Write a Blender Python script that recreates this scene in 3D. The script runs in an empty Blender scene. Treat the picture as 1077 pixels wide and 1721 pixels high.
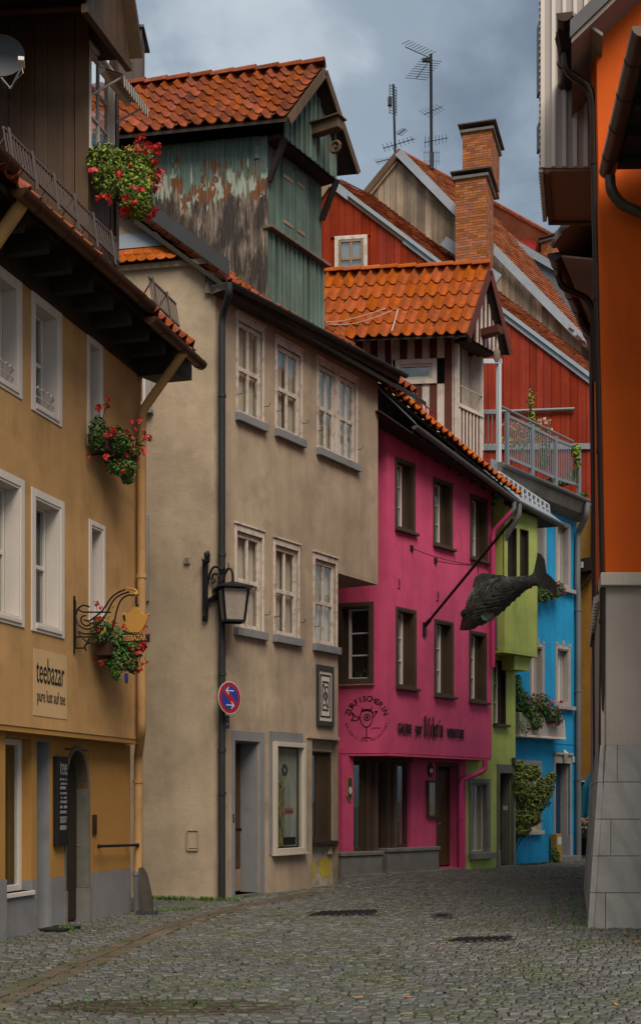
import bpy, bmesh, math, random
import numpy as np
from mathutils import Vector, Matrix
sc = bpy.context.scene
RN = random.Random(11)
rad = math.radians
V = Vector
# ---------------------------------------------------------------- camera
F, CX, HY, CH = 2150.0, 538.5, 1345.0, 1.5      # focal length in photo pixels, centre column, horizon row, eye height
cam = bpy.data.objects.new('camera', bpy.data.cameras.new('camera'))
sc.collection.objects.link(cam)
cam.location = (0, 0, CH)
cam.rotation_euler = (rad(90), 0, 0)
cam.data.sensor_fit = 'HORIZONTAL'
cam.data.sensor_width = 36
cam.data.lens = 36 * F / 1077
cam.data.shift_y = (HY - 860.5) / 1077
cam.data.clip_start = 0.1
cam.data.clip_end = 3000
sc.camera = cam
# ---------------------------------------------------------------- sky, sun, exposure
SUN_DIR = V((0.20, -0.72, 0.95)).normalized()
SUN_EL = math.asin(SUN_DIR.z)
SUN_AZ = math.atan2(SUN_DIR.x, SUN_DIR.y)
sun = bpy.data.objects.new('sun', bpy.data.lights.new('sun', 'SUN'))
sc.collection.objects.link(sun)
sun.rotation_euler = (-SUN_DIR).to_track_quat('-Z', 'Y').to_euler()
sun.data.energy = 1.5
sun.data.angle = rad(38)
sun.data.color = (1.0, 0.88, 0.73)
w = bpy.data.worlds.new('World')
sc.world = w
w.use_nodes = True
nt = w.node_tree
nt.nodes.clear()
def N(nt, typ, **k):
    n = nt.nodes.new(typ)
    for a, b in k.items():
        if a in n.inputs.keys() if isinstance(a, str) else False:
            n.inputs[a].default_value = b
        else:
            setattr(n, a, b)
    return n
def ramp(nt, fac, stops, interp='LINEAR'):
    r = nt.nodes.new('ShaderNodeValToRGB')
    r.color_ramp.interpolation = interp
    e = r.color_ramp.elements
    while len(e) < len(stops):
        e.new(0.5)
    for i, (p, c) in enumerate(stops):
        e[i].position = p
        e[i].color = (*c, 1) if len(c) == 3 else c
    nt.links.new(fac, r.inputs[0])
    return r.outputs[0]
sky = N(nt, 'ShaderNodeTexSky', sky_type='NISHITA', sun_disc=False, sun_elevation=SUN_EL, sun_rotation=SUN_AZ, air_density=1.0, dust_density=2.0)
tc = N(nt, 'ShaderNodeTexCoord')
mp = N(nt, 'ShaderNodeMapping')
mp.inputs['Scale'].default_value = (1.0, 1.0, 1.5)
mp.inputs['Location'].default_value = (1.9, 0.4, 0.2)
nt.links.new(tc.outputs['Generated'], mp.inputs['Vector'])
n1 = N(nt, 'ShaderNodeTexNoise', Scale=4.2, Detail=7.0, Roughness=0.5, Distortion=0.25)
nt.links.new(mp.outputs[0], n1.inputs['Vector'])
cl = ramp(nt, n1.outputs['Fac'], [(0.30, (0.115, 0.150, 0.190)), (0.44, (0.215, 0.262, 0.308)), (0.54, (0.36, 0.405, 0.445)), (0.66, (0.60, 0.62, 0.64))], 'EASE')
b1 = N(nt, 'ShaderNodeBackground', Strength=0.06)
nt.links.new(sky.outputs[0], b1.inputs['Color'])
b2 = N(nt, 'ShaderNodeBackground', Strength=0.62)
nt.links.new(cl, b2.inputs['Color'])
mx = N(nt, 'ShaderNodeMixShader')
mx.inputs[0].default_value = 0.88
nt.links.new(b1.outputs[0], mx.inputs[1])
nt.links.new(b2.outputs[0], mx.inputs[2])
wo = N(nt, 'ShaderNodeOutputWorld')
nt.links.new(mx.outputs[0], wo.inputs['Surface'])
sc.view_settings.view_transform = 'Standard'
sc.view_settings.look = 'None'
sc.view_settings.gamma = 1.0
sc.view_settings.use_curve_mapping = False
sc.view_settings.exposure = 1.3
try:
    sc.cycles.use_denoising = True
    sc.cycles.max_bounces = 6
    sc.cycles.transparent_max_bounces = 8
except Exception:
    pass

# ---------------------------------------------------------------- geometry helpers
def pt(x, y, Y):
    return V(((x - CX) / F * Y, Y, CH + (HY - y) / F * Y))
class Plane:
    """a vertical wall plane: u runs along it (to the right seen from the street), d is the distance in front of it"""
    def __init__(s, o, t):
        s.o = V((o[0], o[1], 0)); s.t = V((t[0], t[1], 0)).normalized(); s.n = V((s.t.y, -s.t.x, 0))
    @staticmethod
    def two(x0, Y0, x1, Y1):
        a = V(((x0 - CX) / F * Y0, Y0, 0)); b = V(((x1 - CX) / F * Y1, Y1, 0))
        return Plane(a, b - a)
    def at(s, u, z, d=0.0):
        p = s.o + s.t * u + s.n * d
        return V((p.x, p.y, z))
    def px(s, x, y, d=0.0):
        r = V(((x - CX) / F, 1, (HY - y) / F))
        k = ((s.o + s.n * d).dot(s.n)) / (r.x * s.n.x + r.y * s.n.y)
        p = V((r.x * k, k, CH + r.z * k))
        return (p - s.o).dot(s.t), p.z
    def P(s, x, y, d=0.0, lift=0.0):
        u, z = s.px(x, y, d)
        return s.at(u, z, d + lift)
    def u(s, x, d=0.0):
        return s.px(x, HY, d)[0]
    def z(s, x, y, d=0.0):
        return s.px(x, y, d)[1]
    def off(s, d):
        return Plane(s.o + s.n * d, s.t)
    def perp(s, u, d=0.0):
        """plane across this one at u, seen from its left: t runs along n"""
        return Plane(s.at(u, 0, d), s.n)
def cross_px(o, a, b, x, y):
    """point where the sight line of a photo pixel meets the plane through o spanned by a, b"""
    nn = a.cross(b); r = V(((x - CX) / F, 1, (HY - y) / F)); c = V((0, 0, CH))
    return c + r * ((o - c).dot(nn) / r.dot(nn))

OFF = {}
def link(o, parent=None):
    sc.collection.objects.link(o)
    if parent is not None:
        o.parent = parent
    return o
class MB:
    def __init__(s):
        s.v = []; s.f = []
    def face(s, *p):
        i = len(s.v); s.v += [V(q) for q in p]; s.f.append(tuple(range(i, i + len(p)))); return s
    def prism(s, pts, vec):
        n = len(pts); i = len(s.v); vec = V(vec)
        s.v += [V(p) for p in pts] + [V(p) + vec for p in pts]
        s.f.append(tuple(range(i, i + n))); s.f.append(tuple(range(i + 2 * n - 1, i + n - 1, -1)))
        for k in range(n):
            j = (k + 1) % n
            s.f.append((i + j, i + k, i + n + k, i + n + j))
        return s
    def box(s, P, u0, u1, z0, z1, d0, d1):
        return s.prism([P.at(u0, z0, d0), P.at(u1, z0, d0), P.at(u1, z1, d0), P.at(u0, z1, d0)], P.n * (d1 - d0))
    def obox(s, c, a, b, h):
        c, a, b, h = V(c), V(a), V(b), V(h)
        return s.prism([c - a - b - h, c + a - b - h, c + a + b - h, c - a + b - h], h * 2)
    def bar(s, p, q, wd, ht, side=None):
        p, q = V(p), V(q); d = (q - p).normalized()
        sd = V(side) if side is not None else d.cross(V((0, 0, 1)))
        if sd.length < 1e-4: sd = V((1, 0, 0))
        sd = (sd - d * sd.dot(d)).normalized(); up = sd.cross(d)
        a, b = sd * wd / 2, up * ht / 2
        return s.prism([p - a - b, p + a - b, p + a + b, p - a + b], q - p)
    def sweep(s, path, prof, closed=True, cap=True, up=None, scale=None):
        path = [V(p) for p in path]; n = len(prof); i0 = len(s.v)
        prev = V(up) if up is not None else None
        for k, p in enumerate(path):
            d = (path[min(k + 1, len(path) - 1)] - path[max(k - 1, 0)]).normalized()
            if prev is None:
                prev = V((0, 0, 1)) if abs(d.z) < .9 else V((0, 1, 0))
            u_ = (prev - d * prev.dot(d))
            u_ = u_.normalized() if u_.length > 1e-5 else V((1, 0, 0))
            sd = d.cross(u_); prev = u_
            sclk = scale[k] if scale else 1
            s.v += [p + sd * a * sclk + u_ * b * sclk for a, b in prof]
        for k in range(len(path) - 1):
            for j in range(n if closed else n - 1):
                a = i0 + k * n + j; b = i0 + k * n + (j + 1) % n
                s.f.append((a, b, b + n, a + n))
        if cap and closed:
            s.f.append(tuple(i0 + j for j in range(n - 1, -1, -1)))
            s.f.append(tuple(i0 + (len(path) - 1) * n + j for j in range(n)))
        return s
    def tube(s, path, r, seg=10, scale=None):
        return s.sweep(path, [(r * math.cos(6.2832 * k / seg), r * math.sin(6.2832 * k / seg)) for k in range(seg)], scale=scale)
    def gutter(s, a, b, r=.07, th=.006):
        """half-round gutter open to the sky"""
        pr = [(r * math.cos(rad(t)), r * math.sin(rad(t))) for t in range(180, 361, 20)]
        pr += [((r - th) * math.cos(rad(t)), (r - th) * math.sin(rad(t))) for t in range(360, 179, -20)]
        s.sweep([a, b], pr, up=(0, 0, 1))
        d = (V(b) - V(a)); sd = d.cross(V((0, 0, 1))).normalized(); L = d.length; d.normalize()
        for e, q in ((V(a), -1), (V(b), 1)):      # end discs
            s.prism([e + sd * r * math.cos(rad(t)) + V((0, 0, 1)) * r * math.sin(rad(t)) for t in range(180, 361, 20)], d * .006 * q)
        k = .35
        while k < L:                              # straps
            e = V(a) + d * k
            pr2 = [((r + .008) * math.cos(rad(t)), (r + .008) * math.sin(rad(t))) for t in range(180, 361, 20)] + [(r * math.cos(rad(t)), r * math.sin(rad(t))) for t in range(360, 179, -20)]
            s.sweep([e, e + d * .03], pr2, up=(0, 0, 1)); k += .62
        return s
    def build(s, name, mat, parent=None, smooth=False, kind=None, bevel=0, recalc=True, label=None):
        off = OFF.get(parent, V((0, 0, 0))) if parent is not None else V((0, 0, 0))
        me = bpy.data.meshes.new(name)
        me.from_pydata([tuple(p - off) for p in s.v], [], s.f)
        if recalc and len(s.f) < 20000:
            bm = bmesh.new(); bm.from_mesh(me); bmesh.ops.recalc_face_normals(bm, faces=bm.faces); bm.to_mesh(me); bm.free()
        if mat is not None: me.materials.append(mat)
        if smooth:
            me.shade_smooth(); me.set_sharp_from_angle(angle=rad(38))
        o = bpy.data.objects.new(name, me); link(o, parent)
        OFF[o] = off
        if kind: o['kind'] = kind
        if label: o['label'] = label
        if bevel:
            m = o.modifiers.new('bevel', 'BEVEL'); m.width = bevel; m.segments = 2; m.limit_method = 'ANGLE'
        return o
def tag(o, label, cat, group=None):
    o['label'] = label; o['category'] = cat
    if group: o['group'] = group
    return o
def thing(name, loc, label, cat, group=None):
    o = bpy.data.objects.new(name, None); link(o); o.location = loc; o.empty_display_size = .3
    OFF[o] = V(loc)
    return tag(o, label, cat, group)
def inst(name, mesh, M, parent):
    """one more object sharing a mesh, placed by a world matrix"""
    o = bpy.data.objects.new(name, mesh); link(o, parent)
    off = OFF.get(parent, V((0, 0, 0)))
    o.matrix_basis = Matrix.Translation(-off) @ M
    OFF[o] = off
    return o
def frame_mat(o, x, y, z):
    return Matrix(((x.x, y.x, z.x, o.x), (x.y, y.y, z.y, o.y), (x.z, y.z, z.z, o.z), (0, 0, 0, 1)))
def copy_tree(o, off, parent=None):
    c = o.copy(); link(c, parent)
    if parent is None: c.location = o.location + off
    OFF[c] = (OFF[o] + off) if o in OFF else off
    for ch in o.children: copy_tree(ch, off, c)
    return c

# ---------------------------------------------------------------- materials
def newmat(name):
    m = bpy.data.materials.new(name); m.use_nodes = True
    t = m.node_tree; t.nodes.clear()
    out = t.nodes.new('ShaderNodeOutputMaterial'); p = t.nodes.new('ShaderNodeBsdfPrincipled')
    t.links.new(p.outputs[0], out.inputs[0])
    return m, t, p, out
def noise(t, vec, scale, detail=4, rough=.55, stretch=None, loc=None):
    n = t.nodes.new('ShaderNodeTexNoise')
    n.inputs['Scale'].default_value = scale; n.inputs['Detail'].default_value = detail; n.inputs['Roughness'].default_value = rough
    if stretch or loc:
        mpn = t.nodes.new('ShaderNodeMapping'); mpn.inputs['Scale'].default_value = stretch or (1, 1, 1)
        if loc: mpn.inputs['Location'].default_value = loc
        t.links.new(vec, mpn.inputs[0]); vec = mpn.outputs[0]
    t.links.new(vec, n.inputs['Vector'])
    return n.outputs['Fac']
def mix(t, fac, a, b, mode='MIX'):
    n = t.nodes.new('ShaderNodeMix'); n.data_type = 'RGBA'; n.blend_type = mode
    for v, i in ((fac, 0), (a, 6), (b, 7)):
        if hasattr(v, 'is_linked') or hasattr(v, 'links'): t.links.new(v, n.inputs[i])
        elif i == 0: n.inputs[0].default_value = v
        else: n.inputs[i].default_value = (*v, 1)
    return n.outputs[2]
def mapr(t, v, a, b, c, d):
    n = t.nodes.new('ShaderNodeMapRange'); t.links.new(v, n.inputs[0])
    for i, q in enumerate((a, b, c, d)): n.inputs[1 + i].default_value = q
    return n.outputs[0]
def mul(t, a, b, op='MULTIPLY'):
    n = t.nodes.new('ShaderNodeMath'); n.operation = op
    for i, v in enumerate((a, b)):
        if hasattr(v, 'links'): t.links.new(v, n.inputs[i])
        else: n.inputs[i].default_value = v
    return n.outputs[0]
def bump(t, p, h, strength, dist=.02):
    b = t.nodes.new('ShaderNodeBump'); b.inputs['Strength'].default_value = strength; b.inputs['Distance'].default_value = dist
    t.links.new(h, b.inputs['Height']); t.links.new(b.outputs[0], p.inputs['Normal'])
def mk(name, col, rough=.85, var=.18, scale=1.2, streak=0., fine=0.1, bs=45, bst=.25, bdist=.01, rand=0., island=0., metal=0., dirt=None, dirt_amt=.5, dirt_scale=2.5, spec=.3, sx=14):
    m, t, p, out = newmat(name)
    pos = t.nodes.new('ShaderNodeNewGeometry'); P_ = pos.outputs['Position']
    dk = tuple(c * (1 - var) for c in col); lt = tuple(min(1, c * (1 + var)) for c in col)
    c = mix(t, mapr(t, noise(t, P_, scale, 5), .3, .7, 0, 1), dk, lt)
    if fine:
        c = mix(t, mapr(t, noise(t, P_, 22, 3), .3, .7, 0, fine), c, tuple(q * .55 for q in col))
    if streak:
        s_ = noise(t, P_, 1, 5, .6, (sx, sx, .55))
        c = mix(t, mapr(t, s_, .42, .78, 0, streak), c, tuple(q * .42 for q in col))
    if dirt:
        dn = noise(t, P_, dirt_scale, 8, .65, None, (3.1, 7.7, 1.3))
        c = mix(t, mapr(t, dn, .5, .72, 0, dirt_amt), c, dirt)
    if rand or island:
        if rand:
            oi = t.nodes.new('ShaderNodeObjectInfo'); rv = oi.outputs['Random']; amt = rand
        else:
            rv = pos.outputs['Random Per Island']; amt = island
        hs = t.nodes.new('ShaderNodeHueSaturation')
        t.links.new(c, hs.inputs['Color']); t.links.new(mapr(t, rv, 0, 1, 1 - amt, 1 + amt), hs.inputs['Value'])
        f2 = mul(t, mul(t, rv, 7.31), 1.0, 'MODULO') if True else rv
        t.links.new(mapr(t, f2, 0, 1, 1 - amt * .35, 1 + amt * .15), hs.inputs['Saturation'])
        t.links.new(mapr(t, f2, 0, 1, .5 - amt * .008, .5 + amt * .03), hs.inputs['Hue'])
        c = hs.outputs[0]
    if hasattr(c, 'links'): t.links.new(c, p.inputs['Base Color'])
    p.inputs['Roughness'].default_value = rough; p.inputs['Metallic'].default_value = metal
    p.inputs['Specular IOR Level'].default_value = spec
    if bst:
        h = noise(t, P_, bs, 4, .6)
        if streak: h = mul(t, h, noise(t, P_, 1, 5, .6, (sx * 2.2, sx * 2.2, 1.1)), 'ADD')
        h = mul(t, h, mul(t, noise(t, P_, 3.0, 3), 2.2), 'ADD')
        bump(t, p, h, bst, bdist)
    return m
M = {}
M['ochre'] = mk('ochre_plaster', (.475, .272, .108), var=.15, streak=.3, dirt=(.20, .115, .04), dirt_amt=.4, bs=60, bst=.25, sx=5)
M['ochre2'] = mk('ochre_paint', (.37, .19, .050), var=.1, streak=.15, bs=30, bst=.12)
M['plinth'] = mk('grey_plinth_paint', (.20, .195, .20), var=.13, streak=.15, dirt=(.12, .11, .10), dirt_amt=.5, bs=40, bst=.3)
M['greypaint'] = mk('grey_paint', (.215, .215, .225), var=.1, streak=.1, dirt=(.12, .11, .105), dirt_amt=.5, bst=.15)
M['beige'] = mk('beige_plaster', (.42, .328, .236), var=.2, streak=.45, dirt=(.215, .165, .122), dirt_amt=.65, dirt_scale=1.9, bs=50, bst=.35, sx=4)
M['beige2'] = mk('sandy_roughcast', (.415, .322, .222), var=.18, streak=.25, dirt=(.23, .178, .13), dirt_amt=.65, dirt_scale=1.3, bs=70, bst=.6, sx=3)
M['niche'] = mk('peeling_whitewash', (.42, .37, .29), var=.15, dirt=(.16, .125, .09), dirt_amt=.8, dirt_scale=5, bst=.4)
M['pink'] = mk('pink_plaster', (.585, .074, .172), var=.14, streak=.3, dirt=(.40, .045, .12), dirt_amt=.6, bs=50, bst=.22, sx=5)
M['green'] = mk('lime_green_plaster', (.36, .42, .110), var=.13, streak=.35, dirt=(.15, .2, .04), dirt_amt=.45, bs=50, bst=.22, sx=5)
M['blue'] = mk('sky_blue_plaster', (.012, .265, .53), var=.13, streak=.38, dirt=(.02, .15, .28), dirt_amt=.45, bs=50, bst=.22, sx=5)
M['orange'] = mk('orange_render', (.64, .098, .004), var=.09, streak=.1, fine=.12, bs=130, bst=.3, bdist=.006)
M['taupe'] = mk('taupe_render', (.38, .325, .28), var=.09, streak=.1, fine=.1, bs=110, bst=.25, bdist=.006)
M['ocherwall'] = mk('dark_ochre_plaster', (.33, .16, .025), var=.15, streak=.2, dirt=(.17, .09, .03), dirt_amt=.5)
M['white'] = mk('white_paint', (.60, .53, .475), rough=.55, var=.06, streak=.1, bst=.06)
M['oldwhite'] = mk('peeling_white_paint', (.60, .52, .45), rough=.75, var=.12, streak=.45, dirt=(.13, .075, .045), dirt_amt=.8, dirt_scale=9, bst=.3)
M['cream'] = mk('cream_wood', (.52, .46, .37), rough=.6, var=.1, streak=.25, bst=.1)
M['brown'] = mk('dark_brown_wood', (.085, .043, .019), rough=.6, var=.25, streak=.5, bst=.25, rand=.25, sx=22)
M['darkbrown'] = mk('blackened_timber', (.026, .018, .013), rough=.75, var=.3, streak=.4, bst=.25)
M['winbrown'] = mk('brown_window_wood', (.060, .037, .022), rough=.7, var=.25, streak=.35, bst=.15)
M['stripebrown'] = mk('maroon_board', (.095, .020, .014), rough=.7, var=.2, streak=.3, rand=.1)
M['stripewhite'] = mk('offwhite_batten', (.58, .51, .45), rough=.7, var=.12, streak=.35, rand=.1, dirt=(.2, .14, .1), dirt_amt=.5, dirt_scale=6)
M['red'] = mk('red_boarding', (.245, .024, .008), rough=.9, var=.2, streak=.65, spec=.1, rand=.16, bst=.25, dirt=(.12, .02, .012), dirt_amt=.4, sx=18)
M['greywood'] = mk('weathered_grey_wood', (.24, .185, .135), rough=.9, var=.25, streak=.85, rand=.45, bst=.4, sx=9)
M['barewood'] = mk('sunbleached_wood', (.27, .185, .115), rough=.85, var=.2, streak=.5, bst=.3, sx=10)
M['tile'] = mk('clay_tile', (.255, .056, .017), rough=.92, spec=.08, var=.28, scale=5, fine=.4, rand=.24, bst=.3, dirt=(.045, .034, .027), dirt_amt=.9, dirt_scale=5)
M['tile2'] = mk('bright_clay_tile', (.37, .080, .012), rough=.9, spec=.08, var=.2, scale=5, fine=.25, rand=.13, bst=.25, dirt=(.12, .055, .022), dirt_amt=.6, dirt_scale=6)
M['fartile'] = mk('plain_clay_tile', (.30, .084, .032), spec=.08, rough=.9, var=.15, scale=1.5, fine=0, island=.3, bst=0, dirt=(.12, .06, .04), dirt_amt=.5)
M['brick'] = mk('chimney_brick', (.34, .098, .028), rough=.9, var=.15, scale=2, fine=.25, rand=.35, bst=.3, dirt=(.12, .085, .07), dirt_amt=.6, dirt_scale=4)
M['grout'] = mk('pale_grout', (.19, .18, .165), rough=.95, bst=.1)
M['mortar'] = mk('mortar', (.20, .13, .085), rough=.95, bst=.2)
M['zinc'] = mk('weathered_zinc', (.245, .28, .315), rough=.5, var=.12, metal=.25, bst=.06, dirt=(.16, .18, .2), dirt_amt=.5)
M['darkmetal'] = mk('dark_sheet_metal', (.050, .052, .056), rough=.5, var=.2, metal=.3, bst=.06)
M['copper'] = mk('browned_copper', (.085, .042, .020), rough=.42, var=.25, metal=.55, bst=.05, dirt=(.03, .02, .015), dirt_amt=.5)
M['darkcopper'] = mk('dark_brown_gutter', (.034, .020, .013), rough=.35, var=.25, metal=.5, bst=.04)
M['iron'] = mk('black_iron', (.012, .012, .014), rough=.5, var=.2, metal=.4, bst=.1)
M['gold'] = mk('ochre_gilt', (.42, .215, .045), rough=.5, var=.1, metal=.2, bst=.03)
M['galv'] = mk('galvanised_rail', (.20, .22, .24), rough=.5, var=.1, metal=.4, bst=.03)
M['steel'] = mk('brown_steel_grid', (.125, .095, .08), rough=.5, var=.15, metal=.4, bst=.03)
M['greypipe'] = mk('grey_pipe', (.15, .155, .16), rough=.5, var=.12, metal=.3, bst=.04)
M['blackpipe'] = mk('charcoal_pipe', (.026, .028, .031), rough=.5, var=.2, bst=.05)
M['pinkpipe'] = mk('pink_pipe', (.46, .03, .14), rough=.5, var=.08, bst=.04)
M['stone'] = mk('grey_stone', (.165, .155, .14), rough=.9, var=.16, scale=4, dirt=(.08, .075, .066), dirt_amt=.5, bst=.35)
M['sandstone'] = mk('grey_green_sandstone', (.125, .118, .095), rough=.9, var=.16, scale=3, dirt=(.065, .06, .05), dirt_amt=.5, bst=.35)
M['winframe'] = mk('grey_stone_trim', (.30, .28, .265), rough=.8, var=.1, dirt=(.19, .17, .16), dirt_amt=.5, bst=.15)
M['dark'] = mk('dark_interior', (.012, .010, .009), rough=.9, var=.3, bst=0, fine=0)
M['black'] = mk('black_paint', (.010, .010, .011), rough=.6, var=.1, bst=0, fine=0)
M['paper'] = mk('paper_white', (.60, .56, .50), rough=.8, var=.05, bst=0, fine=.05)
M['chalk'] = mk('chalk', (.17, .17, .17), rough=.9, var=.4, scale=9, bst=0)
M['signred'] = mk('sign_red', (.34, .018, .016), rough=.45, var=.06, bst=0, fine=.05)
M['signblue'] = mk('sign_blue', (.018, .045, .30), rough=.45, var=.06, bst=0, fine=.05)
M['signwhite'] = mk('sign_white', (.52, .55, .58), rough=.45, var=.05, bst=0, fine=.05)
M['dish'] = mk('grey_dish', (.085, .09, .10), rough=.5, var=.08, bst=0)
M['soffit'] = mk('brown_soffit_panel', (.21, .125, .075), rough=.7, var=.08, bst=.05)
M['soffitgrey'] = mk('grey_brown_soffit', (.24, .20, .175), rough=.8, var=.1, streak=.1, bst=.08)
M['batten'] = mk('pale_grey_cladding', (.36, .315, .295), rough=.65, var=.06, streak=.15, bst=.05, rand=.06)
M['curtain'] = mk('net_curtain', (.58, .54, .47), rough=.9, var=.12, bst=.1)
M['yellowpaint'] = mk('yellow_paint_patch', (.46, .36, .03), rough=.9, var=.2, bst=.3, dirt=(.36, .30, .20), dirt_amt=.95, dirt_scale=11)
M['leaf'] = mk('leaf', (.065, .135, .018), rough=.6, var=.2, scale=4, fine=0, island=.6, bst=0)
M['leaf2'] = mk('bright_leaf', (.17, .24, .020), rough=.6, var=.25, scale=4, fine=0, island=.55, bst=0)
M['bushleaf'] = mk('shrub_leaf', (.15, .185, .028), rough=.6, var=.25, scale=2.5, fine=0, island=.6, bst=0)
M['blossom'] = mk('red_blossom', (.50, .012, .016), rough=.7, var=.1, fine=0, rand=.25, bst=0)
M['pinkblossom'] = mk('pink_blossom', (.46, .060, .16), rough=.7, var=.15, fine=0, rand=.3, bst=0)
M['paleblossom'] = mk('pale_blossom', (.55, .42, .28), rough=.7, var=.15, fine=0, rand=.3, bst=0)
M['terracotta'] = mk('brown_planter', (.055, .022, .014), rough=.7, var=.15, bst=.05)
M['stem'] = mk('stem', (.06, .05, .025), rough=.8, bst=0)
M['tarp'] = mk('petrol_tarp', (.012, .10, .16), rough=.5, var=.2, bst=.2)
M['moss'] = mk('moss', (.045, .075, .012), rough=.95, var=.35, scale=6, island=.5, bst=0)
M['frost'] = mk('frosted_glass', (.30, .25, .21), rough=.35, var=.12, scale=9, fine=.25, bst=.3, bs=90)
M['redmetal'] = mk('red_metal', (.28, .02, .015), rough=.5, var=.12, bst=.04)
M['cable'] = mk('white_cable', (.55, .48, .42), rough=.6, bst=0)
M['weatherbeam'] = mk('weathered_beam', (.10, .062, .038), rough=.85, var=.3, streak=.4, bst=.4)
M['fish'] = mk('oxidised_copper_dark', (.080, .080, .072), rough=.5, var=.35, scale=7, metal=.2, fine=.3, bst=.4, rand=.35, dirt=(.085, .15, .11), dirt_amt=.6, dirt_scale=5)
M['scale'] = mk('oxidised_scale', (.100, .102, .090), rough=.45, var=.3, scale=6, metal=.2, fine=.3, bst=.3, rand=.5, dirt=(.10, .175, .13), dirt_amt=.6, dirt_scale=3)
M['oldtimber'] = mk('grey_old_timber', (.060, .050, .042), rough=.95, var=.3, streak=.8, bst=.5, sx=16)
M['verdigris'] = mk('verdigris', (.085, .235, .170), rough=.7, var=.3, scale=9, metal=.1, bst=.2)
# glass: part mirror, part see-through
def glass(name, tint, refl):
    m, t, p, out = newmat(name)
    t.nodes.remove(p)
    g = t.nodes.new('ShaderNodeBsdfGlossy'); g.inputs['Roughness'].default_value = .03; g.inputs['Color'].default_value = (.85, .9, .9, 1)
    tr = t.nodes.new('ShaderNodeBsdfTransparent'); tr.inputs['Color'].default_value = (*tint, 1)
    lw = t.nodes.new('ShaderNodeLayerWeight'); lw.inputs['Blend'].default_value = .5
    fr = mul(t, mul(t, lw.outputs['Facing'], 5.0, 'POWER'), .5)      # Schlick, shared between the two faces of the pane
    pos = t.nodes.new('ShaderNodeNewGeometry')
    b = t.nodes.new('ShaderNodeBump'); b.inputs['Strength'].default_value = .08; b.inputs['Distance'].default_value = .02
    t.links.new(noise(t, pos.outputs['Position'], 3, 2), b.inputs['Height']); t.links.new(b.outputs[0], g.inputs['Normal'])
    f = mul(t, fr, refl, 'ADD')
    mxs = t.nodes.new('ShaderNodeMixShader'); t.links.new(f, mxs.inputs[0]); t.links.new(tr.outputs[0], mxs.inputs[1]); t.links.new(g.outputs[0], mxs.inputs[2])
    t.links.new(mxs.outputs[0], out.inputs[0])
    return m
M['glass'] = glass('window_glass', (.93, .95, .94), .07)
M['oldglass'] = glass('old_window_glass', (.93, .93, .91), .08)
# peeling teal boards: paint above, rust primer and flaking filler in the middle, bare streaked timber below
def teal(name, zmid, zspan):
    m, t, p, out = newmat(name)
    g = t.nodes.new('ShaderNodeNewGeometry'); P_ = g.outputs['Position']
    oi = t.nodes.new('ShaderNodeObjectInfo')
    sx = t.nodes.new('ShaderNodeSeparateXYZ'); t.links.new(P_, sx.inputs[0])
    st = noise(t, P_, 1, 6, .65, (26, 26, 1.6))
    st2 = noise(t, P_, 1, 6, .65, (40, 40, 2.4), (5, 3, 1))
    paint = mix(t, mapr(t, st, .3, .7, 0, 1), (.045, .085, .072), (.125, .195, .165))
    paint = mix(t, mapr(t, st2, .55, .8, 0, .8), paint, (.050, .045, .036))
    bare = mix(t, mapr(t, st2, .38, .62, 0, 1), (.022, .016, .012), (.30, .23, .175))
    rust = mix(t, mapr(t, st, .3, .7, 0, 1), (.055, .026, .012), (.22, .075, .018))
    flake = (.31, .355, .290)
    h = mul(t, mapr(t, sx.outputs['Z'], zmid - zspan, zmid + zspan, 0, 1), mul(t, mul(t, st, .55), mul(t, oi.outputs['Random'], .26), 'ADD'), 'ADD')
    h = mul(t, h, mul(t, noise(t, P_, 7, 4, .6, (1, 1, .5)), .35), 'ADD')          # about .44 plus the height
    k1 = mapr(t, h, .80, .84, 0, 1); k2 = mapr(t, h, .97, 1.0, 0, 1); k3 = mapr(t, h, 1.12, 1.20, 0, 1)
    patch = mapr(t, noise(t, P_, 5, 3, .5, (1.5, 1.5, .8), (1, 2, 3)), .46, .5, 0, 1)
    dk = mapr(t, noise(t, P_, 2.6, 5, .65, (1.6, 1.6, .5), (4, 1, 6)), .42, .54, 0, .92)
    bare = mix(t, dk, bare, (.020, .014, .011))
    mid = mix(t, patch, rust, flake)
    c = mix(t, k1, bare, mid)
    c = mix(t, k2, c, mix(t, mapr(t, noise(t, P_, 9, 3, .5, (1, 1, .35), (7, 2, 3)), .5, .56, 0, 1), paint, rust))
    c = mix(t, k3, c, paint)
    t.links.new(c, p.inputs['Base Color']); p.inputs['Roughness'].default_value = .85
    bump(t, p, mul(t, st2, mul(t, k2, .4), 'ADD'), .5, .012)
    return m
M['teal'] = mk('faded_teal_paint', (.120, .178, .150), rough=.88, var=.28, streak=.95, rand=.3, bst=.4, sx=11, dirt=(.15, .125, .095), dirt_amt=.6, dirt_scale=5)
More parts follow.
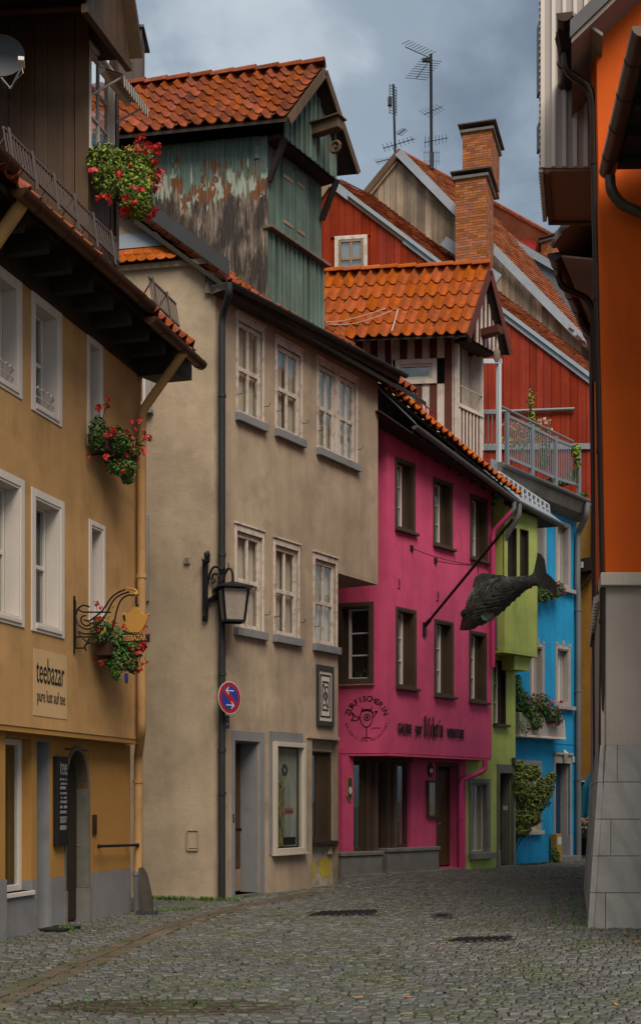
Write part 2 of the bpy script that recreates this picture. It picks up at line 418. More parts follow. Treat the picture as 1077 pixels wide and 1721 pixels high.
def cobble(name, col, rv):
    m, t, p, out = newmat(name)
    g = t.nodes.new('ShaderNodeNewGeometry'); P_ = g.outputs['Position']
    oi = t.nodes.new('ShaderNodeObjectInfo')
    r = g.outputs['Random Per Island'] if rv == 'island' else oi.outputs['Random']
    c = ramp(t, r, [(0, tuple(q * .62 for q in col)), (.3, col), (.55, (col[0] * 1.12, col[1] * 1.0, col[2] * .82)), (.8, (col[0] * .85, col[1] * .95, col[2] * 1.1)), (1, tuple(q * 1.5 for q in col))])
    c = mix(t, mapr(t, noise(t, P_, .55, 4), .35, .65, 0, .45), c, tuple(q * .5 for q in col))
    c = mix(t, mapr(t, noise(t, P_, 60, 4), .35, .7, 0, .5), c, tuple(q * .45 for q in col))
    gm = mapr(t, mul(t, noise(t, P_, 1.3, 4), mul(t, noise(t, P_, 14, 3), .5), 'ADD'), .72, .92, 0, .7)
    c = mix(t, gm, c, (.050, .058, .016))
    t.links.new(c, p.inputs['Base Color'])
    t.links.new(mapr(t, noise(t, P_, 8, 3), .3, .7, .42, .75), p.inputs['Roughness'])
    bump(t, p, noise(t, P_, 70, 4), .5, .006)
    return m
M['cobble'] = cobble('cobble_field', (.088, .088, .081), 'island')
M['cobble1'] = cobble('cobble_single', (.088, .088, .081), 'object')
M['slab'] = cobble('channel_slab', (.115, .090, .066), 'object')
M['patch'] = cobble('reddish_sett', (.040, .024, .018), 'object')
m, t, p, out = newmat('joint_bed')
P_ = t.nodes.new('ShaderNodeNewGeometry').outputs['Position']
c = mix(t, mapr(t, noise(t, P_, 2.2, 6), .40, .58, 0, 1), (.030, .026, .020), (.055, .085, .012))
c = mix(t, mapr(t, noise(t, P_, 40, 3), .4, .7, 0, .7), c, (.02, .022, .012))
t.links.new(c, p.inputs['Base Color']); p.inputs['Roughness'].default_value = .95
bump(t, p, noise(t, P_, 50, 4), .8, .02)
M['joint'] = m
M['paving'] = mk('grey_paving', (.10, .093, .082), rough=.9, var=.3, bst=.3)
M['tealold'] = teal('peeling_teal_boards', 11.72, 0.9)
# ---------------------------------------------------------------- building blocks
def wall(P, parent, u0, u1, z0, z1, openings, mat, name='wall', th=.35, sides=True):
    """a wall skin with real openings and their reveals"""
    us = sorted({u0, u1, *[min(max(q, u0), u1) for o in openings for q in o[:2]]})
    zs = sorted({z0, z1, *[min(max(q, z0), z1) for o in openings for q in o[2:4]]})
    b = MB()
    for i in range(len(us) - 1):
        for j in range(len(zs) - 1):
            cu, cz = (us[i] + us[i + 1]) / 2, (zs[j] + zs[j + 1]) / 2
            if any(o[0] < cu < o[1] and o[2] < cz < o[3] for o in openings): continue
            b.face(P.at(us[i], zs[j]), P.at(us[i + 1], zs[j]), P.at(us[i + 1], zs[j + 1]), P.at(us[i], zs[j + 1]))
    for o in openings:
        a, c, e, f = o[:4]; dp = -(o[4] if len(o) > 4 else th)
        a, c, e, f = max(a, u0), min(c, u1), max(e, z0), min(f, z1)
        if a >= c or e >= f: continue
        b.face(P.at(a, e), P.at(a, f), P.at(a, f, dp), P.at(a, e, dp))
        b.face(P.at(c, e), P.at(c, f), P.at(c, f, dp), P.at(c, e, dp))
        if o[3] <= z1 + 1e-6: b.face(P.at(a, f), P.at(c, f), P.at(c, f, dp), P.at(a, f, dp))
        if o[2] >= z0 - 1e-6: b.face(P.at(a, e), P.at(c, e), P.at(c, e, dp), P.at(a, e, dp))
    if sides:
        for a, e, c, f in ((u0, z0, u0, z1), (u1, z0, u1, z1)):
            b.face(P.at(a, e), P.at(c, f), P.at(c, f, -th), P.at(a, e, -th))
    return b.build(name, mat, parent)
def window(P, house, o, depth=.18, frame='white', fw=.05, muntin=.022, cols=2, rows=(.0, .45, 1.0), surround=None, sw=.07, sproud=.015, lining=None,
           sill=None, curtain=None, name='window', gl='glass', panes_split=None, half=None, sash=True):
    """frame > pane, surround, lining, sill, curtain.  half=(a,b): the casement fills only that share of the opening, the rest is the lining"""
    u0, u1, z0, z1 = o[:4]
    a0, a1 = u0, u1
    if half: a0, a1 = u0 + (u1 - u0) * half[0], u0 + (u1 - u0) * half[1]
    d1 = -depth + .03; d0 = -depth - .03
    b = MB()
    b.box(P, a0, a0 + fw, z0, z1, d0, d1); b.box(P, a1 - fw, a1, z0, z1, d0, d1)
    b.box(P, a0 + fw, a1 - fw, z0, z0 + fw, d0, d1); b.box(P, a0 + fw, a1 - fw, z1 - fw, z1, d0, d1)
    iu0, iu1, iz0, iz1 = a0 + fw, a1 - fw, z0 + fw, z1 - fw
    cu = [iu0 + (iu1 - iu0) * k / cols for k in range(cols + 1)]
    cz = [iz0 + (iz1 - iz0) * r for r in rows]
    for k in range(1, cols):
        mw = muntin if not (sash and cols == 2) else muntin * 1.5
        b.box(P, cu[k] - mw / 2, cu[k] + mw / 2, iz0, iz1, d0 + .008, d1 - .008)
    for k in range(1, len(rows) - 1):
        mh = muntin if len(rows) > 3 else muntin * 2.2
        b.box(P, iu0, iu1, cz[k] - mh / 2, cz[k] + mh / 2, d0 + .004, d1 - .004)
    w_ = b.build(name, M[frame], house, bevel=.006)
    for i in range(cols):
        for j in range(len(rows) - 1):
            MB().box(P, cu[i], cu[i + 1], cz[j], cz[j + 1], -depth - .004, -depth + .004).build('pane', M[gl], w_)
    if half and half[1] < 1:
        MB().box(P, a1, u1, z0, z1, -depth - .01, -depth + .035).build('shutter', M[lining], w_)
    if half and half[0] > 0:
        MB().box(P, u0, a0, z0, z1, -depth - .01, -depth + .01).build('shutter', M[lining], w_)
    if lining:
        e = .025; q = MB()
        q.box(P, u0, u0 + e, z0, z1, -depth + .036, .004); q.box(P, u1 - e, u1, z0, z1, -depth + .036, .004)
        q.box(P, u0 + e, u1 - e, z1 - e, z1, -depth + .036, .004); q.box(P, u0 + e, u1 - e, z0, z0 + e, -depth + .036, .004)
        q.build('lining', M[lining], w_)
    if surround:
        q = MB(); s = sw
        q.box(P, u0 - s, u0, z0 - s, z1 + s, -.02, sproud); q.box(P, u1, u1 + s, z0 - s, z1 + s, -.02, sproud)
        q.box(P, u0, u1, z1, z1 + s, -.02, sproud); q.box(P, u0, u1, z0 - s, z0, -.02, sproud)
        q.build('surround', M[surround], w_, bevel=.005)
    if sill:
        mt, h, pr, ov = sill
        s = sw if surround else 0
        MB().box(P, u0 - ov, u1 + ov, z0 - h - s * 0, z0, -depth + .03, pr).build('sill', M[mt], w_, bevel=.006)
    if curtain:
        for (ca, cb) in curtain:
            q = MB(); n = 14; x0, x1 = a0 + (a1 - a0) * ca, a0 + (a1 - a0) * cb
            for k in range(n):
                ua, ub = x0 + (x1 - x0) * k / n, x0 + (x1 - x0) * (k + 1) / n
                da, db = -depth - .085 + .02 * (-1) ** k, -depth - .085 + .02 * (-1) ** (k + 1)
                q.face(P.at(ua, z0, da), P.at(ub, z0, db), P.at(ub, z1, db), P.at(ua, z1, da))
            q.build('curtain', M['curtain'], w_)
    return w_
def room(P, parent, u0, u1, z0, z1, d=-.7, back=-3.5):
    return MB().box(P, u0, u1, z0, z1, back, d).build('interior', M['dark'], parent)
_plank = {}
def planks(P, parent, u0, u1, zb, zt, wd, mat, d=0, th=.025, gap=.006, name='plank', jit=.0, batten=None, bw=.04, bmat=None):
    """upright boards; zb and zt are numbers or functions of u"""
    fb = zb if callable(zb) else (lambda u: zb); ft = zt if callable(zt) else (lambda u: zt)
    u = u0; r = []
    while u < u1 - .01:
        w_ = wd * (1 + RN.uniform(-jit, jit)); e = min(u + w_, u1)
        if ft(u) - fb(u) > .01 or ft(e) - fb(e) > .01:
            dd = d + RN.uniform(-.004, .004)
            pts = [P.at(u, fb(u), dd), P.at(e - gap, fb(e), dd), P.at(e - gap, max(ft(e), fb(e) + .002), dd), P.at(u, max(ft(u), fb(u) + .002), dd)]
            r.append(MB().prism(pts, P.n * th).build(name, mat, parent))
            if batten:
                c = e - gap / 2
                if c + bw / 2 < u1:
                    pts = [P.at(c - bw / 2, fb(c), d + th + .005), P.at(c + bw / 2, fb(c), d + th + .005), P.at(c + bw / 2, max(ft(c), fb(c) + .002), d + th + .005), P.at(c - bw / 2, max(ft(c), fb(c) + .002), d + th + .005)]
                    MB().prism(pts, P.n * batten).build('batten', bmat or mat, parent)
        u = e
    return r
def pantile(wd, ln, shear=0.0):
    n = 10; v = []; f = []
    pr = []
    for k in range(n + 1):
        x = k / n
        h = .085 * (.5 + .5 * math.cos(math.pi * 2 * (x - .72) / .56)) if x > .44 else -.018 * math.sin(math.pi * x / .44)
        pr.append((x * wd * 1.05, h * wd / .24))
    for y, lift in ((-.03, 0.0), (ln * 1.08, .030)):
        v += [(x + shear * y, y, h + lift) for x, h in pr]
    v += [(x + shear * ln * 1.08, ln * 1.08, h + .030 - .026) for x, h in pr]
    for k in range(n):
        f.append((k, k + 1, n + 1 + k + 1, n + 1 + k)); f.append((n + 1 + k, n + 1 + k + 1, 2 * n + 2 + k + 1, 2 * n + 2 + k))
    me = bpy.data.meshes.new('roof_tile'); me.from_pydata(v, [], f)
    me.shade_smooth(); me.set_sharp_from_angle(angle=rad(40))
    return me
def tile_field(parent, o, a, b, cols, rows, mat, jit=.010):
    """o: ridge corner, a: along the ridge (whole length), b: down the slope (whole length, may run askew to the ridge)"""
    x = a.normalized(); z = x.cross(b).normalized()
    if z.z < 0: z = -z
    y = z.cross(x).normalized()
    if y.dot(b) < 0:              # keep it right-handed: start from the other end
        o = o + a; x = -x; a = -a; y = z.cross(x).normalized()
    L, S = a.length / cols, b.dot(y) / rows
    me = pantile(L, S, b.dot(x) / b.dot(y)); me.materials.append(mat)
    for i in range(cols):
        for j in range(rows):
            sag = .012 * math.sin(i * .9 + j * .4)
            c = o + x * (L * i) + b * (j / rows) + z * (RN.uniform(0, jit) + sag)
            R_ = Matrix.Rotation(RN.uniform(-.02, .02), 4, 'Z') @ Matrix.Rotation(RN.uniform(-.012, .012), 4, 'X')
            inst('tile', me, frame_mat(c, x, y, z) @ R_, parent)
def ridge_tiles(parent, a, b, n, mat, r=.11):
    d = (b - a) / n; L = d.length
    pr = [(r * math.cos(rad(t)), r * math.sin(rad(t))) for t in range(0, 181, 20)]
    q = MB(); q.sweep([V((0, -.03, 0)), V((0, L, .015))], pr + [((r - .018) * x / r, (r - .018) * z / r) for x, z in reversed(pr)], up=(0, 0, 1), scale=[.93, 1.05])
    me = bpy.data.meshes.new('ridge_tile'); me.from_pydata([tuple(p) for p in q.v], [], q.f); me.materials.append(mat)
    me.shade_smooth(); me.set_sharp_from_angle(angle=rad(40))
    y = d.normalized(); x = y.cross(V((0, 0, 1))).normalized(); z = x.cross(y)
    for k in range(n):
        inst('ridge_tile', me, frame_mat(a + d * k + V((0, 0, RN.uniform(-.008, .008))), x, y, z), parent)
def gable_roof(parent, P, ul, zl, ua, za, ur, zr, L, d1, ax, cols, rows, mat, th=.05, under='darkbrown'):
    """gabled roof whose ridge runs back from the street along -ax for L metres; its street end lies at d1 in front of P"""
    S = MB()
    for (u, z) in ((ul, zl), (ur, zr)):
        S.prism([P.at(ua, za - .03, d1), P.at(u, z - .03, d1), P.at(u, z - .03 - th, d1), P.at(ua, za - .03 - th * 1.4, d1)], -ax * L)
    roof = S.build('dormer_roof', M[under], parent)
    back = -ax * L; front = ax * -.03
    A, L_, R_ = P.at(ua, za, d1) + back, P.at(ul, zl, d1) + back, P.at(ur, zr, d1) + back
    tile_field(roof, A, ax * (L - .03), L_ - A, cols, rows, mat)
    tile_field(roof, A, ax * (L - .03), R_ - A, max(4, cols // 2), max(3, rows // 2), mat)
    ridge_tiles(roof, A + V((0, 0, .03)), P.at(ua, za + .03, d1), max(3, int(L / .36)), mat)
    return roof
def pip(poly, x, y):
    c = False; n = len(poly)
    for i in range(n):
        (x1, y1), (x2, y2) = poly[i], poly[i - 1]
        if (y1 > y) != (y2 > y) and x < (x2 - x1) * (y - y1) / (y2 - y1) + x1: c = not c
    return c
def to_px(p):
    return CX + F * p.x / p.y, HY - F * (p.z - CH) / p.y
def plain_tiles(parent, o, along, down, poly, tw, tl, mat, name='tile_courses'):
    """courses of small plain tiles on the slope o + along*i + down*j, kept inside an outline"""
    al, dn = along.normalized(), down.normalized()
    nn = al.cross(dn).normalized()
    if nn.z < 0: nn = -nn
    cs = [cross_px(o, al, dn, x, y) for x, y in poly]
    G = np.array([[al.dot(al), al.dot(dn)], [al.dot(dn), dn.dot(dn)]]); Gi = np.linalg.inv(G)
    ab = [Gi @ np.array([(c - o).dot(al), (c - o).dot(dn)]) for c in cs]
    i0, i1 = min(q[0] for q in ab), max(q[0] for q in ab); j0, j1 = min(q[1] for q in ab), max(q[1] for q in ab)
    b = MB(); b.face(*[c - nn * .06 for c in cs])
    j = math.floor(j0 / tl)
    while j * tl < j1 + tl:
        i = math.floor(i0 / tw); sh = .5 * (j % 2)
        while i * tw < i1 + tw:
            c = o + al * ((i + sh + .5) * tw) + dn * ((j + .5) * tl)
            if pip(poly, *to_px(c)):
                p = o + al * ((i + sh) * tw) + dn * (j * tl); w_ = al * tw * .94; l = dn * tl * 1.12
                up = nn * (.034 + RN.uniform(-.006, .008)); lo = nn * (.006)
                k = len(b.v)
                b.v += [p + lo * 1, p + w_ + lo, p + w_ + l + up, p + l + up, p + w_ + l + up - nn * .028, p + l + up - nn * .028]
                b.f += [(k, k + 1, k + 2, k + 3), (k + 3, k + 2, k + 4, k + 5)]
            i += 1
        j += 1
    return b.build(name, mat, parent, kind='stuff', recalc=False)
def leaves(blobs, n, size, droop=.0, rnd=RN):
    """many small folded leaves spread through ellipsoids (centre, radii)"""
    b = MB()
    wts = [r[0] * r[1] * r[2] for c, r in blobs]
    for _ in range(n):
        c, r = rnd.choices(blobs, wts)[0]
        while True:
            q = V((rnd.uniform(-1, 1), rnd.uniform(-1, 1), rnd.uniform(-1, 1)))
            if q.length <= 1: break
        q = q * (.55 + .45 * rnd.random() ** .5) / max(q.length, .35) * q.length ** .35
        p = V(c) + V((q.x * r[0], q.y * r[1], q.z * r[2]))
        nrm = (V((q.x, q.y, q.z)) + V((rnd.gauss(0, .5), rnd.gauss(0, .5), .5 + rnd.gauss(0, .4)))).normalized()
        t = nrm.cross(V((rnd.gauss(0, 1), rnd.gauss(0, 1), rnd.gauss(0, 1)))).normalized(); s_ = nrm.cross(t)
        L = size * rnd.uniform(.6, 1.25); W = L * .42
        k = len(b.v)
        b.v += [p - t * L * .5, p + s_ * W - nrm * L * .08, p + t * L * .5 - nrm * L * .14, p - s_ * W - nrm * L * .08, p + nrm * L * .06]
        b.f += [(k, k + 1, k + 4), (k + 1, k + 2, k + 4), (k + 2, k + 3, k + 4), (k + 3, k, k + 4)]
    return b
_bl = {}
def blossom_mesh(mat, r):
    key = (mat.name, r)
    if key not in _bl:
        b = MB(); rr = random.Random(5)
        for k in range(9):
            c = V((rr.uniform(-1, 1), rr.uniform(-1, 1), rr.uniform(-.7, 1))) * r * .75
            nn = (c + V((rr.gauss(0, .02), rr.gauss(0, .02), .02))).normalized(); t = nn.orthogonal().normalized(); s_ = nn.cross(t)
            i = len(b.v); b.v.append(c)
            for q in range(5):
                a = q * 1.2566
                b.v.append(c + (t * math.cos(a) + s_ * math.sin(a)) * r * .55 + nn * r * .12)
            b.f += [(i, i + 1 + q, i + 1 + (q + 1) % 5) for q in range(5)]
        me = bpy.data.meshes.new('blossom'); me.from_pydata([tuple(p) for p in b.v], [], b.f); me.materials.append(mat); _bl[key] = me
    return _bl[key]
def rot_any():
    return Matrix.Rotation(RN.uniform(0, 6.28), 4, 'Z') @ Matrix.Rotation(RN.uniform(-.6, .6), 4, 'X')
def text_tris(s, bold=0.0):
    cu = bpy.data.curves.new('t', 'FONT'); cu.body = s; cu.offset = bold; cu.resolution_u = 3
    o = bpy.data.objects.new('t', cu); sc.collection.objects.link(o)
    dg = bpy.context.evaluated_depsgraph_get(); dg.update()
    me = bpy.data.meshes.new_from_object(o.evaluated_get(dg))
    vs = [(v.co.x, v.co.y) for v in me.vertices]; fs = [tuple(p.vertices) for p in me.polygons]
    bpy.data.objects.remove(o); bpy.data.curves.remove(cu); bpy.data.meshes.remove(me)
    return vs, fs
def text_on(P, s, u0, u1, z0, z1, d, mat, parent, name='lettering', th=.004, bold=0.0, flip=False, z0b=None, z1b=None):
    """flat lettering fitted into u0..u1, z0..z1 on a wall plane"""
    vs, fs = text_tris(s, bold)
    x0, x1 = min(v[0] for v in vs), max(v[0] for v in vs); y0, y1 = min(v[1] for v in vs), max(v[1] for v in vs)
    b = MB()
    for x, y in vs:
        k = (x - x0) / (x1 - x0); q = (y - y0) / (y1 - y0)
        za = z0 + ((z0b - z0) * k if z0b is not None else 0); zb = z1 + ((z1b - z1) * k if z1b is not None else 0)
        b.v.append(P.at(u1 + (u0 - u1) * k if flip else u0 + (u1 - u0) * k, za + (zb - za) * q, d))
    n = len(b.v); b.v += [p + P.n * th for p in b.v]
    for f in fs:
        b.f.append(tuple(f)); b.f.append(tuple(n + q for q in f))
    from collections import Counter
    ec = Counter(tuple(sorted((f[i], f[(i + 1) % len(f)]))) for f in fs for i in range(len(f)))
    for (p_, q_), c_ in ec.items():
        if c_ == 1: b.f.append((p_, q_, n + q_, n + p_))
    return b.build(name, mat, parent, recalc=False)
def strokes(P, lines, wd, d, mat, parent, name='lettering', th=.006):
    """pen strokes on a wall plane; lines are lists of (u, z)"""
    b = MB()
    for ln in lines:
        for (ua, za), (ub, zb) in zip(ln[:-1], ln[1:]):
            L = math.hypot(ub - ua, zb - za)
            if L < 1e-6: continue
            tx, tz = (ub - ua) / L, (zb - za) / L; e = wd * .5
            ua2, za2, ub2, zb2 = ua - tx * e * .6, za - tz * e * .6, ub + tx * e * .6, zb + tz * e * .6
            px_, pz_ = -tz * e, tx * e
            b.prism([P.at(ua2 + px_, za2 + pz_, d), P.at(ub2 + px_, zb2 + pz_, d), P.at(ub2 - px_, zb2 - pz_, d), P.at(ua2 - px_, za2 - pz_, d)], P.n * (th + RN.uniform(0, .0008)))
    return b.build(name, mat, parent)
def circ(cu, cz, r, a0=0, a1=360, n=24, sq=1.0):
    return [(cu + r * math.cos(rad(a0 + (a1 - a0) * k / n)) * sq, cz + r * math.sin(rad(a0 + (a1 - a0) * k / n))) for k in range(n + 1)]
# ================================================================ the street
def ground_px(x, y):
    Y = CH * F / (y - HY)
    return V(((x - CX) / F * Y, Y, 0))
MB().face(V((-600, -300, -.03)), V((600, -300, -.03)), V((600, 1500, -.03)), V((-600, 1500, -.03))).build('ground', M['paving'], kind='structure')
street = MB().face(V((-6, 6.5, -.012)), V((9, 6.5, -.012)), V((12, 38, -.012)), V((-6, 38, -.012))).build('cobbled_street', M['joint'], kind='structure')
OFF[street] = V((0, 0, 0))
CH_PX = [(-60, 1712), (0, 1678), (45, 1661), (90, 1642), (145, 1618), (200, 1595), (240, 1576), (280, 1560), (340, 1541), (400, 1526), (470, 1511), (540, 1499)]
chan = [ground_px(x, y) for x, y in CH_PX]
def chan_x(Y):
    for a, b in zip(chan[:-1], chan[1:]):
        if a.y <= Y <= b.y: return a.x + (b.x - a.x) * (Y - a.y) / (b.y - a.y)
    return None
covers = []      # areas kept free of setts: (x0, x1, y0, y1)
def free(x, Y):
    cx_ = chan_x(Y)
    if cx_ is not None and abs(x - cx_) < .185: return False
    return not any(a < x < b and c < Y < e for a, b, c, e in covers)
def cover(name, label, cat, pts_px, mat, z=.012):
    ps = [ground_px(x, y) for x, y in pts_px]
    covers.append((min(p.x for p in ps) + .02, max(p.x for p in ps) - .02, min(p.y for p in ps) + .02, max(p.y for p in ps) - .02))
    c = sum(ps, V((0, 0, 0))) / len(ps)
    r = thing(name, c, label, cat)
    MB().prism([p + V((0, 0, -.03)) for p in ps], (0, 0, .03 + z)).build('frame', mat, r, bevel=.004)
    return r, ps
r, ps = cover('drain_cover', 'long dark iron cover set in the cobbles before the beige house', 'drain cover', [(516, 1541), (620, 1538), (634, 1531), (540, 1534)], M['darkmetal'])
a, b, c, e = ps
for k in range(9):
    q = (k + .5) / 9
    MB().bar(a + (b - a) * q + V((0, 0, .014)), e + (c - e) * q + V((0, 0, .014)), .05, .012).build('slot', M['iron'], r)
r, ps = cover('drain_cover', 'small iron cap in the cobbles in the middle of the street', 'drain cover', [(722, 1544), (756, 1545), (762, 1538), (730, 1537)], M['darkmetal'])
MB().prism([p * .5 + (sum(ps, V((0, 0, 0))) / 4) * .5 + V((0, 0, .013)) for p in ps], (0, 0, .008)).build('lid', M['iron'], r)
r, ps = cover('drain_cover', 'wide worn iron cover in the cobbles nearest the grey stone corner', 'drain cover', [(750, 1585), (852, 1581), (862, 1576), (768, 1579)], M['darkmetal'])
a, b, c, e = ps
for k in range(8):
    q = (k + .5) / 8
    MB().bar(a + (b - a) * q + V((0, 0, .014)), e + (c - e) * q + V((0, 0, .014)), .05, .012).build('slot', M['iron'], r)
# setts: the nearest 300 are objects, the rest of the field is one mesh
def sett_verts(x, y, wx, wy, h, rr, tilt=True):
    a = wx / 2; b = wy / 2; ia = a * rr.uniform(.70, .84); ib = b * rr.uniform(.66, .82)
    j = lambda s: rr.uniform(-s, s)
    tx, ty = (j(.08), j(.08)) if tilt else (0, 0)
    lo = [(x - a + j(.006), y - b + j(.006), -.02), (x + a + j(.006), y - b + j(.006), -.02), (x + a + j(.006), y + b + j(.006), -.02), (x - a + j(.006), y + b + j(.006), -.02)]
    md = [(x + (p[0] - x) * .97, y + (p[1] - y) * .97, h - .016) for p in lo]
    tp = [(x + sx * ia + j(.004), y + sy * ib + j(.004), h + sx * ia * tx + sy * ib * ty) for sx, sy in ((-1, -1), (1, -1), (1, 1), (-1, 1))]
    return lo + md + tp
SF = [(0, 1, 5, 4), (1, 2, 6, 5), (2, 3, 7, 6), (3, 0, 4, 7), (4, 5, 9, 8), (5, 6, 10, 9), (6, 7, 11, 10), (7, 4, 8, 11), (8, 9, 10, 11)]
ell = (ground_px(285, 1693), .92, .40)
def in_patch(x, Y):
    c, a, b = ell
    return ((x - c.x) / a) ** 2 + ((Y - c.y) / b) ** 2 < 1
r3 = random.Random(3)
near, far_v, far_f = [], [], []
Y = 8.55; row = 0
while Y < 33:
    wy = (.094 if Y < 20 else .115) * r3.uniform(.88, 1.12)
    hw = 538.5 / F * Y + 1.6
    x = -hw - r3.random() * .1
    while x < hw:
        wx = (.100 if Y < 20 else .12) * r3.uniform(.78, 1.3)
        cx_ = x + wx / 2
        yy = Y + .10 * math.sin(cx_ * 1.15 + Y * .21) + .05 * math.sin(cx_ * 2.9 + 1.3)
        lim_l = (-3.05 + (yy - 12.9) * .29) if yy < 20 else 99
        if yy > 14.9 and cx_ > .216 * yy: pass
        elif free(cx_, yy) and not in_patch(cx_, yy):
            vs = sett_verts(cx_, yy, wx * .93, wy * .93, r3.uniform(.0, .013), r3)
            near.append((yy, vs)) if (len(near) < 300 and abs(cx_) < 538.5 / F * yy and yy > 8.95) else (far_v.extend(vs), far_f.extend(tuple(len(far_v) - 12 + q for q in f) for f in SF))
        x += wx
    Y += wy; row += 1
for yy, vs in near:
    me = bpy.data.meshes.new('cobblestone'); me.from_pydata(vs, [], SF); me.materials.append(M['cobble1'])
    o = bpy.data.objects.new('cobblestone', me); link(o, street); OFF[o] = V((0, 0, 0))
me = bpy.data.meshes.new('cobble_field'); me.from_pydata(far_v, [], far_f); me.materials.append(M['cobble'])
o = bpy.data.objects.new('cobble_field', me); link(o, street); o['kind'] = 'stuff'; OFF[o] = V((0, 0, 0))
# the worn reddish oval of setts
c, ea, eb = ell
y = c.y - eb
while y < c.y + eb:
    x = c.x - ea
    while x < c.x + ea:
        wx = r3.uniform(.12, .19)
        if in_patch(x + wx / 2, y + .06):
            me = bpy.data.meshes.new('sett'); me.from_pydata(sett_verts(x + wx / 2, y + .06, wx * .94, .118, r3.uniform(-.006, .003), r3), [], SF); me.materials.append(M['patch'])
            link(bpy.data.objects.new('sett', me), street)
        x += wx
    y += .125
# drainage channel: two rows of flat slabs
s = 0.0
for a, b in zip(chan[:-1], chan[1:]):
    L = (b - a).length; d = (b - a).normalized(); n_ = V((d.y, -d.x, 0)); k = 0.0
    while k < L - .02:
        st = min(r3.uniform(.2, .3) * (1 if a.y < 13 else 1.5), L - k)
        for side in (-1, 1):
            p = a + d * (k + st / 2) + n_ * side * .088
            h = V((0, 0, .02)); z = r3.uniform(-.004, .004)
            rot = r3.uniform(-.02, .02); d2 = (d + n_ * rot).normalized(); n2 = V((d2.y, -d2.x, 0))
            MB().obox(p + V((0, 0, -.018 + z)), d2 * (st / 2 - .008), n2 * .079, h).build('channel_slab', M['slab'], street, bevel=.006)
        k += st
# moss tufts and dry leaves between the stones
mt = MB(); r4 = random.Random(9)
for _ in range(6500):
    Y = 8.9 * (26 / 8.9) ** (r4.random() ** .9); hw = 538.5 / F * Y
    x = r4.uniform(-hw, min(hw, 3.1 if Y > 14.8 else hw))
    dens = math.sin(x * 1.7 + Y * .6) + math.sin(x * .6 - Y * 1.1 + 2) + (1.3 if Y < 13 else 0)
    if r4.random() * 2.6 > dens + 1.2: continue
    for _k in range(r4.randint(3, 7)):
        p = V((x + r4.gauss(0, .022), Y + r4.gauss(0, .018), r4.uniform(-.012, .006))); a_ = r4.uniform(0, 6.28); L = r4.uniform(.008, .024)
        t_ = V((math.cos(a_), math.sin(a_), r4.uniform(.1, .8))) * L; s_ = V((-math.sin(a_), math.cos(a_), 0)) * L * .45
        k = len(mt.v); mt.v += [p - s_, p + s_, p + t_ + s_ * .4, p + t_ - s_ * .4]; mt.f.append((k, k + 1, k + 2, k + 3))
mt.build('joint_moss', M['moss'], street, kind='stuff', recalc=False)
lv = MB()
for (x0, x1, y0, y1, n) in ((500, 1060, 1590, 1700, 9), (180, 400, 1520, 1560, 26), (0, 500, 1600, 1715, 4), (860, 1000, 1480, 1560, 10), (1000, 1077, 1570, 1600, 14)):
    for _ in range(n):
        p = ground_px(r4.uniform(x0, x1), r4.uniform(y0, y1)) + V((0, 0, .022)); a_ = r4.uniform(0, 6.28); L = r4.uniform(.02, .045)
        t_ = V((math.cos(a_), math.sin(a_), r4.uniform(-.1, .25))) * L; s_ = V((-math.sin(a_), math.cos(a_), r4.uniform(-.1, .2))) * L * .5
        lv.face(p - t_, p + s_, p + t_, p - s_)
M['dryleaf'] = mk('dry_leaf', (.24, .10, .03), rough=.8, island=.5, bst=0, fine=0)
lv.build('fallen_leaves', M['dryleaf'], kind='stuff', recalc=False)
# grass along the wall feet
gr = MB()
def tuft(p, n, h, spread):
    for _ in range(n):
        q = p + V((r4.gauss(0, spread), r4.gauss(0, spread * .5), 0)); a_ = r4.uniform(0, 6.28); L = h * r4.uniform(.5, 1.2)
        s_ = V((math.cos(a_), math.sin(a_), 0)) * L * .16; t_ = V((r4.gauss(0, .35), r4.gauss(0, .35), 1)) * L
        gr.face(q - s_, q + s_, q + t_)
for (x0, y0, x1, y1, n, h) in ((250, 1513, 395, 1516, 70, .07), (395, 1512, 420, 1510, 10, .06), (905, 1480, 995, 1555, 0, .06), (985, 1490, 992, 1556, 40, .07), (100, 1566, 120, 1566, 24, .06), (866, 1456, 930, 1452, 30, .06), (260, 1535, 330, 1528, 40, .04), (930, 1500, 935, 1560, 18, .045), (960, 1500, 968, 1560, 20, .045)):
    for k in range(n):
        q = r4.random(); tuft(ground_px(x0 + (x1 - x0) * q, y0 + (y1 - y0) * q), 9, h, .035)
gr.build('grass', M['leaf'], kind='stuff', recalc=False)
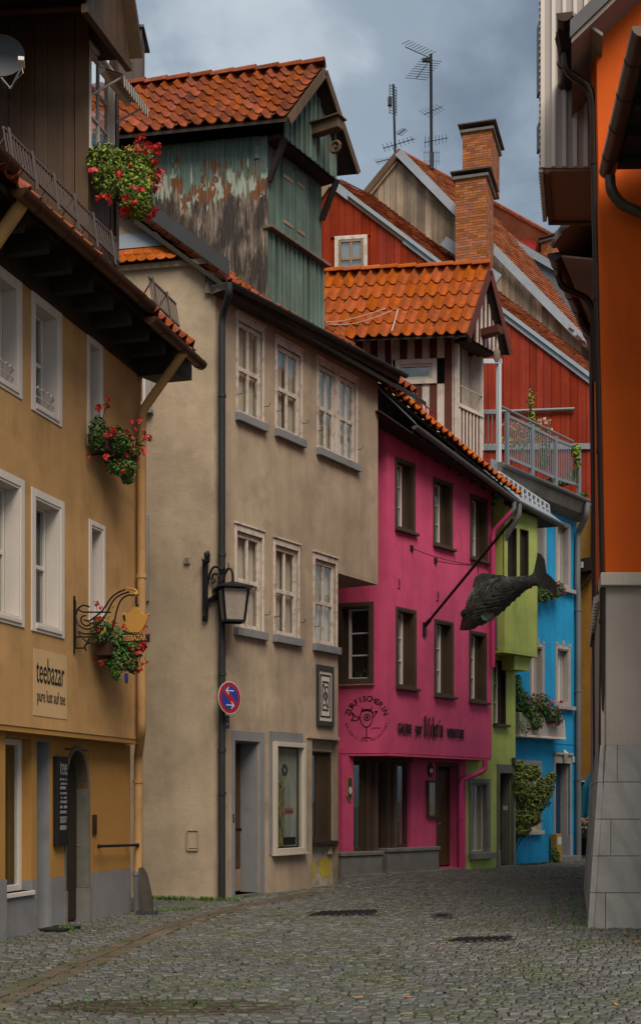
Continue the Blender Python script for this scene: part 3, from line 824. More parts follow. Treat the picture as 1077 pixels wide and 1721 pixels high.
# ================================================================ ochre corner house (left)
FL = Plane.two(0, 13.3, 237, 16.8)
H = thing('ochre_house', FL.at(1.5, 0), 'ochre plastered house with deep white framed windows and a dark timber dormer', 'house')
UE = FL.u(237)                     # right end of the jettied upper wall
ZJ, ZT = 2.29, 7.46
def op(P, x0, x1, xt, yt, yb, d=0, depth=.18):
    """opening between photo columns x0..x1; yt and yb are its top and bottom at column xt"""
    return (P.u(x0, d), P.u(x1, d), P.z(xt, yb, d), P.z(xt, yt, d), depth)
def deep(P, house, o, trim=.085, **k):
    u0, u1, z0, z1 = o[:4]
    i = (u0 + trim, u1 - trim, z0 + trim, z1 - trim, o[4])
    return i, window(P, house, i, depth=o[4], surround='white', sw=trim, lining='white', **k)
ops = []
for (x0, x1, xt, yt, yb) in ((-22, 36, 36, 475, 672), (52, 103, 52, 485, 688), (-18, 40, 40, 808, 1056), (52, 107, 52, 818, 1060)):
    o = op(FL, x0, x1, xt, yt, yb, 0, .20)
    i, w_ = deep(FL, H, o, rows=(0, .5, 1), sill=('white', .05, .03, .0), curtain=((.02, .5),), fw=.055)
    ops.append(i)
    if yt < 600:    # little wrought rails low in the upper openings
        u0, u1, z0, z1 = i[:4]
        q = MB().tube([FL.at(u0 + (u1 - u0) * k / 12, z0 + .22 + .018 * math.sin(k * 2.6), -.03) for k in range(13)], .011, 6)
        q.tube([FL.at(u0, z0 + .12, -.03), FL.at(u1, z0 + .12, -.03)], .008, 6)
        q.build('rail', M['paper'], w_, smooth=True)
for (x0, x1, xt, yt, yb) in ((146, 172, 146, 560, 748), (149, 176, 149, 872, 1046)):
    o = op(FL, x0, x1, xt, yt, yb, 0, .26)
    i, w_ = deep(FL, H, o, trim=.06, cols=1, rows=(0, .5, 1), curtain=((0, 1),))
    ops.append(i)
wall(FL, H, -2.2, UE, ZJ, ZT + .3, ops, M['ochre'], th=.30)
room(FL, H, -2.2, UE - .1, ZJ + .05, ZT, -.75)
# right-hand end wall of the upper floors (hidden mostly) and the soffit of the jetty
MB().box(FL, UE - .02, UE - .001, ZJ, ZT + .25, -4, -.31).build('end_wall', M['ochre'], H)
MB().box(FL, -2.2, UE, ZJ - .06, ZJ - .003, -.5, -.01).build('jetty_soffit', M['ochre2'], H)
# ground floor, set back
LG = FL.off(-.22)
GE = LG.u(219)
zpl = LG.z(200, 1462)
o_shop = (LG.u(53) - 1.25, LG.u(53), LG.z(53, 1497), LG.z(53, 1243), .2)
o_rec = (LG.u(62), LG.u(85), 0.0, LG.z(85, 1246), .5)
o_arch = (LG.u(110), LG.u(147.5), 0.0, LG.z(130, 1262), .17)
gop = [o_shop, o_rec, (o_arch[0] - .02, o_arch[1] + .02, 0.0, o_arch[3] + .02, .16)]
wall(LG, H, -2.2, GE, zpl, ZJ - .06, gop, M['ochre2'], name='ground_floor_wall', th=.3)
wall(LG.off(.006), H, -2.2, GE + .004, -.1, zpl, gop, M['plinth'], name='plinth', th=.3)
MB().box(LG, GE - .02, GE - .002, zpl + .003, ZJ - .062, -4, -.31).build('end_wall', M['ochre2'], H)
MB().box(LG, GE - .02, GE + .002, -.1, zpl, -4, -.31).build('end_plinth', M['plinth'], H)
MB().box(LG, -2.2, LG.u(0) - .10, -.05, zpl + .06, .008, .14).build('pier', M['plinth'], H)
MB().box(LG, -2.2, LG.u(0) - .10, zpl + .063, ZJ - .062, .006, .12).build('pier', M['ochre2'], H)
room(LG, H, -2.2, o_rec[0] - .05, .02, ZJ - .1, -.8)
w_ = window(LG, H, o_shop, depth=.15, cols=1, rows=(0, 1), fw=.07, sill=('white', .05, .04, .02))
MB().box(LG, o_shop[0], o_shop[1], o_shop[2] + .1, o_shop[3], -.5, -.48).build('blind', M['beige'], w_)
# entry recess with grey jambs
q = MB(); u0, u1, z0, z1 = o_rec[:4]
q.box(LG, u0, u0 + .02, 0, z1, -.48, -.012); q.box(LG, u1 - .02, u1, 0, z1, -.48, -.012); q.box(LG, u0 + .02, u1 - .02, z1 - .02, z1, -.48, -.012)
q.build('recess_lining', M['greypaint'], H)
dr = MB().box(LG, u0 + .02, u1 - .02, 0.02, z1 - .02, -.48, -.43).build('door', M['darkbrown'], H)
MB().box(LG, u0 + .1, u1 - .1, .5, z1 - .2, -.43, -.42).build('door_panel', M['glass'], dr)
# arched doorway: stone ring, spandrels, planked leaf
u0, u1, z0, z1 = o_arch[:4]; uc = (u0 + u1) / 2; rw = (u1 - u0) / 2; zs = z1 - rw * 1.55
arc = [(uc + rw * math.cos(rad(t)), zs + (z1 - zs) * math.sin(rad(t))) for t in range(0, 181, 10)]
q = MB()
for side in (0, 1):
    cnr = (u1 if side == 0 else u0, z1)
    pts = [a for a in arc if (a[0] >= uc - 1e-6 if side == 0 else a[0] <= uc + 1e-6)]
    q.prism([LG.at(*cnr, 0)] + [LG.at(*a, 0) for a in (pts if side == 0 else pts[::-1])], -LG.n * .15)
q.build('arch_spandrel', M['ochre2'], H)
ar = MB()
full = [(u1, .42)] + arc + [(u0, .42)]
ix = lambda p, e: (uc + (p[0] - uc) * e, p[1] if p[1] <= zs else zs + (p[1] - zs) * e)
for a, b in zip(full[:-1], full[1:]):
    ao, bo = ix(a, 1.13), ix(b, 1.13)
    ar.prism([LG.at(*a, -.17), LG.at(*b, -.17), LG.at(*bo, -.17), LG.at(*ao, -.17)], LG.n * .185)
arch = ar.build('arch_surround', M['sandstone'], H)
for (a, b) in ((u0 - .05, u0 + .012), (u1 - .012, u1 + .05)):
    MB().box(LG, a, b, -.02, .415, -.27, .028).build('base_stone', M['stone'], arch)
dr = MB().prism([LG.at(*p, -.15) for p in [(u1, 0.03)] + arc + [(u0, .03)]], -LG.n * .04).build('door', M['darkbrown'], H)
for k in range(16):      # slanting boards
    zc = .1 + k * .135
    q = MB().prism([LG.at(u0 + .01, zc + .16, -.149), LG.at(uc - .01, zc, -.149), LG.at(uc - .01, zc + .12, -.149), LG.at(u0 + .01, zc + .28, -.149)], LG.n * .014)
    if zc < zs - .1: q.build('board', M['darkbrown'], dr)
MB().obox(LG.at(uc + .3, .94, -.12), LG.t * .008, LG.n * .02, V((0, 0, .008))).build('handle', M['gold'], dr)
# small things on the ground floor wall
t = thing('menu_board', LG.P(96, 1345, .03), 'black chalkboard with white writing hung beside the arched door', 'sign')
u0, u1 = LG.u(88), LG.u(106); zb_, zt_ = LG.z(96, 1422), LG.z(96, 1272)
MB().box(LG, u0, u1, zb_, zt_, .01, .07).build('board', M['black'], t, bevel=.006)
ls = []; rr = random.Random(4); zz = zt_ - .06
text_on(LG, 'tee', u0 + .05, u1 - .04, zt_ - .22, zt_ - .06, .072, M['chalk'], t)
zz = zt_ - .28
while zz > zb_ + .14:
    u = u0 + .05 + rr.random() * .03; hh = rr.choice((.022, .022, .03, .05))
    while u < u1 - .06:
        ls.append([(u, zz), (u + .006, zz + hh), (u + .014, zz + hh * .2)]); u += rr.uniform(.012, .026)
        if rr.random() < .18: u += .03
    zz -= hh + .03
strokes(LG, ls, .006, .071, M['chalk'], t, 'chalk_marks')
t = thing('bell_plate', LG.P(157, 1386, .01), 'narrow brown bell plate on the ochre wall right of the arch', 'doorbell')
MB().box(LG, LG.u(154.5), LG.u(160), LG.z(157, 1403), LG.z(157, 1370), .004, .025).build('plate', M['copper'], t)
for k in range(3):
    MB().tube([LG.at(LG.u(157), LG.z(157, 1398) + k * .035, .024), LG.at(LG.u(157), LG.z(157, 1398) + k * .035, .034)], .011, 8).build('button', M['black'], t)
t = thing('handrail', LG.P(198, 1420, .1), 'short dark iron handrail fixed to the ochre wall beside the drainpipe', 'handrail')
a, b = LG.P(167, 1423, .12), LG.P(231, 1421, .12)
MB().tube([a, b], .018, 8).build('rail', M['iron'], t, smooth=True)
for q in (.18, .9):
    p = a.lerp(b, q); MB().tube([p, p - LG.n * .115], .012, 6).build('bracket', M['iron'], t)
for p in (a, b): MB().obox(p, V((.024, 0, 0)), V((0, .024, 0)), V((0, 0, .024))).build('knob', M['iron'], t, bevel=.008)
t = thing('doormat', ground_px(92, 1575), 'black doormat lying at the foot of the grey door recess', 'doormat')
a, b = LG.at(o_rec[0] - .02, .0, .35), LG.at(o_rec[1] + .42, .0, .12)
MB().prism([LG.at(o_rec[0], .004, .03), LG.at(o_rec[1] + .1, .004, .02), LG.at(o_rec[1] + .1, .004, .34), LG.at(o_rec[0], .004, .34)], (0, 0, .035)).build('mat', M['black'], t, bevel=.008)
# eaves: black boarded soffit, rafters, gutters, tiles
q = MB()
q.prism([FL.at(-2.2, 7.36, -.02), FL.at(UE + .02, 7.36, -.02), FL.at(UE + .02, 7.42, .60), FL.at(-2.2, 7.42, .60)], (0, 0, .04))
q.box(FL, -2.2, UE + .03, 7.06, 7.34, .004, .06)
eav = q.build('eaves', M['darkbrown'], H)
u = -2.1
while u < UE:
    MB().prism([FL.at(u, 7.34, .062), FL.at(u + .11, 7.34, .062), FL.at(u + .11, 7.16, .062), FL.at(u, 7.16, .062)], FL.n * .46).build('rafter', M['darkbrown'], eav); u += .52
MB().prism([FL.at(UE - .2, 7.33, .05), FL.at(UE + .42, 7.33, .05), FL.at(UE + .42, 7.10, .05), FL.at(UE - .2, 7.0, .05)], FL.n * .5).build('purlin_end', M['darkbrown'], eav)
# roof slope (tiles start behind the gutter)
RZ0, RD0, RP = 7.40, .64, math.tan(rad(40))
rz = lambda d: RZ0 + (RD0 - d) * RP
roof = MB().prism([FL.at(-2.2, rz(.6) - .06, .6), FL.at(UE + .1, rz(.6) - .06, .6), FL.at(UE + .1, rz(-4.5) - .06, -4.5), FL.at(-2.2, rz(-4.5) - .06, -4.5)], (0, 0, -.08)).build('roof', M['darkbrown'], H)
tile_field(roof, FL.at(-2.2, rz(-.9), -.9), FL.t * (UE + 2.3), FL.at(0, rz(.68), .68) - FL.at(0, rz(-.9), -.9), 26, 6, M['tile'])
ga, gb = FL.P(31, 316, .72), FL.P(252, 508, .72)
gb.z = ga.z + .06
MB().gutter(ga + (ga - gb).normalized() * 0, gb, .088).build('gutter', M['copper'], H, smooth=True)
ga2, gb2 = FL.P(252, 532, .74), FL.P(338, 586, .74); gb2.z = ga2.z
MB().gutter(ga2, gb2, .085).build('gutter', M['copper'], H, smooth=True)
MB().gutter(FL.at(-2.2, ga.z + .16, .72), FL.at(FL.px(31, 316, .72)[0] - .12, ga.z + .16, .72), .088).build('gutter', M['copper'], H, smooth=True)
# short lower tile strip above the second gutter
for k in range(6):
    p0 = FL.at(2.42 + k * .2, 7.42, .68)
    MB().prism([p0, p0 + FL.t * .185, p0 + FL.t * .185 - FL.n * .5 + V((0, 0, .42)), p0 - FL.n * .5 + V((0, 0, .42))], (0, 0, .02)).build('tile', M['tile'], roof)
MB().prism([FL.at(2.35, 7.36, .62), FL.at(4.0, 7.36, .62), FL.at(4.0, 7.72, .2), FL.at(2.35, 7.72, .2)], (0, 0, -.05)).build('eave_board', M['darkbrown'], roof)
# snow guards
def snow_guard(ua, ub, zb, d, name_parent, h=.36):
    g = MB().bar(FL.at(ua, zb, d), FL.at(ub, zb, d), .025, .02).bar(FL.at(ua, zb + h, d - .05), FL.at(ub, zb + h, d - .05), .025, .02).build('snow_guard', M['steel'], name_parent)
    n = int((ub - ua) / .062)
    for k in range(n + 1):
        u = ua + (ub - ua) * k / n
        MB().bar(FL.at(u, zb, d), FL.at(u, zb + h, d - .05), .011, .011).build('bar', M['steel'], g)
    k = ua + .08
    while k < ub:
        s_ = MB().bar(FL.at(k, zb - .1, d + .03), FL.at(k, zb + h + .03, d - .03), .035, .012)
        s_.bar(FL.at(k, zb + h, d - .03), FL.at(k, zb - .02, d - .26), .02, .012).build('stay', M['steel'], g); k += .47
d_ = .50
ua, zb = FL.px(13, 259, d_); ub, zb2 = FL.px(201, 439, d_)
snow_guard(ua, ub, (zb + zb2) / 2, d_, roof, .27)
ua, zb = FL.px(256, 512, d_); ub, _ = FL.px(301, 528, d_)
snow_guard(ua, ub, zb + .05, d_, roof, .3)
# yellow drainpipe
def pipe(parent, pts, r, mat, name='downpipe', seg=12, collars=(), cm=None):
    out = [pts[0]]
    for a, b, c in zip(pts[:-2], pts[1:-1], pts[2:]):      # round the bends
        r_ = min(.11, (a - b).length * .4, (c - b).length * .4)
        p, q = b + (a - b).normalized() * r_, b + (c - b).normalized() * r_
        out += [p] + [p.lerp(b, t_).lerp(b.lerp(q, t_), t_) for t_ in (.25, .5, .75)] + [q]
    out.append(pts[-1])
    o = MB().tube(out, r, seg).build(name, mat, parent, smooth=True)
    for z in collars:
        p = None
        for a, b in zip(out[:-1], out[1:]):
            if min(a.z, b.z) <= z <= max(a.z, b.z) and abs(a.z - b.z) > 1e-4: p = a.lerp(b, (z - a.z) / (b.z - a.z))
        if p: MB().tube([p - V((0, 0, .025)), p + V((0, 0, .025))], r * 1.2, seg).build('collar', cm or mat, o, smooth=True)
    return o
pA = FL.P(310, 590, .74); pB = FL.P(238, 692, .10); pC = FL.at(FL.px(238, 692, .10)[0], ZJ + .12, .10)
pD = LG.at(GE + .03, ZJ - .22, .10); pE = LG.at(GE + .03, .55, .10)
pipe(H, [pA, pB + (pB - pC) * 0, pC, pD, pE], .058, M['ochre'], collars=(4.4, 1.75))
pipe(H, [pE, LG.at(GE + .03, -.02, .10)], .060, M['plinth'], collars=(.52,))
# second, cut-off pipe under the near gutter end
pipe(H, [FL.P(48, 325, .7), FL.P(-30, 440, .2), FL.P(-60, 520, .1)], .07, M['ochre'])
# weathered guard post at the pipe foot
t = thing('guard_post', ground_px(246, 1536), 'weathered grey timber guard post leaning on the foot of the yellow pipe', 'post')
p = ground_px(247, 1538)
MB().sweep([p, p + V((-.02, .05, .25)), p + V((-.07, .12, .52)), p + V((-.10, .16, .60))], [(.08, -.06), (.08, .06), (-.08, .06), (-.08, -.06)], scale=[1, .92, .7, .4]).build('post', M['oldtimber'], t, smooth=True)
MB().obox(p + V((0, 0, .02)), V((.13, 0, 0)), V((0, .1, 0)), V((0, 0, .03))).build('base', M['darkmetal'], t)
# painted shop sign
t = thing('wall_sign', FL.P(84, 1150, .004), 'cream painted wall panel lettered teebazar pure lust auf tee', 'sign')
u0, u1 = FL.u(55.5), FL.u(111.5); zt0, zb0 = FL.z(56, 1089), FL.z(61, 1203)
MB().box(FL, u0, u1, zb0, zt0, .002, .006).build('panel', mk('cream_sign_paint', (.52, .34, .17), var=.06, bst=.1), t)
hh = zt0 - zb0
text_on(FL, 'teebazar', u0 + .06, u1 - .07, zb0 + hh * .50, zb0 + hh * .88, .0075, M['black'], t, bold=-.004)
text_on(FL, 'pure lust auf tee', u0 + .08, u1 - .05, zb0 + hh * .16, zb0 + hh * .40, .0075, M['black'], t, bold=-.010)
# ---- wrought iron teapot sign, hung out across the street
us = FL.u(123.5)
S = FL.perp(us, 0)       # u runs out from the wall
t = thing('hanging_sign', FL.at(us, FL.z(124, 1050), 0), 'black wrought iron bracket with a golden teapot and a TEEBAZAR board', 'sign')
sx = lambda x, y: S.px(100 + x / 5.983, 970 + y / 5.983)
def iron(lines, r, mat=M['iron'], name='scroll'):
    for ln in lines:
        MB().tube([S.at(*sx(*p), 0) for p in ln], r, 7).build(name, mat, t, smooth=True)
def sm(pts, n=5):
    out = []
    for i in range(len(pts) - 1):
        p0, p1, p2, p3 = pts[max(i - 1, 0)], pts[i], pts[i + 1], pts[min(i + 2, len(pts) - 1)]
        for k in range(n):
            s_ = k / n
            out.append(tuple(.5 * (2 * p1[a] + (p2[a] - p0[a]) * s_ + (2 * p0[a] - 5 * p1[a] + 4 * p2[a] - p3[a]) * s_ ** 2 + (3 * p1[a] - p0[a] - 3 * p2[a] + p3[a]) * s_ ** 3) for a in range(len(p1))))
    return out + [pts[-1]]
ub_ = S.px(100 + 128 / 5.983, 1050)[0]
MB().box(FL, us - .012, us + .012, FL.z(124, 1099), FL.z(124, 1002), .004, .018).build('wall_bar', M['iron'], t)
iron([[(160, 235), (160, 715)], [(130, 345), (162, 330)], [(130, 640), (162, 628)], [(160, 602), (330, 602)], [(160, 715), (245, 715), (300, 620)], [(190, 330), (240, 353), (520, 353)]], .010, name='bar')
iron([sm([(245, 430), (300, 440), (370, 390), (430, 340), (520, 210), (600, 150), (680, 122)]),
      sm([(160, 330), (165, 420), (200, 490), (290, 525), (390, 470), (470, 370), (540, 240), (610, 180), (700, 148)]),
      sm([(190, 545), (225, 610), (300, 660), (400, 668), (490, 600), (545, 480), (575, 340), (620, 230), (690, 182), (745, 190)]),
      sm([(310, 480), (260, 490), (220, 450), (225, 400), (268, 388)]), sm([(300, 300), (240, 285), (185, 320), (165, 380)]), sm([(190, 545), (240, 570), (330, 570), (400, 555), (440, 500)]),
      sm([(300, 660), (255, 690), (270, 745)])], .010)
iron([sm([(690, 118), (685, 98), (665, 150)]), sm([(700, 118), (760, 128), (785, 165)]), sm([(520, 352), (525, 310), (552, 288)]), sm([(470, 455), (480, 410), (512, 392)]), sm([(415, 575), (450, 550), (458, 505)])], .012, M['gold'], 'leaf')
MB().sweep([S.at(*sx(735, 180), 0), S.at(*sx(758, 168), 0), S.at(*sx(778, 178), 0), S.at(*sx(770, 208), 0)], [(.03, 0), (.015, .02), (-.015, .02), (-.03, 0), (-.015, -.02), (.015, -.02)], scale=[.3, 1, 1.1, .2]).build('bud', M['gold'], t, smooth=True)
iron([[(772, 205), (772, 255)], [(765, 250), (785, 280), (772, 300)]], .014, name='hook')
pot = [(718, 330), (735, 318), (755, 305), (770, 298), (795, 310), (815, 335), (810, 350), (840, 365), (862, 385), (875, 372), (893, 362), (905, 378), (890, 395), (888, 420), (868, 470), (850, 510), (825, 540), (810, 558), (715, 558), (690, 530), (670, 490), (650, 465), (628, 425), (625, 380), (640, 355), (660, 355), (668, 372), (690, 362), (722, 350)]
hol = sm([(665, 385), (645, 375), (637, 400), (648, 440), (668, 455)])
pp = [S.at(*sx(*p), -.012) for p in pot]
tp = MB().prism(pp, S.n * .024).build('teapot', M['gold'], t, bevel=.004)
MB().prism([S.at(*sx(*p), -.016) for p in [(666, 388), (648, 378), (638, 402), (650, 438), (668, 452)]], S.n * .032).build('handle_gap', M['black'], tp)
MB().prism([S.at(*sx(*p), -.018) for p in [(628, 568), (902, 578), (902, 655), (634, 648)]], S.n * .036).build('board', M['black'], t)
u0, z1 = sx(642, 588); u1, _ = sx(880, 590); z0 = sx(642, 645)[1]
text_on(S, 'TEEBAZAR', u0, u1, z0, z1, .020, M['gold'], t, bold=.03)
# ---- the dark timber dormer
DW = FL.off(-.06)
DU = DW.u(146); DE = DW.u(196)
dz0 = rz(-.06) - .05; ztop = DW.z(196, 95)
LAX = V((.993, -.10, 0)).normalized()
side = Plane(DW.at(DU, 0), LAX)                # runs out of the wall: negative u goes back into the roof
D = MB().prism([DW.at(DU + .05, dz0, -.35), DW.at(DE - .05, dz0, -.35), DW.at(DE - .05, DW.z(150, 30), -.35), DW.at(DU + .05, DW.z(150, 30), -.35)], -LAX * 2.8).build('dormer_body', M['darkbrown'], H)
zs_top = side.z(100, 14)
planks(side, D, -3.2, -.14, lambda u: rz(u - .06) - .1, zs_top, .175, M['brown'], d=.0, th=.03, gap=.005, jit=.25)
MB().box(side, -.13, .03, dz0 - .1, zs_top, -.05, .05).build('corner_post', M['brown'], D)
# front: window, boards
ow = (DW.u(148), DW.u(185), DW.z(148, 246), DW.z(148, 75), .06)
wf = window(DW, D, ow, depth=.02, cols=2, rows=(0, .33, .66, 1), fw=.06, surround='white', sw=.04, sproud=.05)
planks(DW, D, DW.u(186), DE, dz0, ztop, .09, M['brown'], d=-.02, jit=.1)
planks(DW, D, DU + .01, DE - .1, dz0 - .4, ow[2] - .06, .10, M['brown'], d=-.03, jit=.1)
MB().box(DW, DE - .07, DE + .01, dz0, ztop, -.05, .03).build('corner_post', M['brown'], D)
# gable head over the window, oversailing
gd = .42
uL, zL = DW.px(150, 20, gd); uR, zR = DW.px(215, 91, gd); zL = (zL + zR) / 2 + .2
uA = (uL + uR) / 2; zA = zL + 1.45
zLo = zL - .0
gh = MB().prism([DW.at(uL - .05, zL - .22, gd - .03), DW.at(uR + .05, zL - .22, gd - .03), DW.at(uA, zA - .2, gd - .03)], -DW.n * .04).build('gable_head', M['brown'], D)
planks(DW, gh, uL - .05, uR + .05, zL - .24, lambda u: zL - .24 + max(0, (zA - zL) * (1 - abs(u - uA) / (uR + .1 - uA))), .11, M['brown'], d=gd - .028, th=.022, jit=.15)
MB().box(DW, uL - .08, uR + .08, zL - .30, zL - .2, gd - .06, gd + .02).build('gable_beam', M['brown'], D)
S2 = MB()
uLe, uRe = uL - .12, uR + .12
dr_roof = MB()
for (ue) in (uLe, uRe):
    dr_roof.prism([DW.at(uA, zA, gd + .14), DW.at(ue, zL - .06, gd + .14), DW.at(ue, zL - .14, gd + .14), DW.at(uA, zA - .1, gd + .14)], -LAX * 3.8)
rf = dr_roof.build('dormer_roof', M['brown'], D)
tile_field(rf, DW.at(uA, zA + .03, gd + .12) - LAX * 3.7, LAX * 3.7, DW.at(uRe, zL - .02, 0) - DW.at(uA, zA + .03, 0), 14, 6, M['tile'])
tile_field(rf, DW.at(uA, zA + .03, gd + .12) - LAX * 3.7, LAX * 3.7, DW.at(uLe, zL - .02, 0) - DW.at(uA, zA + .03, 0), 14, 6, M['tile'])
MB().gutter(side.at(-3.3, side.z(60, 16, .2), .2), side.at(.28, side.z(155, 10, .2), .2), .06).build('gutter', M['copper'], D, smooth=True)
# striped awning
aw = thing('awning', DW.at(DU + .3, ow[3] + .1, .2), 'folded brown and cream striped awning over the dormer window', 'awning')
a0, z0_ = DW.u(150), zL - .44
n = 22; L_ = (DE - a0 - .02)
MB().tube([DW.at(a0, z0_ + .06, .16), DW.at(DE, z0_ + .06, .16)], .05, 8).build('roller', M['white'], aw)
for k in range(n):
    ua, ub = a0 + L_ * k / n, a0 + L_ * (k + 1) / n
    q = MB()
    q.prism([DW.at(ua, z0_ + .09, .12), DW.at(ub, z0_ + .09, .12), DW.at(ub, z0_ - .04, .43), DW.at(ua, z0_ - .04, .43)], (0, 0, .008))
    q.prism([DW.at(ua, z0_ - .04, .43), DW.at(ub, z0_ - .04, .43), DW.at(ub, z0_ - .15, .435), DW.at((ua + ub) / 2, z0_ - .185, .435), DW.at(ua, z0_ - .15, .435)], DW.n * .006)
    q.build('stripe', M['cream'] if k % 2 else M['copper'], aw)
for u in (a0 + .05, DE - .06): MB().bar(DW.at(u, z0_ - .2, .02), DW.at(u, z0_ - .05, .41), .02, .02).build('arm', M['white'], aw)
# satellite dish
t = thing('satellite_dish', side.P(4, 100, .3), 'grey satellite dish on an arm in front of the timber dormer', 'satellite dish')
c = side.P(2, 98, .55); nn = (V((.15, -1, .35))).normalized(); a_ = nn.cross(V((0, 0, 1))).normalized(); b_ = a_.cross(nn)
q = MB(); R0 = .30
for i in range(7):
    for j in range(25):
        r_ = R0 * i / 6; t_ = 6.2832 * j / 24
        q.v.append(c + a_ * r_ * math.cos(t_) * .92 + b_ * r_ * math.sin(t_) * 1.08 + nn * (.055 * (i / 6) ** 2))
for i in range(6):
    for j in range(24): q.f.append((i * 25 + j, i * 25 + j + 1, i * 25 + 25 + j + 1, i * 25 + 25 + j))
q.build('reflector', M['dish'], t, smooth=True, recalc=False)
MB().tube([c - nn * .01, c - nn * .2 - V((0, 0, .1)), side.P(10, 160, .02)], .022, 8).build('mount', M['galv'], t)
e = c + nn * .34 + a_ * -.10 - b_ * .06
e = side.P(36, 104, .8)
MB().tube([c - b_ * .30 + nn * .03, side.P(18, 148, .75), e - V((0, 0, .06))], .012, 6).build('feed_arm', M['galv'], t)
MB().obox(e, a_ * .035, nn * .06, b_ * .03).build('receiver', M['paper'], t, bevel=.008)
MB().tube([e - V((0, 0, .03)), e + V((.02, 0, -.12)), side.P(30, 130, .7), side.P(15, 148, .6)], .006, 5).build('cable', M['cable'], t)
# sheet-metal clad shaft behind the dormer
t = thing('chimney_shaft', pt(220, 300, 26.0), 'brown sheet metal clad chimney shaft rising behind the timber dormer', 'chimney')
a, b = pt(196, 200, 26.0), pt(237.5, 200, 26.0)
CP = Plane((a.x, a.y), (b.x - a.x, b.y - a.y)); L_ = (b - a).length
z0_, z1_ = 12.5, CP.z(235, 47)
M['shaft'] = mk('brown_sheet_metal', (.085, .060, .050), rough=.7, metal=.1, bst=.04)
MB().box(CP, 0, L_, z0_, z1_, -.5, 0).build('casing', M['shaft'], t)
for k in range(4): MB().box(CP, L_ * k / 3 - .012, L_ * k / 3 + .012, z0_, z1_, .001, .022).build('seam', M['shaft'], t)
MB().prism([CP.at(-.06, z1_ + .002, -.86), CP.at(L_ + .06, z1_ + .002, -.86), CP.at(L_ + .06, z1_ + .002, .06), CP.at(-.06, z1_ + .002, .06)], (0, 0, .05)).build('cap', M['darkmetal'], t)

# ================================================================ window boxes with geraniums
def geranium(P, u0, u1, z, d, blobs, n, nb, label_box, label_pl, size=.05, box=True, zones=None, leafm='leaf', blm='blossom', br=.035):
    if box:
        t = thing('planter_box', P.at((u0 + u1) / 2, z, d), label_box, 'planter', 'window boxes of geraniums')
        MB().box(P, u0, u1, z - .17, z, d - .09, d + .09).build('trough', M['terracotta'], t, bevel=.01)
        MB().box(P, u0 + .015, u1 - .015, z - .02, z + .004, d - .075, d + .075).build('soil', M['stem'], t)
        for u in (u0 + .1, u1 - .1): MB().bar(P.at(u, z - .19, 0), P.at(u, z - .19, d + .08), .02, .012).build('bracket', M['iron'], t)
    g = thing('geranium', P.at((u0 + u1) / 2, z, d), label_pl, 'flowers', 'geraniums in bloom')
    leaves(blobs, n, size).build('foliage', M[leafm], g, kind='stuff', recalc=False)
    st = MB()
    me = blossom_mesh(M[blm], br)
    for k in range(nb):
        c, r = RN.choice(zones or blobs)
        q = V((RN.gauss(0, .6), RN.gauss(0, .6), RN.gauss(0, .6)))
        q = q / max(q.length, .3)
        p = V(c) + V((q.x * r[0], q.y * r[1], q.z * r[2])) * RN.uniform(.85, 1.15)
        inst('blossom', me, Matrix.Translation(p) @ rot_any() @ Matrix.Scale(RN.uniform(.6, 1.25), 4), g)
        st.tube([V(c).lerp(p, .3), p], .003, 4)
    st.build('stems', M['stem'], g, recalc=False, kind='stuff')
    return g
def bl(P, x, y, d, rx, rz_, ry=.16):
    """an ellipsoid of leaves centred on a photo pixel, at distance d from a wall"""
    c = P.P(x, y, d); s_ = c.y / F
    return (c, (rx * s_, ry, rz_ * s_))
u0, u1 = DW.u(150), DW.u(205)
geranium(DW, u0 - .02, DE + .08, ow[2] - .05, .20,
         [bl(DW, 175, 268, .25, 34, 30), bl(DW, 215, 285, .35, 42, 42), bl(DW, 225, 330, .35, 34, 34), bl(DW, 185, 300, .28, 32, 36), bl(DW, 222, 352, .35, 26, 20), bl(DW, 245, 300, .4, 18, 36), bl(DW, 240, 285, .55, 26, 44), bl(DW, 235, 340, .55, 24, 30), bl(DW, 225, 300, .6, 34, 50, .12), bl(DW, 232, 262, .5, 24, 22)], 6400, 105,
         'brown window box under the dormer window', 'lush geranium with bright green leaves and red blooms under the dormer window', .042, leafm='leaf2',
         br=.044, zones=[bl(DW, 244, 275, .55, 26, 42, .25)] * 9 + [bl(DW, 252, 320, .5, 14, 40, .25)] * 3 + [bl(DW, 200, 300, .6, 50, 50, .2)] + [bl(DW, 230, 355, .5, 24, 16, .2)])
geranium(FL, FL.u(147), FL.u(182), FL.z(165, 745), .16,
         [bl(FL, 165, 728, .16, 18, 32), bl(FL, 192, 740, .25, 30, 26), bl(FL, 215, 755, .3, 26, 26), bl(FL, 205, 785, .3, 30, 16), bl(FL, 215, 800, .3, 14, 16)], 2200, 46,
         'brown window box below the narrow top floor window', 'trailing red geranium below the narrow top floor window of the ochre house', .045,
         zones=[bl(FL, 230, 745, .4, 20, 40)] * 3 + [bl(FL, 170, 715, .2, 20, 45), bl(FL, 200, 760, .36, 50, 45)])
geranium(FL, FL.u(150), FL.u(184), FL.z(165, 1083), .16,
         [bl(FL, 170, 1058, .16, 20, 26), bl(FL, 196, 1075, .25, 30, 26), bl(FL, 218, 1085, .3, 28, 28), bl(FL, 200, 1110, .28, 26, 22), bl(FL, 195, 1130, .26, 12, 14), bl(FL, 222, 1120, .26, 12, 14)], 2200, 42,
         'brown window box behind the teapot sign', 'trailing red geranium growing behind the teapot sign', .045,
         zones=[bl(FL, 232, 1090, .4, 22, 42)] * 3 + [bl(FL, 165, 1040, .2, 16, 26), bl(FL, 205, 1085, .36, 50, 36)])
t = thing('house_number', FL.P(211, 1136, .01), 'small blue house number plate below the lower flower box', 'number plate')
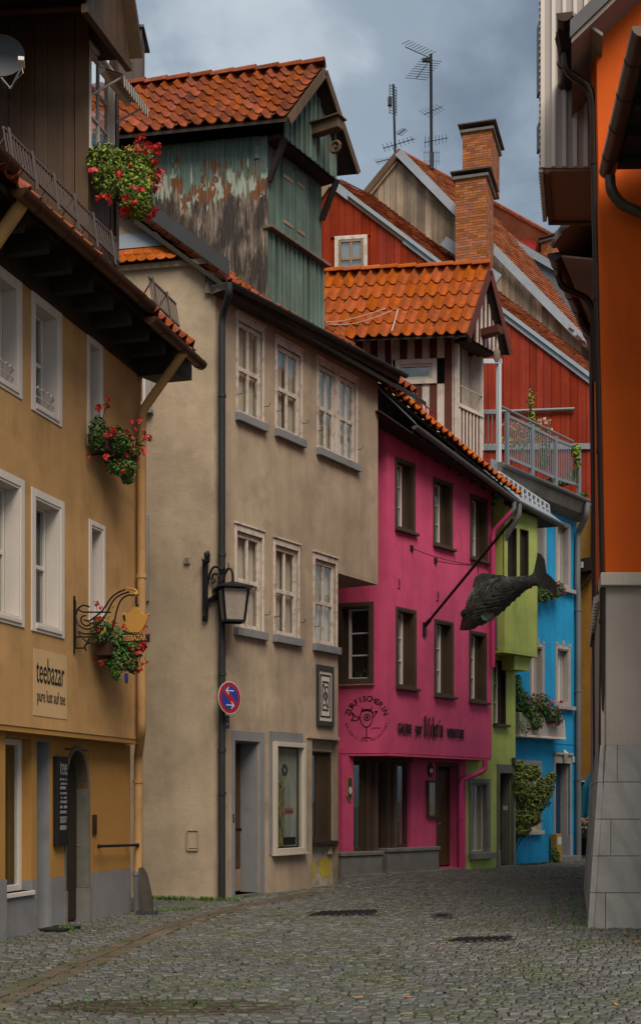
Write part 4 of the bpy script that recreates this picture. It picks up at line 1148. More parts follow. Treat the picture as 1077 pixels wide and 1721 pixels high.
MB().box(FL, FL.u(209), FL.u(214), FL.z(211, 1146), FL.z(211, 1132), .003, .012).build('plate', M['signblue'], t)
# ================================================================ beige house with the teal hoist dormer
FB = Plane.two(362, 19.31, 640, 23.69)
B = thing('beige_house', FB.at(1.5, 0), 'beige plastered house with peeling white windows and a teal boarded hoist dormer', 'house')
WE, WU = FB.u(568), FB.u(635)           # end of the lower wall, end of the oversailing top storey
ZC = 9.14                                # wall top under the cornice
ZS = FB.z(600, 968)                      # underside of the oversailing storey
bops = []; wins = []
def bwin(x0, x1, xt, yt, ys, double=False, cur=((.0, 1),)):
    """outer casing between columns x0..x1; ys is the sill top at xt"""
    o = op(FB, x0, x1, xt, yt, ys, 0, .07)
    i = (o[0] + .05, o[1] - .05, o[2] + .02, o[3] - .12, .07)
    bops.append(i)
    halves = [(i[0], (i[0] + i[1]) / 2 - .06), ((i[0] + i[1]) / 2 + .06, i[1])] if double else [(i[0], i[1])]
    for k, (a, b) in enumerate(halves):
        w_ = window(FB, B, (a, b, i[2], i[3]), depth=.055, frame='oldwhite', fw=.075, muntin=.032, cols=2, rows=(0, .5, 1), gl='oldglass', curtain=cur)
        q = MB()
        if k == 0:
            q.box(FB, o[0], i[0], o[2], o[3], -.02, .022); q.box(FB, i[1], o[1], o[2], o[3], -.02, .022)
            q.box(FB, i[0], i[1], i[3], o[3] - .02, -.02, .022); q.box(FB, o[0] - .02, o[1] + .02, o[3] - .018, o[3] + .012, .003, .045)
            if double: q.box(FB, halves[0][1], halves[1][0], i[2], i[3], -.08, .02)
            q.build('casing', M['oldwhite'], w_, bevel=.006)
            MB().box(FB, o[0] - .02, o[1] + .03, o[2] - .11, o[2] + .018, -.05, .085).build('sill', M['greypaint'], w_, bevel=.008)
            for u in (o[0] + .01, o[1] - .01):
                MB().tube([FB.at(u, o[2] + .30, .02), FB.at(u + .03, o[2] + .30, .09), FB.at(u + .05, o[2] + .36, .10)], .006, 5).build('shutter_hook', M['iron'], w_)
            # flower stand-in behind the panes: a sill plant is not visible, only folds of net
for a in ((396, 443, 397, 523, 695), (462, 507.5, 462, 563, 722)): bwin(*a, cur=((0, 1),) if a[0] < 400 else ((0, .46), (.54, 1)))
bwin(532, 600, 533, 598, 754, True, cur=((0, 1),))
for k, a in enumerate(((394, 443, 394, 878, 1056), (459, 503, 459, 902, 1068), (526, 566, 526, 926, 1083))): bwin(*a, cur=((0, .47), (.53, 1)) if k == 1 else ((0, 1),))
zg = FB.z(500, 1240)
z_sill3 = FB.z(531, 1421)
o_door = (FB.u(394.5), FB.u(436), .03, FB.z(394, 1245), .42)
o_disp = (FB.u(459), FB.u(508), FB.z(459, 1432), FB.z(459, 1250), .10)
o_nich = (FB.u(524.5), WE + .01, -.1, FB.z(524, 1243), .2)
gops = [o_door, o_disp, o_nich]
wall(FB, B, 0, WE, -.1, ZS, [q for q in bops if q[2] < ZS] + gops, M['beige'], th=.3)
wall(FB, B, 0, WU, ZS, ZC + .12, [q for q in bops if q[3] > ZS], M['beige'], name='upper_wall', th=.3)
# the top storey swells and oversails to the right of the corner
q = MB()
q.prism([FB.at(WE + .003, ZS, -.31), FB.at(WU - .10, ZS - .01, -.31), FB.at(WU - .05, ZS + 1.2, -.31), FB.at(WU, ZC, -.31), FB.at(WE + .003, ZC, -.31)], -FB.n * 2.4)
q.box(FB, WE + .003, WU - .002, ZS - .05, ZS - .003, -2.7, -.0)
q.build('oversail', M['beige'], B)
room(FB, B, .05, WE - .3, .03, ZC, -.9, -5)
MB().box(FB, WE - .02, WE - .002, -.1, ZS - .05, -5, -.31).build('end_wall', M['beige'], B)
# rough-cast side wall facing the square
AX = V((.982, -.19, 0)).normalized()
SD = Plane(FB.at(0, 0), AX)                    # u runs out to the street corner (0), negative goes back
zv0 = lambda u: 9.30 + (.35 - u) * .80
q = MB()
q.prism([SD.at(-4.5, -.1, -.01), SD.at(-.0, -.1, -.01), SD.at(0, 9.1, -.01), SD.at(-.1, 9.45, -.01), SD.at(-4.5, zv0(-4.5) - .1, -.01)], -SD.n * .28)
q.build('side_wall', M['beige2'], B)
# small tiled ledge with flashing across the gable
ua, ub = SD.u(195), SD.u(303)
zl = SD.z(280, 440); zt_ = SD.z(250, 418)
MB().box(SD, -4.5, SD.u(352), zl - .09, zl - .01, -.01, .05).build('string_course', M['beige2'], B)
ld = MB().prism([SD.at(-3.2, zl, .0), SD.at(ub, zl, 0), SD.at(ub - .25, zt_ + .02, 0), SD.at(-3.2, zt_ + .02, 0)], SD.n * .02).build('tiled_ledge', M['darkbrown'], B)
for r_ in range(2):
    for k in range(16):
        u = ub - .155 * (k + 1) - (.078 if r_ else 0) - .02; zc = zl - .02 + r_ * .10
        pts = [(u, zc + .16), (u, zc + .055)] + [(u + .075 + .075 * math.cos(rad(t_)), zc + .055 + .055 * math.sin(rad(t_))) for t_ in range(200, 341, 28)] + [(u + .15, zc + .055), (u + .15, zc + .16)]
        MB().prism([SD.at(a, b, .14 - (b - zl) * .55) for a, b in pts], SD.n * .02).build('tile', M['tile2'], ld)
MB().prism([SD.at(-3.2, zt_ + .02, .03), SD.at(SD.u(285), zt_ + .02, .03), SD.at(SD.u(262), zt_ + .25, .0), SD.at(-3.2, zt_ + .25, 0)], SD.n * .015).build('flashing', M['zinc'], ld)
# verge board and roof slope
q = MB(); dv = .16
pa, pb = SD.P(384, 463, dv), SD.P(245, 362, dv)
ext = (pb - pa).normalized()
pb = pa + ext * 4.2
q.prism([pa, pb, pb + V((0, 0, .25)), pa + V((0, 0, .25))], -SD.n * .06)
q.build('verge_board', M['darkmetal'], B)
rn = (pb - pa).normalized()
rl = FB.u(680) + .1
roofB = MB().prism([pa + V((0, 0, -.17)), pb + V((0, 0, -.17)), pb + FB.t * (rl + .3) + V((0, 0, -.17)), pa + FB.t * (rl + .3) + V((0, 0, -.17))], (0, 0, -.07)).build('roof', M['darkbrown'], B)
tile_field(roofB, pb + V((0, 0, -.16)) + FB.t * .14, FB.t * (rl + .1), (pa - pb) * .955, 26, 16, M['tile'])
# boxed cornice, painted end block, gutter
g0, g1 = FB.P(386, 474, .36), FB.P(682, 630, .36)
q = MB(); z0_, z1_ = ZC - .06, ZC + .10
a0, a1 = -.12, FB.u(649)
ga_u, gb_u = FB.px(386, 474, .36)[0], FB.px(682, 630, .36)[0]
gz0, gz1 = g0.z, g1.z
q.prism([FB.at(a0, ZC - .04, .004), FB.at(a0, gz0 - .07, .31), FB.at(a0, gz0 + .02, .31), FB.at(a0, gz0 + .02, .004)], FB.t * 0.001)
k = len(q.v)
for (u, zc, zg_) in ((a0, ZC - .03, gz0), (a1, ZC + .09, gz1 - .05)):
    q.v += [FB.at(u, zc, .004), FB.at(u, zc + .05, .12), FB.at(u, zg_ - .09, .28), FB.at(u, zg_ + .03, .30), FB.at(u, zg_ + .03, .004)]
for j in range(5): q.f.append((k + j, k + (j + 1) % 5, k + 5 + (j + 1) % 5, k + 5 + j))
q.f += [tuple(k + j for j in range(5)), tuple(k + 5 + j for j in range(4, -1, -1))]
q.build('cornice', mk('smoky_cornice', (.085, .072, .058), rough=.85, var=.2, streak=.45, dirt=(.035, .03, .026), dirt_amt=.6, bst=.25, sx=6), B)
MB().gutter(g0 - V((0, 0, .0)), g1, .062).build('gutter', M['blackpipe'], B, smooth=True)
tl = MB().prism([SD.at(SD.u(345), SD.z(345, 494), .03), SD.at(SD.u(369), SD.z(369, 496), .03), SD.at(SD.u(374), SD.z(374, 470), .03), SD.at(SD.u(350), SD.z(350, 455), .03)], SD.n * .03)
tl.box(SD, SD.u(346), SD.u(370), SD.z(346, 494), SD.z(346, 460), .0, .028)
tl.build('end_board', M['tealold'], B)
# charcoal downpipe
g = FB.P(385, 474, .36)
zP = FB.z(373, 540)
pu = FB.px(373, 900, .1)[0]
pipe(B, [g + V((0, 0, -.02)), g + V((0, 0, -.16)), FB.at(pu, zP, .10), FB.at(pu, -.02, .10)], .052, M['blackpipe'], collars=(7.6, 5.2, 3.4, 2.25, 1.6), cm=M['blackpipe'])
# window slivers on the side wall
for (x0, x1, yt, yb) in ((232, 256, 566, 690), (243, 251, 869, 1010)):
    a, b = SD.u(x0) - .5, SD.u(x1); zt_, zb_ = SD.z(x1, yt), SD.z(x1, yb)
    w_ = window(SD, B, (a + .09, b - .09, zb_ + .08, zt_ - .06), depth=-.03, frame='white', surround='winframe', sw=.09, sproud=.05, cols=1, rows=(0, .5, 1))
    if x1 > 252: MB().box(SD, a, b + .02, zb_ - .05, zb_, .0, .10).build('sill', M['greypaint'], w_)
# hatch and small lid
t = thing('wall_hatch', SD.P(324, 1412, .0), 'square plastered hatch low in the beige side wall', 'hatch')
MB().box(SD, SD.u(316), SD.u(331.5), SD.z(324, 1426), SD.z(324, 1399), -.008, .004).build('lid', M['beige2'], t)
q = MB(); a, b, c_, e = SD.u(315), SD.u(332.5), SD.z(324, 1428), SD.z(324, 1397)
for bx in ((a, b, e, e + .018), (a, b, c_ - .022, c_), (a - .012, a, c_, e), (b, b + .012, c_, e)): q.box(SD, bx[0], bx[1], bx[2], bx[3], -.008, .022)
q.build('frame', M['beige2'], t)
t = thing('junction_box', SD.P(315, 941, .0), 'tiny square junction box on the beige wall left of the lamp', 'junction box')
MB().box(SD, SD.u(310), SD.u(320), SD.z(315, 948), SD.z(315, 936), .0, .03).build('box', M['beige2'], t, bevel=.005)
MB().box(SD, SD.u(312), SD.u(318), SD.z(315, 946), SD.z(315, 938), .031, .036).build('lid', M['stone'], t)
# ---- doorway
q = MB(); u0, u1, z0, z1 = o_door[:4]
a, b = FB.u(389), FB.u(444); e = FB.z(389, 1227)
for bx in ((a, u0, -.02, e), (u1, b, -.02, e), (u0, u1, z1, e)): q.box(FB, bx[0], bx[1], bx[2], bx[3], -.02, .012)
q.box(FB, u0, u0 + .02, 0, z1, -.40, -.021); q.box(FB, u1 - .02, u1, 0, z1, -.40, -.021); q.box(FB, u0 + .02, u1 - .02, z1 - .02, z1, -.40, -.021)
q.build('door_surround', M['greypaint'], B, bevel=.005)
dr = MB().box(FB, u0 + .02, u1 - .02, .03, z1 - .02, -.40, -.36).build('door', M['brown'], B)
du = (u1 - u0 - .06) / 6
for k in range(6): MB().box(FB, u0 + .03 + du * k, u0 + .03 + du * (k + 1) - .012, .42, z1 - .06, -.36, -.342).build('board', M['brown'], dr)
MB().box(FB, u0 + .03, u1 - .03, .05, .40, -.36, -.345).build('kick_board', M['barewood'], dr)
MB().box(FB, u0 + .02, u1 - .02, 1.02, 1.05, -.342, -.33).build('rail', M['iron'], dr)
MB().tube([FB.at(u0 + .30, .98, -.34), FB.at(u0 + .30, .98, -.28), FB.at(u0 + .20, .98, -.28)], .012, 6).build('handle', M['zinc'], dr)
MB().box(FB, u0 - .02, u1 + .02, -.05, .03, -.40, .05).build('threshold', M['stone'], B)
t = thing('house_number', FB.P(391, 1376, .02), 'small dark house number 5 beside the door of the beige house', 'number plate')
text_on(FB, '5', FB.u(389.6), FB.u(392.6), FB.z(391, 1382), FB.z(391, 1369), .013, M['iron'], t, name='digit', th=.008)
# ---- display case
u0, u1, z0, z1 = o_disp[:4]
MB().box(FB, FB.u(452), FB.u(508), z1 + .02, FB.z(452, 1229), .001, .014).build('fascia_panel', M['greypaint'], B)
MB().box(FB, FB.u(452), u0 - .035, z0 - .05, z1 + .018, .001, .014).build('fascia_panel', M['greypaint'], B)
dc = thing('display_case', FB.at((u0 + u1) / 2, z0, 0), 'shallow glazed display case with a picture poster beside the grey doorway', 'display case')
q = MB(); s_ = .045
for bx in ((u0 - .03, u0 + s_, z0 - .03, z1 + .03), (u1 - s_, u1 + .03, z0 - .03, z1 + .03), (u0 + s_, u1 - s_, z1 - s_, z1 + .03), (u0 + s_, u1 - s_, z0 - .03, z0 + s_)): q.box(FB, *bx, -.03, .07)
q.box(FB, u0 - .05, u1 + .05, z0 - .07, z0 - .032, -.01, .11)
q.build('frame', M['cream'], dc, bevel=.006)
MB().box(FB, u0, u1, z0, z1, -.10, -.08).build('back', M['darkbrown'], dc)
MB().box(FB, u0 + s_, u1 - s_, z0 + s_, z1 - s_, .004, .010).build('pane', M['glass'], dc)
# poster: printed picture
m, t_, p_, out = newmat('printed_poster')
g_ = t_.nodes.new('ShaderNodeTexCoord'); sp = t_.nodes.new('ShaderNodeSeparateXYZ'); t_.links.new(g_.outputs['Generated'], sp.inputs[0])
nz = noise(t_, g_.outputs['Generated'], 3.2, 5, .6, (1.5, 1.5, 2.6))
c1 = ramp(t_, nz, [(.35, (.02, .05, .06)), (.43, (.16, .22, .05)), (.48, (.36, .28, .06)), (.53, (.20, .06, .05)), (.58, (.05, .10, .06)), (.66, (.12, .25, .32))])
c2 = mix(t_, mapr(t_, noise(t_, g_.outputs['Generated'], 4, 4), .4, .6, 0, 1), (.26, .32, .34), (.42, .42, .38))
c = mix(t_, mapr(t_, sp.outputs['X'], .42, .62, 0, .9), c1, c2)
c = mix(t_, mapr(t_, sp.outputs['Z'], .62, .8, 0, .65), c, (.36, .36, .30))
t_.links.new(c, p_.inputs['Base Color'])
po = MB().box(FB, u0 + s_ + .01, u1 - s_ - .02, z0 + .07, z1 - .06, -.079, -.07).build('poster', m, dc)
strokes(FB, [circ((u0 + u1) / 2, z1 - .42, .06, 0, 360, 10, .8), circ((u0 + u1) / 2, z1 - .42, .1, 0, 360, 6, .8)], .014, -.068, M['black'], po, 'emblem')
hw_ = (u1 - u0)
strokes(FB, [[(u0 + hw_ * (.5 + .06 * k), z0 + .62), (u0 + hw_ * (.52 + .06 * k), z0 + .70), (u0 + hw_ * (.54 + .06 * k), z0 + .62)] for k in range(5)], .012, -.068, M['signred'], po, 'print_marks')
MB().box(FB, u0 + hw_ * .45, u1 - .10, z0 + .09, z0 + .22, -.069, -.066).build('band', M['black'], po)
# ---- niche with the brown window and the yellow paint
u0, u1, z0, z1 = o_nich[:4]; nd = -.12
NB = FB.off(nd)
wz0, wz1 = FB.z(531, 1415), FB.z(531, 1262)
no = (FB.u(530.5), WE - .035, wz0, wz1, .12)
wall(NB, B, u0, WE - .003, -.1, z1, [no], M['niche'], name='niche_wall', th=.14, sides=False)
w_ = window(NB, B, no, depth=.08, frame='winbrown', fw=.07, cols=1, rows=(0, 1), lining='winbrown', half=(0, .55))
MB().box(NB, no[0] - .03, no[1] + .03, wz0 - .07, wz0 - .002, -.02, .13).build('sill', M['darkbrown'], w_, bevel=.006)
q = MB(); rr = random.Random(8)
for (a, b) in ((.06, .34), (.48, .92)):
    w0, w1 = u0 + (u1 - u0) * a, u0 + (u1 - u0) * b
    zb_, zt_ = FB.z(545, 1478), FB.z(545, 1442)
    top = [NB.at(w0 + (w1 - w0) * k / 8, zt_ - rr.uniform(0, .07), .003) for k in range(9)]
    bot = [NB.at(w0 + (w1 - w0) * k / 8, zb_ - rr.uniform(-.12, .06), .003) for k in range(8, -1, -1)]
    q.prism(top + bot, NB.n * .002)
q.build('paint_patch', M['yellowpaint'], B)
pc = NB.P(552, 1436, .01)
MB().prism([pc + FB.t * -.06, pc + FB.t * .07, pc + FB.t * .03 + V((0, 0, .13)), pc + FB.t * -.01 + V((0, 0, .13))], FB.n * .05).build('spout_hood', M['niche'], B)
MB().box(FB, FB.u(515), WE + .01, zg + .005, zg + .06, .003, .03).build('string_course', M['beige'], B)
# ---- framed emblem board
t = thing('emblem_board', FB.P(544, 1170, .02), 'dark framed board with a black and white angular emblem on the beige wall', 'sign')
u0, u1 = FB.u(530.5), FB.u(557.5); z1, z0 = FB.z(531, 1117), FB.z(531, 1220)
q = MB(); s_ = .09
for bx in ((u0, u0 + .05, z0, z1), (u1 - .05, u1, z0, z1), (u0 + .05, u1 - .05, z1 - s_, z1), (u0 + .05, u1 - .05, z0, z0 + s_)): q.box(FB, *bx, .004, .05)
q.build('frame', M['darkmetal'], t, bevel=.004)
MB().box(FB, u0 + .05, u1 - .05, z0 + s_, z1 - s_, .004, .03).build('panel', M['paper'], t)
uc, zc, a, b = (u0 + u1) / 2, (z0 + z1) / 2, (u1 - u0) / 2, (z1 - z0) / 2
lines = [[(uc - a * .6, zc - b * .68), (uc + a * .6, zc - b * .68), (uc + a * .6, zc + b * .68), (uc - a * .6, zc + b * .68), (uc - a * .6, zc - b * .68)],
         [(uc - a * .34, zc + b * .46), (uc + a * .34, zc + b * .46)], [(uc - a * .34, zc - b * .46), (uc + a * .34, zc - b * .46)],
         [(uc - a * .36, zc - b * .46), (uc - a * .36, zc + b * .36)], [(uc + a * .36, zc + b * .46), (uc + a * .36, zc - b * .36)],
         [(uc - a * .26, zc + b * .40), (uc - a * .02, zc + b * .16)], [(uc + a * .26, zc - b * .40), (uc + a * .02, zc - b * .16)],
         circ(uc, zc, a * .24, sq=.75), [(uc, zc - a * .1), (uc, zc + a * .1)], [(uc, zc + b * .3), (uc + a * .2, zc + b * .3)], [(uc, zc - b * .3), (uc - a * .2, zc - b * .3)]]
strokes(FB, lines, .024, .031, M['black'], t, 'emblem')
# ---- street lamp on its scrolled bracket
lp = SD.P(346.5, 985, .02)
L = thing('wall_lantern', lp, 'black iron wall lantern with frosted panes on a scrolled bracket', 'street lamp')
zt_, zb_ = SD.z(346, 945, .02), SD.z(346, 1044, .02)
ul = SD.u(346.5)
MB().box(SD, ul - .045, ul + .035, zb_, zt_, .002, .06).build('back_bar', M['iron'], L, bevel=.008)
bt = MB()
for k in range(9):     # leaf finial
    a = rad(k * 22.5)
c_ = SD.P(348, 934, .04)
bt.sweep([c_ - V((0, 0, .06)), c_ - V((0, 0, .02)), c_ + V((0, 0, .03)), c_ + V((.02, 0, .08))], [(.05, 0), (.03, .03), (-.03, .03), (-.05, 0), (-.03, -.03), (.03, -.03)], scale=[.4, .9, 1, .15])
bt.build('finial', M['iron'], L, smooth=True)
q = MB()
for k in range(7):
    a = rad(-60 + k * 50); p = SD.P(346.5, 945, .05)
    q.prism([p, p + V((math.cos(a) * .07, -.03, .05)), p + V((math.cos(a) * .05, -.05, -.03))], (0, -.012, 0))
    p = SD.P(346.5, 1012 + k * 4, .05)
    q.prism([p, p + V((math.cos(a) * .06, -.02, .02)), p + V((math.cos(a) * .04, -.04, -.05))], (0, -.012, 0))
q.build('leafwork', M['iron'], L)
LN = Plane(SD.at(ul, 0, .03), (.93, -.37))    # plane of the bracket, swung out over the corner
lx = lambda x, y: LN.px(320 + x / 8.285, 900 + y / 8.285)
def lamp_iron(pts, r, name='scroll'):
    MB().tube([LN.at(*lx(*p), 0) for p in sm(pts)], r, 7).build(name, M['iron'], L, smooth=True)
lamp_iron([(240, 690), (262, 560), (310, 455), (370, 440), (430, 470), (440, 520)], .018)
lamp_iron([(250, 610), (285, 600), (310, 660), (340, 640), (325, 600)], .014)
lamp_iron([(300, 600), (320, 545), (370, 540), (400, 580), (390, 690)], .016)
lamp_iron([(400, 700), (450, 640), (480, 540), (520, 470), (560, 470), (585, 530), (592, 620)], .020)
lamp_iron([(535, 460), (530, 410), (520, 385)], .008); lamp_iron([(440, 490), (465, 470), (478, 450)], .02)
MB().bar(LN.at(*lx(220, 930), 0), LN.at(*lx(480, 760), 0), .05, .05).build('arm', M['iron'], L, bevel=.01)
MB().bar(LN.at(*lx(180, 960), 0), LN.at(*lx(370, 880), 0), .04, .03).build('arm', M['iron'], L)
pk = LN.at(*lx(590, 635), 0); ru, rz_ = lx(590, 735); e0 = LN.at(ru, rz_, 0); wd_r = .37; bz = lx(590, 1200)[1]
def ring(z, r, tw=25):
    return [V((e0.x + r * math.cos(rad(tw + 90 * k)), e0.y + r * math.sin(rad(tw + 90 * k)), z)) for k in range(4)]
TW = 62
top, eav_, bot = ring(rz_ + .01, wd_r, TW), ring(rz_ - .01, wd_r, TW), ring(bz, .205, TW)
apx = V((e0.x, e0.y, pk.z))
q = MB()
for k in range(4): q.face(top[k], top[(k + 1) % 4], apx)
q.prism(top, (0, 0, -.025)); q.tube([apx - V((0, 0, .02)), apx + V((0, 0, .04))], .02, 8)
q.build('roof', M['iron'], L)
up = ring(rz_ - .03, .275, TW)
for k in range(4):
    j = (k + 1) % 4
    MB().bar(up[k], bot[k], .028, .028).build('frame_bar', M['iron'], L)
    MB().bar(bot[k], bot[j], .03, .03).build('frame_bar', M['iron'], L)
    i_ = lambda p: p + (V((e0.x, e0.y, p.z)) - p) * .03
    MB().prism([i_(up[k]), i_(up[j]), i_(bot[j]), i_(bot[k])], (V((e0.x, e0.y, 0)) - (up[k] + up[j]) / 2 * 1).normalized() * .004).build('pane', M['frost'], L)
# ---- no-stopping sign
sc_ = FB.P(386, 1173, .30)
T = thing('no_stopping_sign', sc_, 'round red and blue no stopping sign with white arrows clamped to the drainpipe', 'road sign')
SG = Plane((sc_.x, sc_.y), (.64, .77))
R_ = 27.5 / F * sc_.y
def disc(r, d0, d1, name, mat, n=40, par=T):
    return MB().prism([SG.at(r * math.cos(6.2832 * k / n), sc_.z + r * math.sin(6.2832 * k / n), d0) for k in range(n)], SG.n * (d1 - d0)).build(name, mat, par)
disc(R_, -.006, .0, 'plate', M['signwhite']); disc(R_ * .95, .0005, .003, 'red_ring', M['signred']); disc(R_ * .72, .0035, .006, 'blue_field', M['signblue'])
a = R_ * .72 * .7071
MB().prism([SG.at(-a - .02, sc_.z + a - .045, .0065), SG.at(-a + .045, sc_.z + a + .02, .0065), SG.at(a + .02, sc_.z - a + .045, .0065), SG.at(a - .045, sc_.z - a - .02, .0065)], SG.n * .002).build('bar', M['signred'], T)
for (cu, cz, dr_) in ((.0, R_ * .43, -1), (-.0, -R_ * .45, 1)):
    z_ = sc_.z + cz
    strokes(SG, [[(cu - .075, z_), (cu + .075, z_)], [(cu + dr_ * .03, z_ + .05), (cu + dr_ * .085, z_), (cu + dr_ * .03, z_ - .05)]], .017, .0066, M['signwhite'], T, 'arrow', th=.002)
MB().tube([SG.at(-.05, sc_.z, -.02), FB.at(pu, sc_.z, .10)], .012, 6).build('clamp', M['iron'], T)
t = thing('number_plate', FB.P(382, 1214, .2), 'small dark metal plate on the drainpipe under the no stopping sign', 'plate')
MB().box(FB, FB.px(378.5, 1214, .18)[0], FB.px(385.5, 1214, .18)[0], FB.z(382, 1225, .18), FB.z(382, 1203, .18), .16, .18).build('plate', M['darkmetal'], t)
u0 = FB.px(379.8, 1214, .18)[0]; u1 = FB.px(384.4, 1214, .18)[0]
for k, z_ in enumerate((1207, 1214)): MB().box(FB, u0, u1, FB.z(382, z_ + 5, .18), FB.z(382, z_, .18), .181, .184).build('field', M['chalk'], t)
# ---- the teal hoist dormer
TD = FB.off(-.05)
tu0, tu1 = TD.u(447), TD.u(541)
TS = Plane(TD.at(tu0, 0), AX)
D = MB().prism([TD.at(tu0 + .06, 8.9, -.08), TD.at(tu1 - .06, 8.9, -.08), TD.at(tu1 - .06, 12.0, -.08), TD.at(tu0 + .06, 12.0, -.08)], -AX * 4.3).build('dormer_body', M['darkbrown'], B)
zbr = lambda u: 9.20 + (.25 - u) * .80
ztop = TS.z(447, 232)
planks(TS, D, -4.4, -.10, lambda u: zbr(u) - .25, ztop + .05, .225, M['tealold'], d=-.02, th=.03, gap=.005, jit=.22, batten=.018, bw=.03, bmat=M['tealold'])
MB().box(TS, -.10, .03, 9.1, ztop + .02, -.03, .035).build('corner_post', M['tealold'], D)
MB().box(TS, -.19, -.09, ztop - .32, ztop - .12, .02, .035).build('patch_board', M['teal'], D)
# front: ribbed apron, ledge, shutters
zl0 = TD.z(447, 392); zl1 = TD.z(541, 440)
zled = (zl0 + zl1) / 2
planks(TD, D, tu0, tu1, 9.32, zled - .02, .14, M['teal'], d=.0, th=.03, gap=.004, jit=.08, batten=.02, bw=.045)
MB().box(TD, tu0 - .06, tu1 + .05, zled - .02, zled + .03, -.02, .15).build('ledge', M['greywood'], D, bevel=.006)
zft = TD.z(447, 250)
planks(TD, D, tu0 + .03, tu1, zled + .03, zft + .25, .2, M['teal'], d=-.03, th=.03, jit=.15)
for (xa, xb, ya, yb) in ((472, 494, 272, 400), (495, 514, 284, 408)):
    a, b = TD.u(xa), TD.u(xb); zt_, zb_ = TD.z(xa, ya), zled + .05
    s_ = MB().box(TD, a, b - .01, zb_, zt_, .004, .035).build('shutter', M['teal'], D, bevel=.004)
    for f in (.18, .80):
        z_ = zb_ + (zt_ - zb_) * f
        MB().box(TD, a + .02, b - .10, z_, z_ + .055, .036, .046).build('strap', M['barewood'], s_)
# gable head oversailing with the hoist beam
gd = .34
gl, gzl = TD.px(479, 228, gd); gr_, gzr = TD.px(567, 298, gd)
rd = .56
ul, zl_ = TD.px(485, 203, rd); ua, za = TD.px(546, 112, rd); ur, zr = TD.px(602, 284, rd)
zl_ = (zl_ + zr) / 2; um = (ul + ur) / 2; ua = um
zbot = (gzl + gzr) / 2
GHt = lambda u: za - .16 - abs(u - ua) * (za - zl_) / (ur - ua)
gh = MB().prism([TD.at(gl, zbot, gd - .03), TD.at(gr_, zbot, gd - .03), TD.at(gr_, GHt(gr_), gd - .03), TD.at(ua, GHt(ua), gd - .03), TD.at(gl, GHt(gl), gd - .03)], -TD.n * .03).build('gable_head', M['darkbrown'], D)
planks(TD, gh, gl, gr_, zbot - .03, GHt, .15, M['teal'], d=gd - .028, th=.022, jit=.1, batten=.018, bw=.04)
MB().box(TD, tu0 - .02, tu1 + .02, zbot - .03, zbot + .04, -.06, gd - .07).build('head_soffit', M['darkbrown'], D)
for u in (tu0 + .04, tu1 - .06):     # curved brackets
    q = MB(); pts = [TD.at(u, zbot - .03 - .62 * math.sin(rad(t_)), .03 + gd * .9 * (1 - math.cos(rad(90 - t_)) if False else (1 - math.sin(rad(t_))) )) for t_ in range(0, 91, 15)]
    q.sweep(pts, [(.035, .045), (-.035, .045), (-.035, -.045), (.035, -.045)]); q.build('bracket', M['darkbrown'], D)
rf = gable_roof(D, TD, ul, zl_, ua, za, ur, zr, 4.6, rd, AX, 20, 8, M['tile'])
for (u, z) in ((ul, zl_), (ur, zr)):
    MB().bar(TD.at(ua, za - .07, rd + .012), TD.at(u, z - .07, rd + .012), .022, .13, side=TD.n).build('bargeboard', M['weatherbeam'], rf)
bz_ = TD.z(550, 214, .6)
bm_ = MB().box(TD, ua - .085, ua + .075, bz_ - .085, bz_ + .085, gd, gd + .52).build('hoist_beam', M['weatherbeam'], D, bevel=.012)
MB().box(TD, ua - .14, ua + .13, bz_ + .087, bz_ + .11, gd - .02, gd + .56).build('beam_cover', M['weatherbeam'], bm_)
pc = TD.at(ua, bz_ - .36, gd + .42)
MB().tube([pc + V((0, 0, .12)), pc + V((0, 0, .27))], .012, 6).build('hook', M['iron'], bm_)
tor = MB(); ax = TD.n.cross(V((0, 0, 1)))
cp = [pc + (TD.n * math.cos(rad(k)) + V((0, 0, 1)) * math.sin(rad(k))) * .085 for k in range(0, 361, 20)]
tor.tube(cp, .028, 8); tor.tube([pc - ax * .03, pc + ax * .03], .03, 8)
tor.build('pulley', M['weatherbeam'], bm_, smooth=True)
# ================================================================ pink house
FP = Plane.two(651, 24.45, 825, 27.55)
K = thing('pink_house', FP.at(1.5, 0), 'bright pink house with brown window frames and a striped hoist dormer', 'house')
PE = FP.u(826)
ZJP = 2.40
ptop = lambda u: 8.62 - .45 * max(0, u) / PE
kops = []
def kwin(x0, x1, xt, yt, yb, sillx):
    o = op(FP, x0, x1, xt, yt, yb, 0, .26); t_ = .055
    i = (o[0] + t_, o[1] - t_, o[2] + .03, o[3] - t_ * 1.6, .24)
    kops.append(i)
    w_ = window(FP, K, i, depth=.17, frame='white', fw=.05, muntin=.022, cols=2, rows=(0, .33, .66, 1), half=(0.0, .66), lining='winbrown', surround='winbrown', sw=t_, sproud=.012, sash=False)
    MB().box(FP, i[0] - .07, i[1] + .10, i[2] - .085, i[2] - .03, .013, .085).build('sill', M['winbrown'], w_, bevel=.006)
for a in ((663.5, 697.5, 663.5, 764, 887), (727.5, 760.5, 727.5, 798, 914), (789.5, 819.5, 789.5, 826, 937), (665, 699.5, 665, 1016, 1154), (729.5, 762, 729.5, 1037, 1168), (788, 817.5, 788, 1056, 1178)):
    kwin(*a, 0)
wall(FP, K, 0, PE, ZJP, 8.05, kops, M['pink'], th=.3)
q = MB()
zs_ = [8.05]
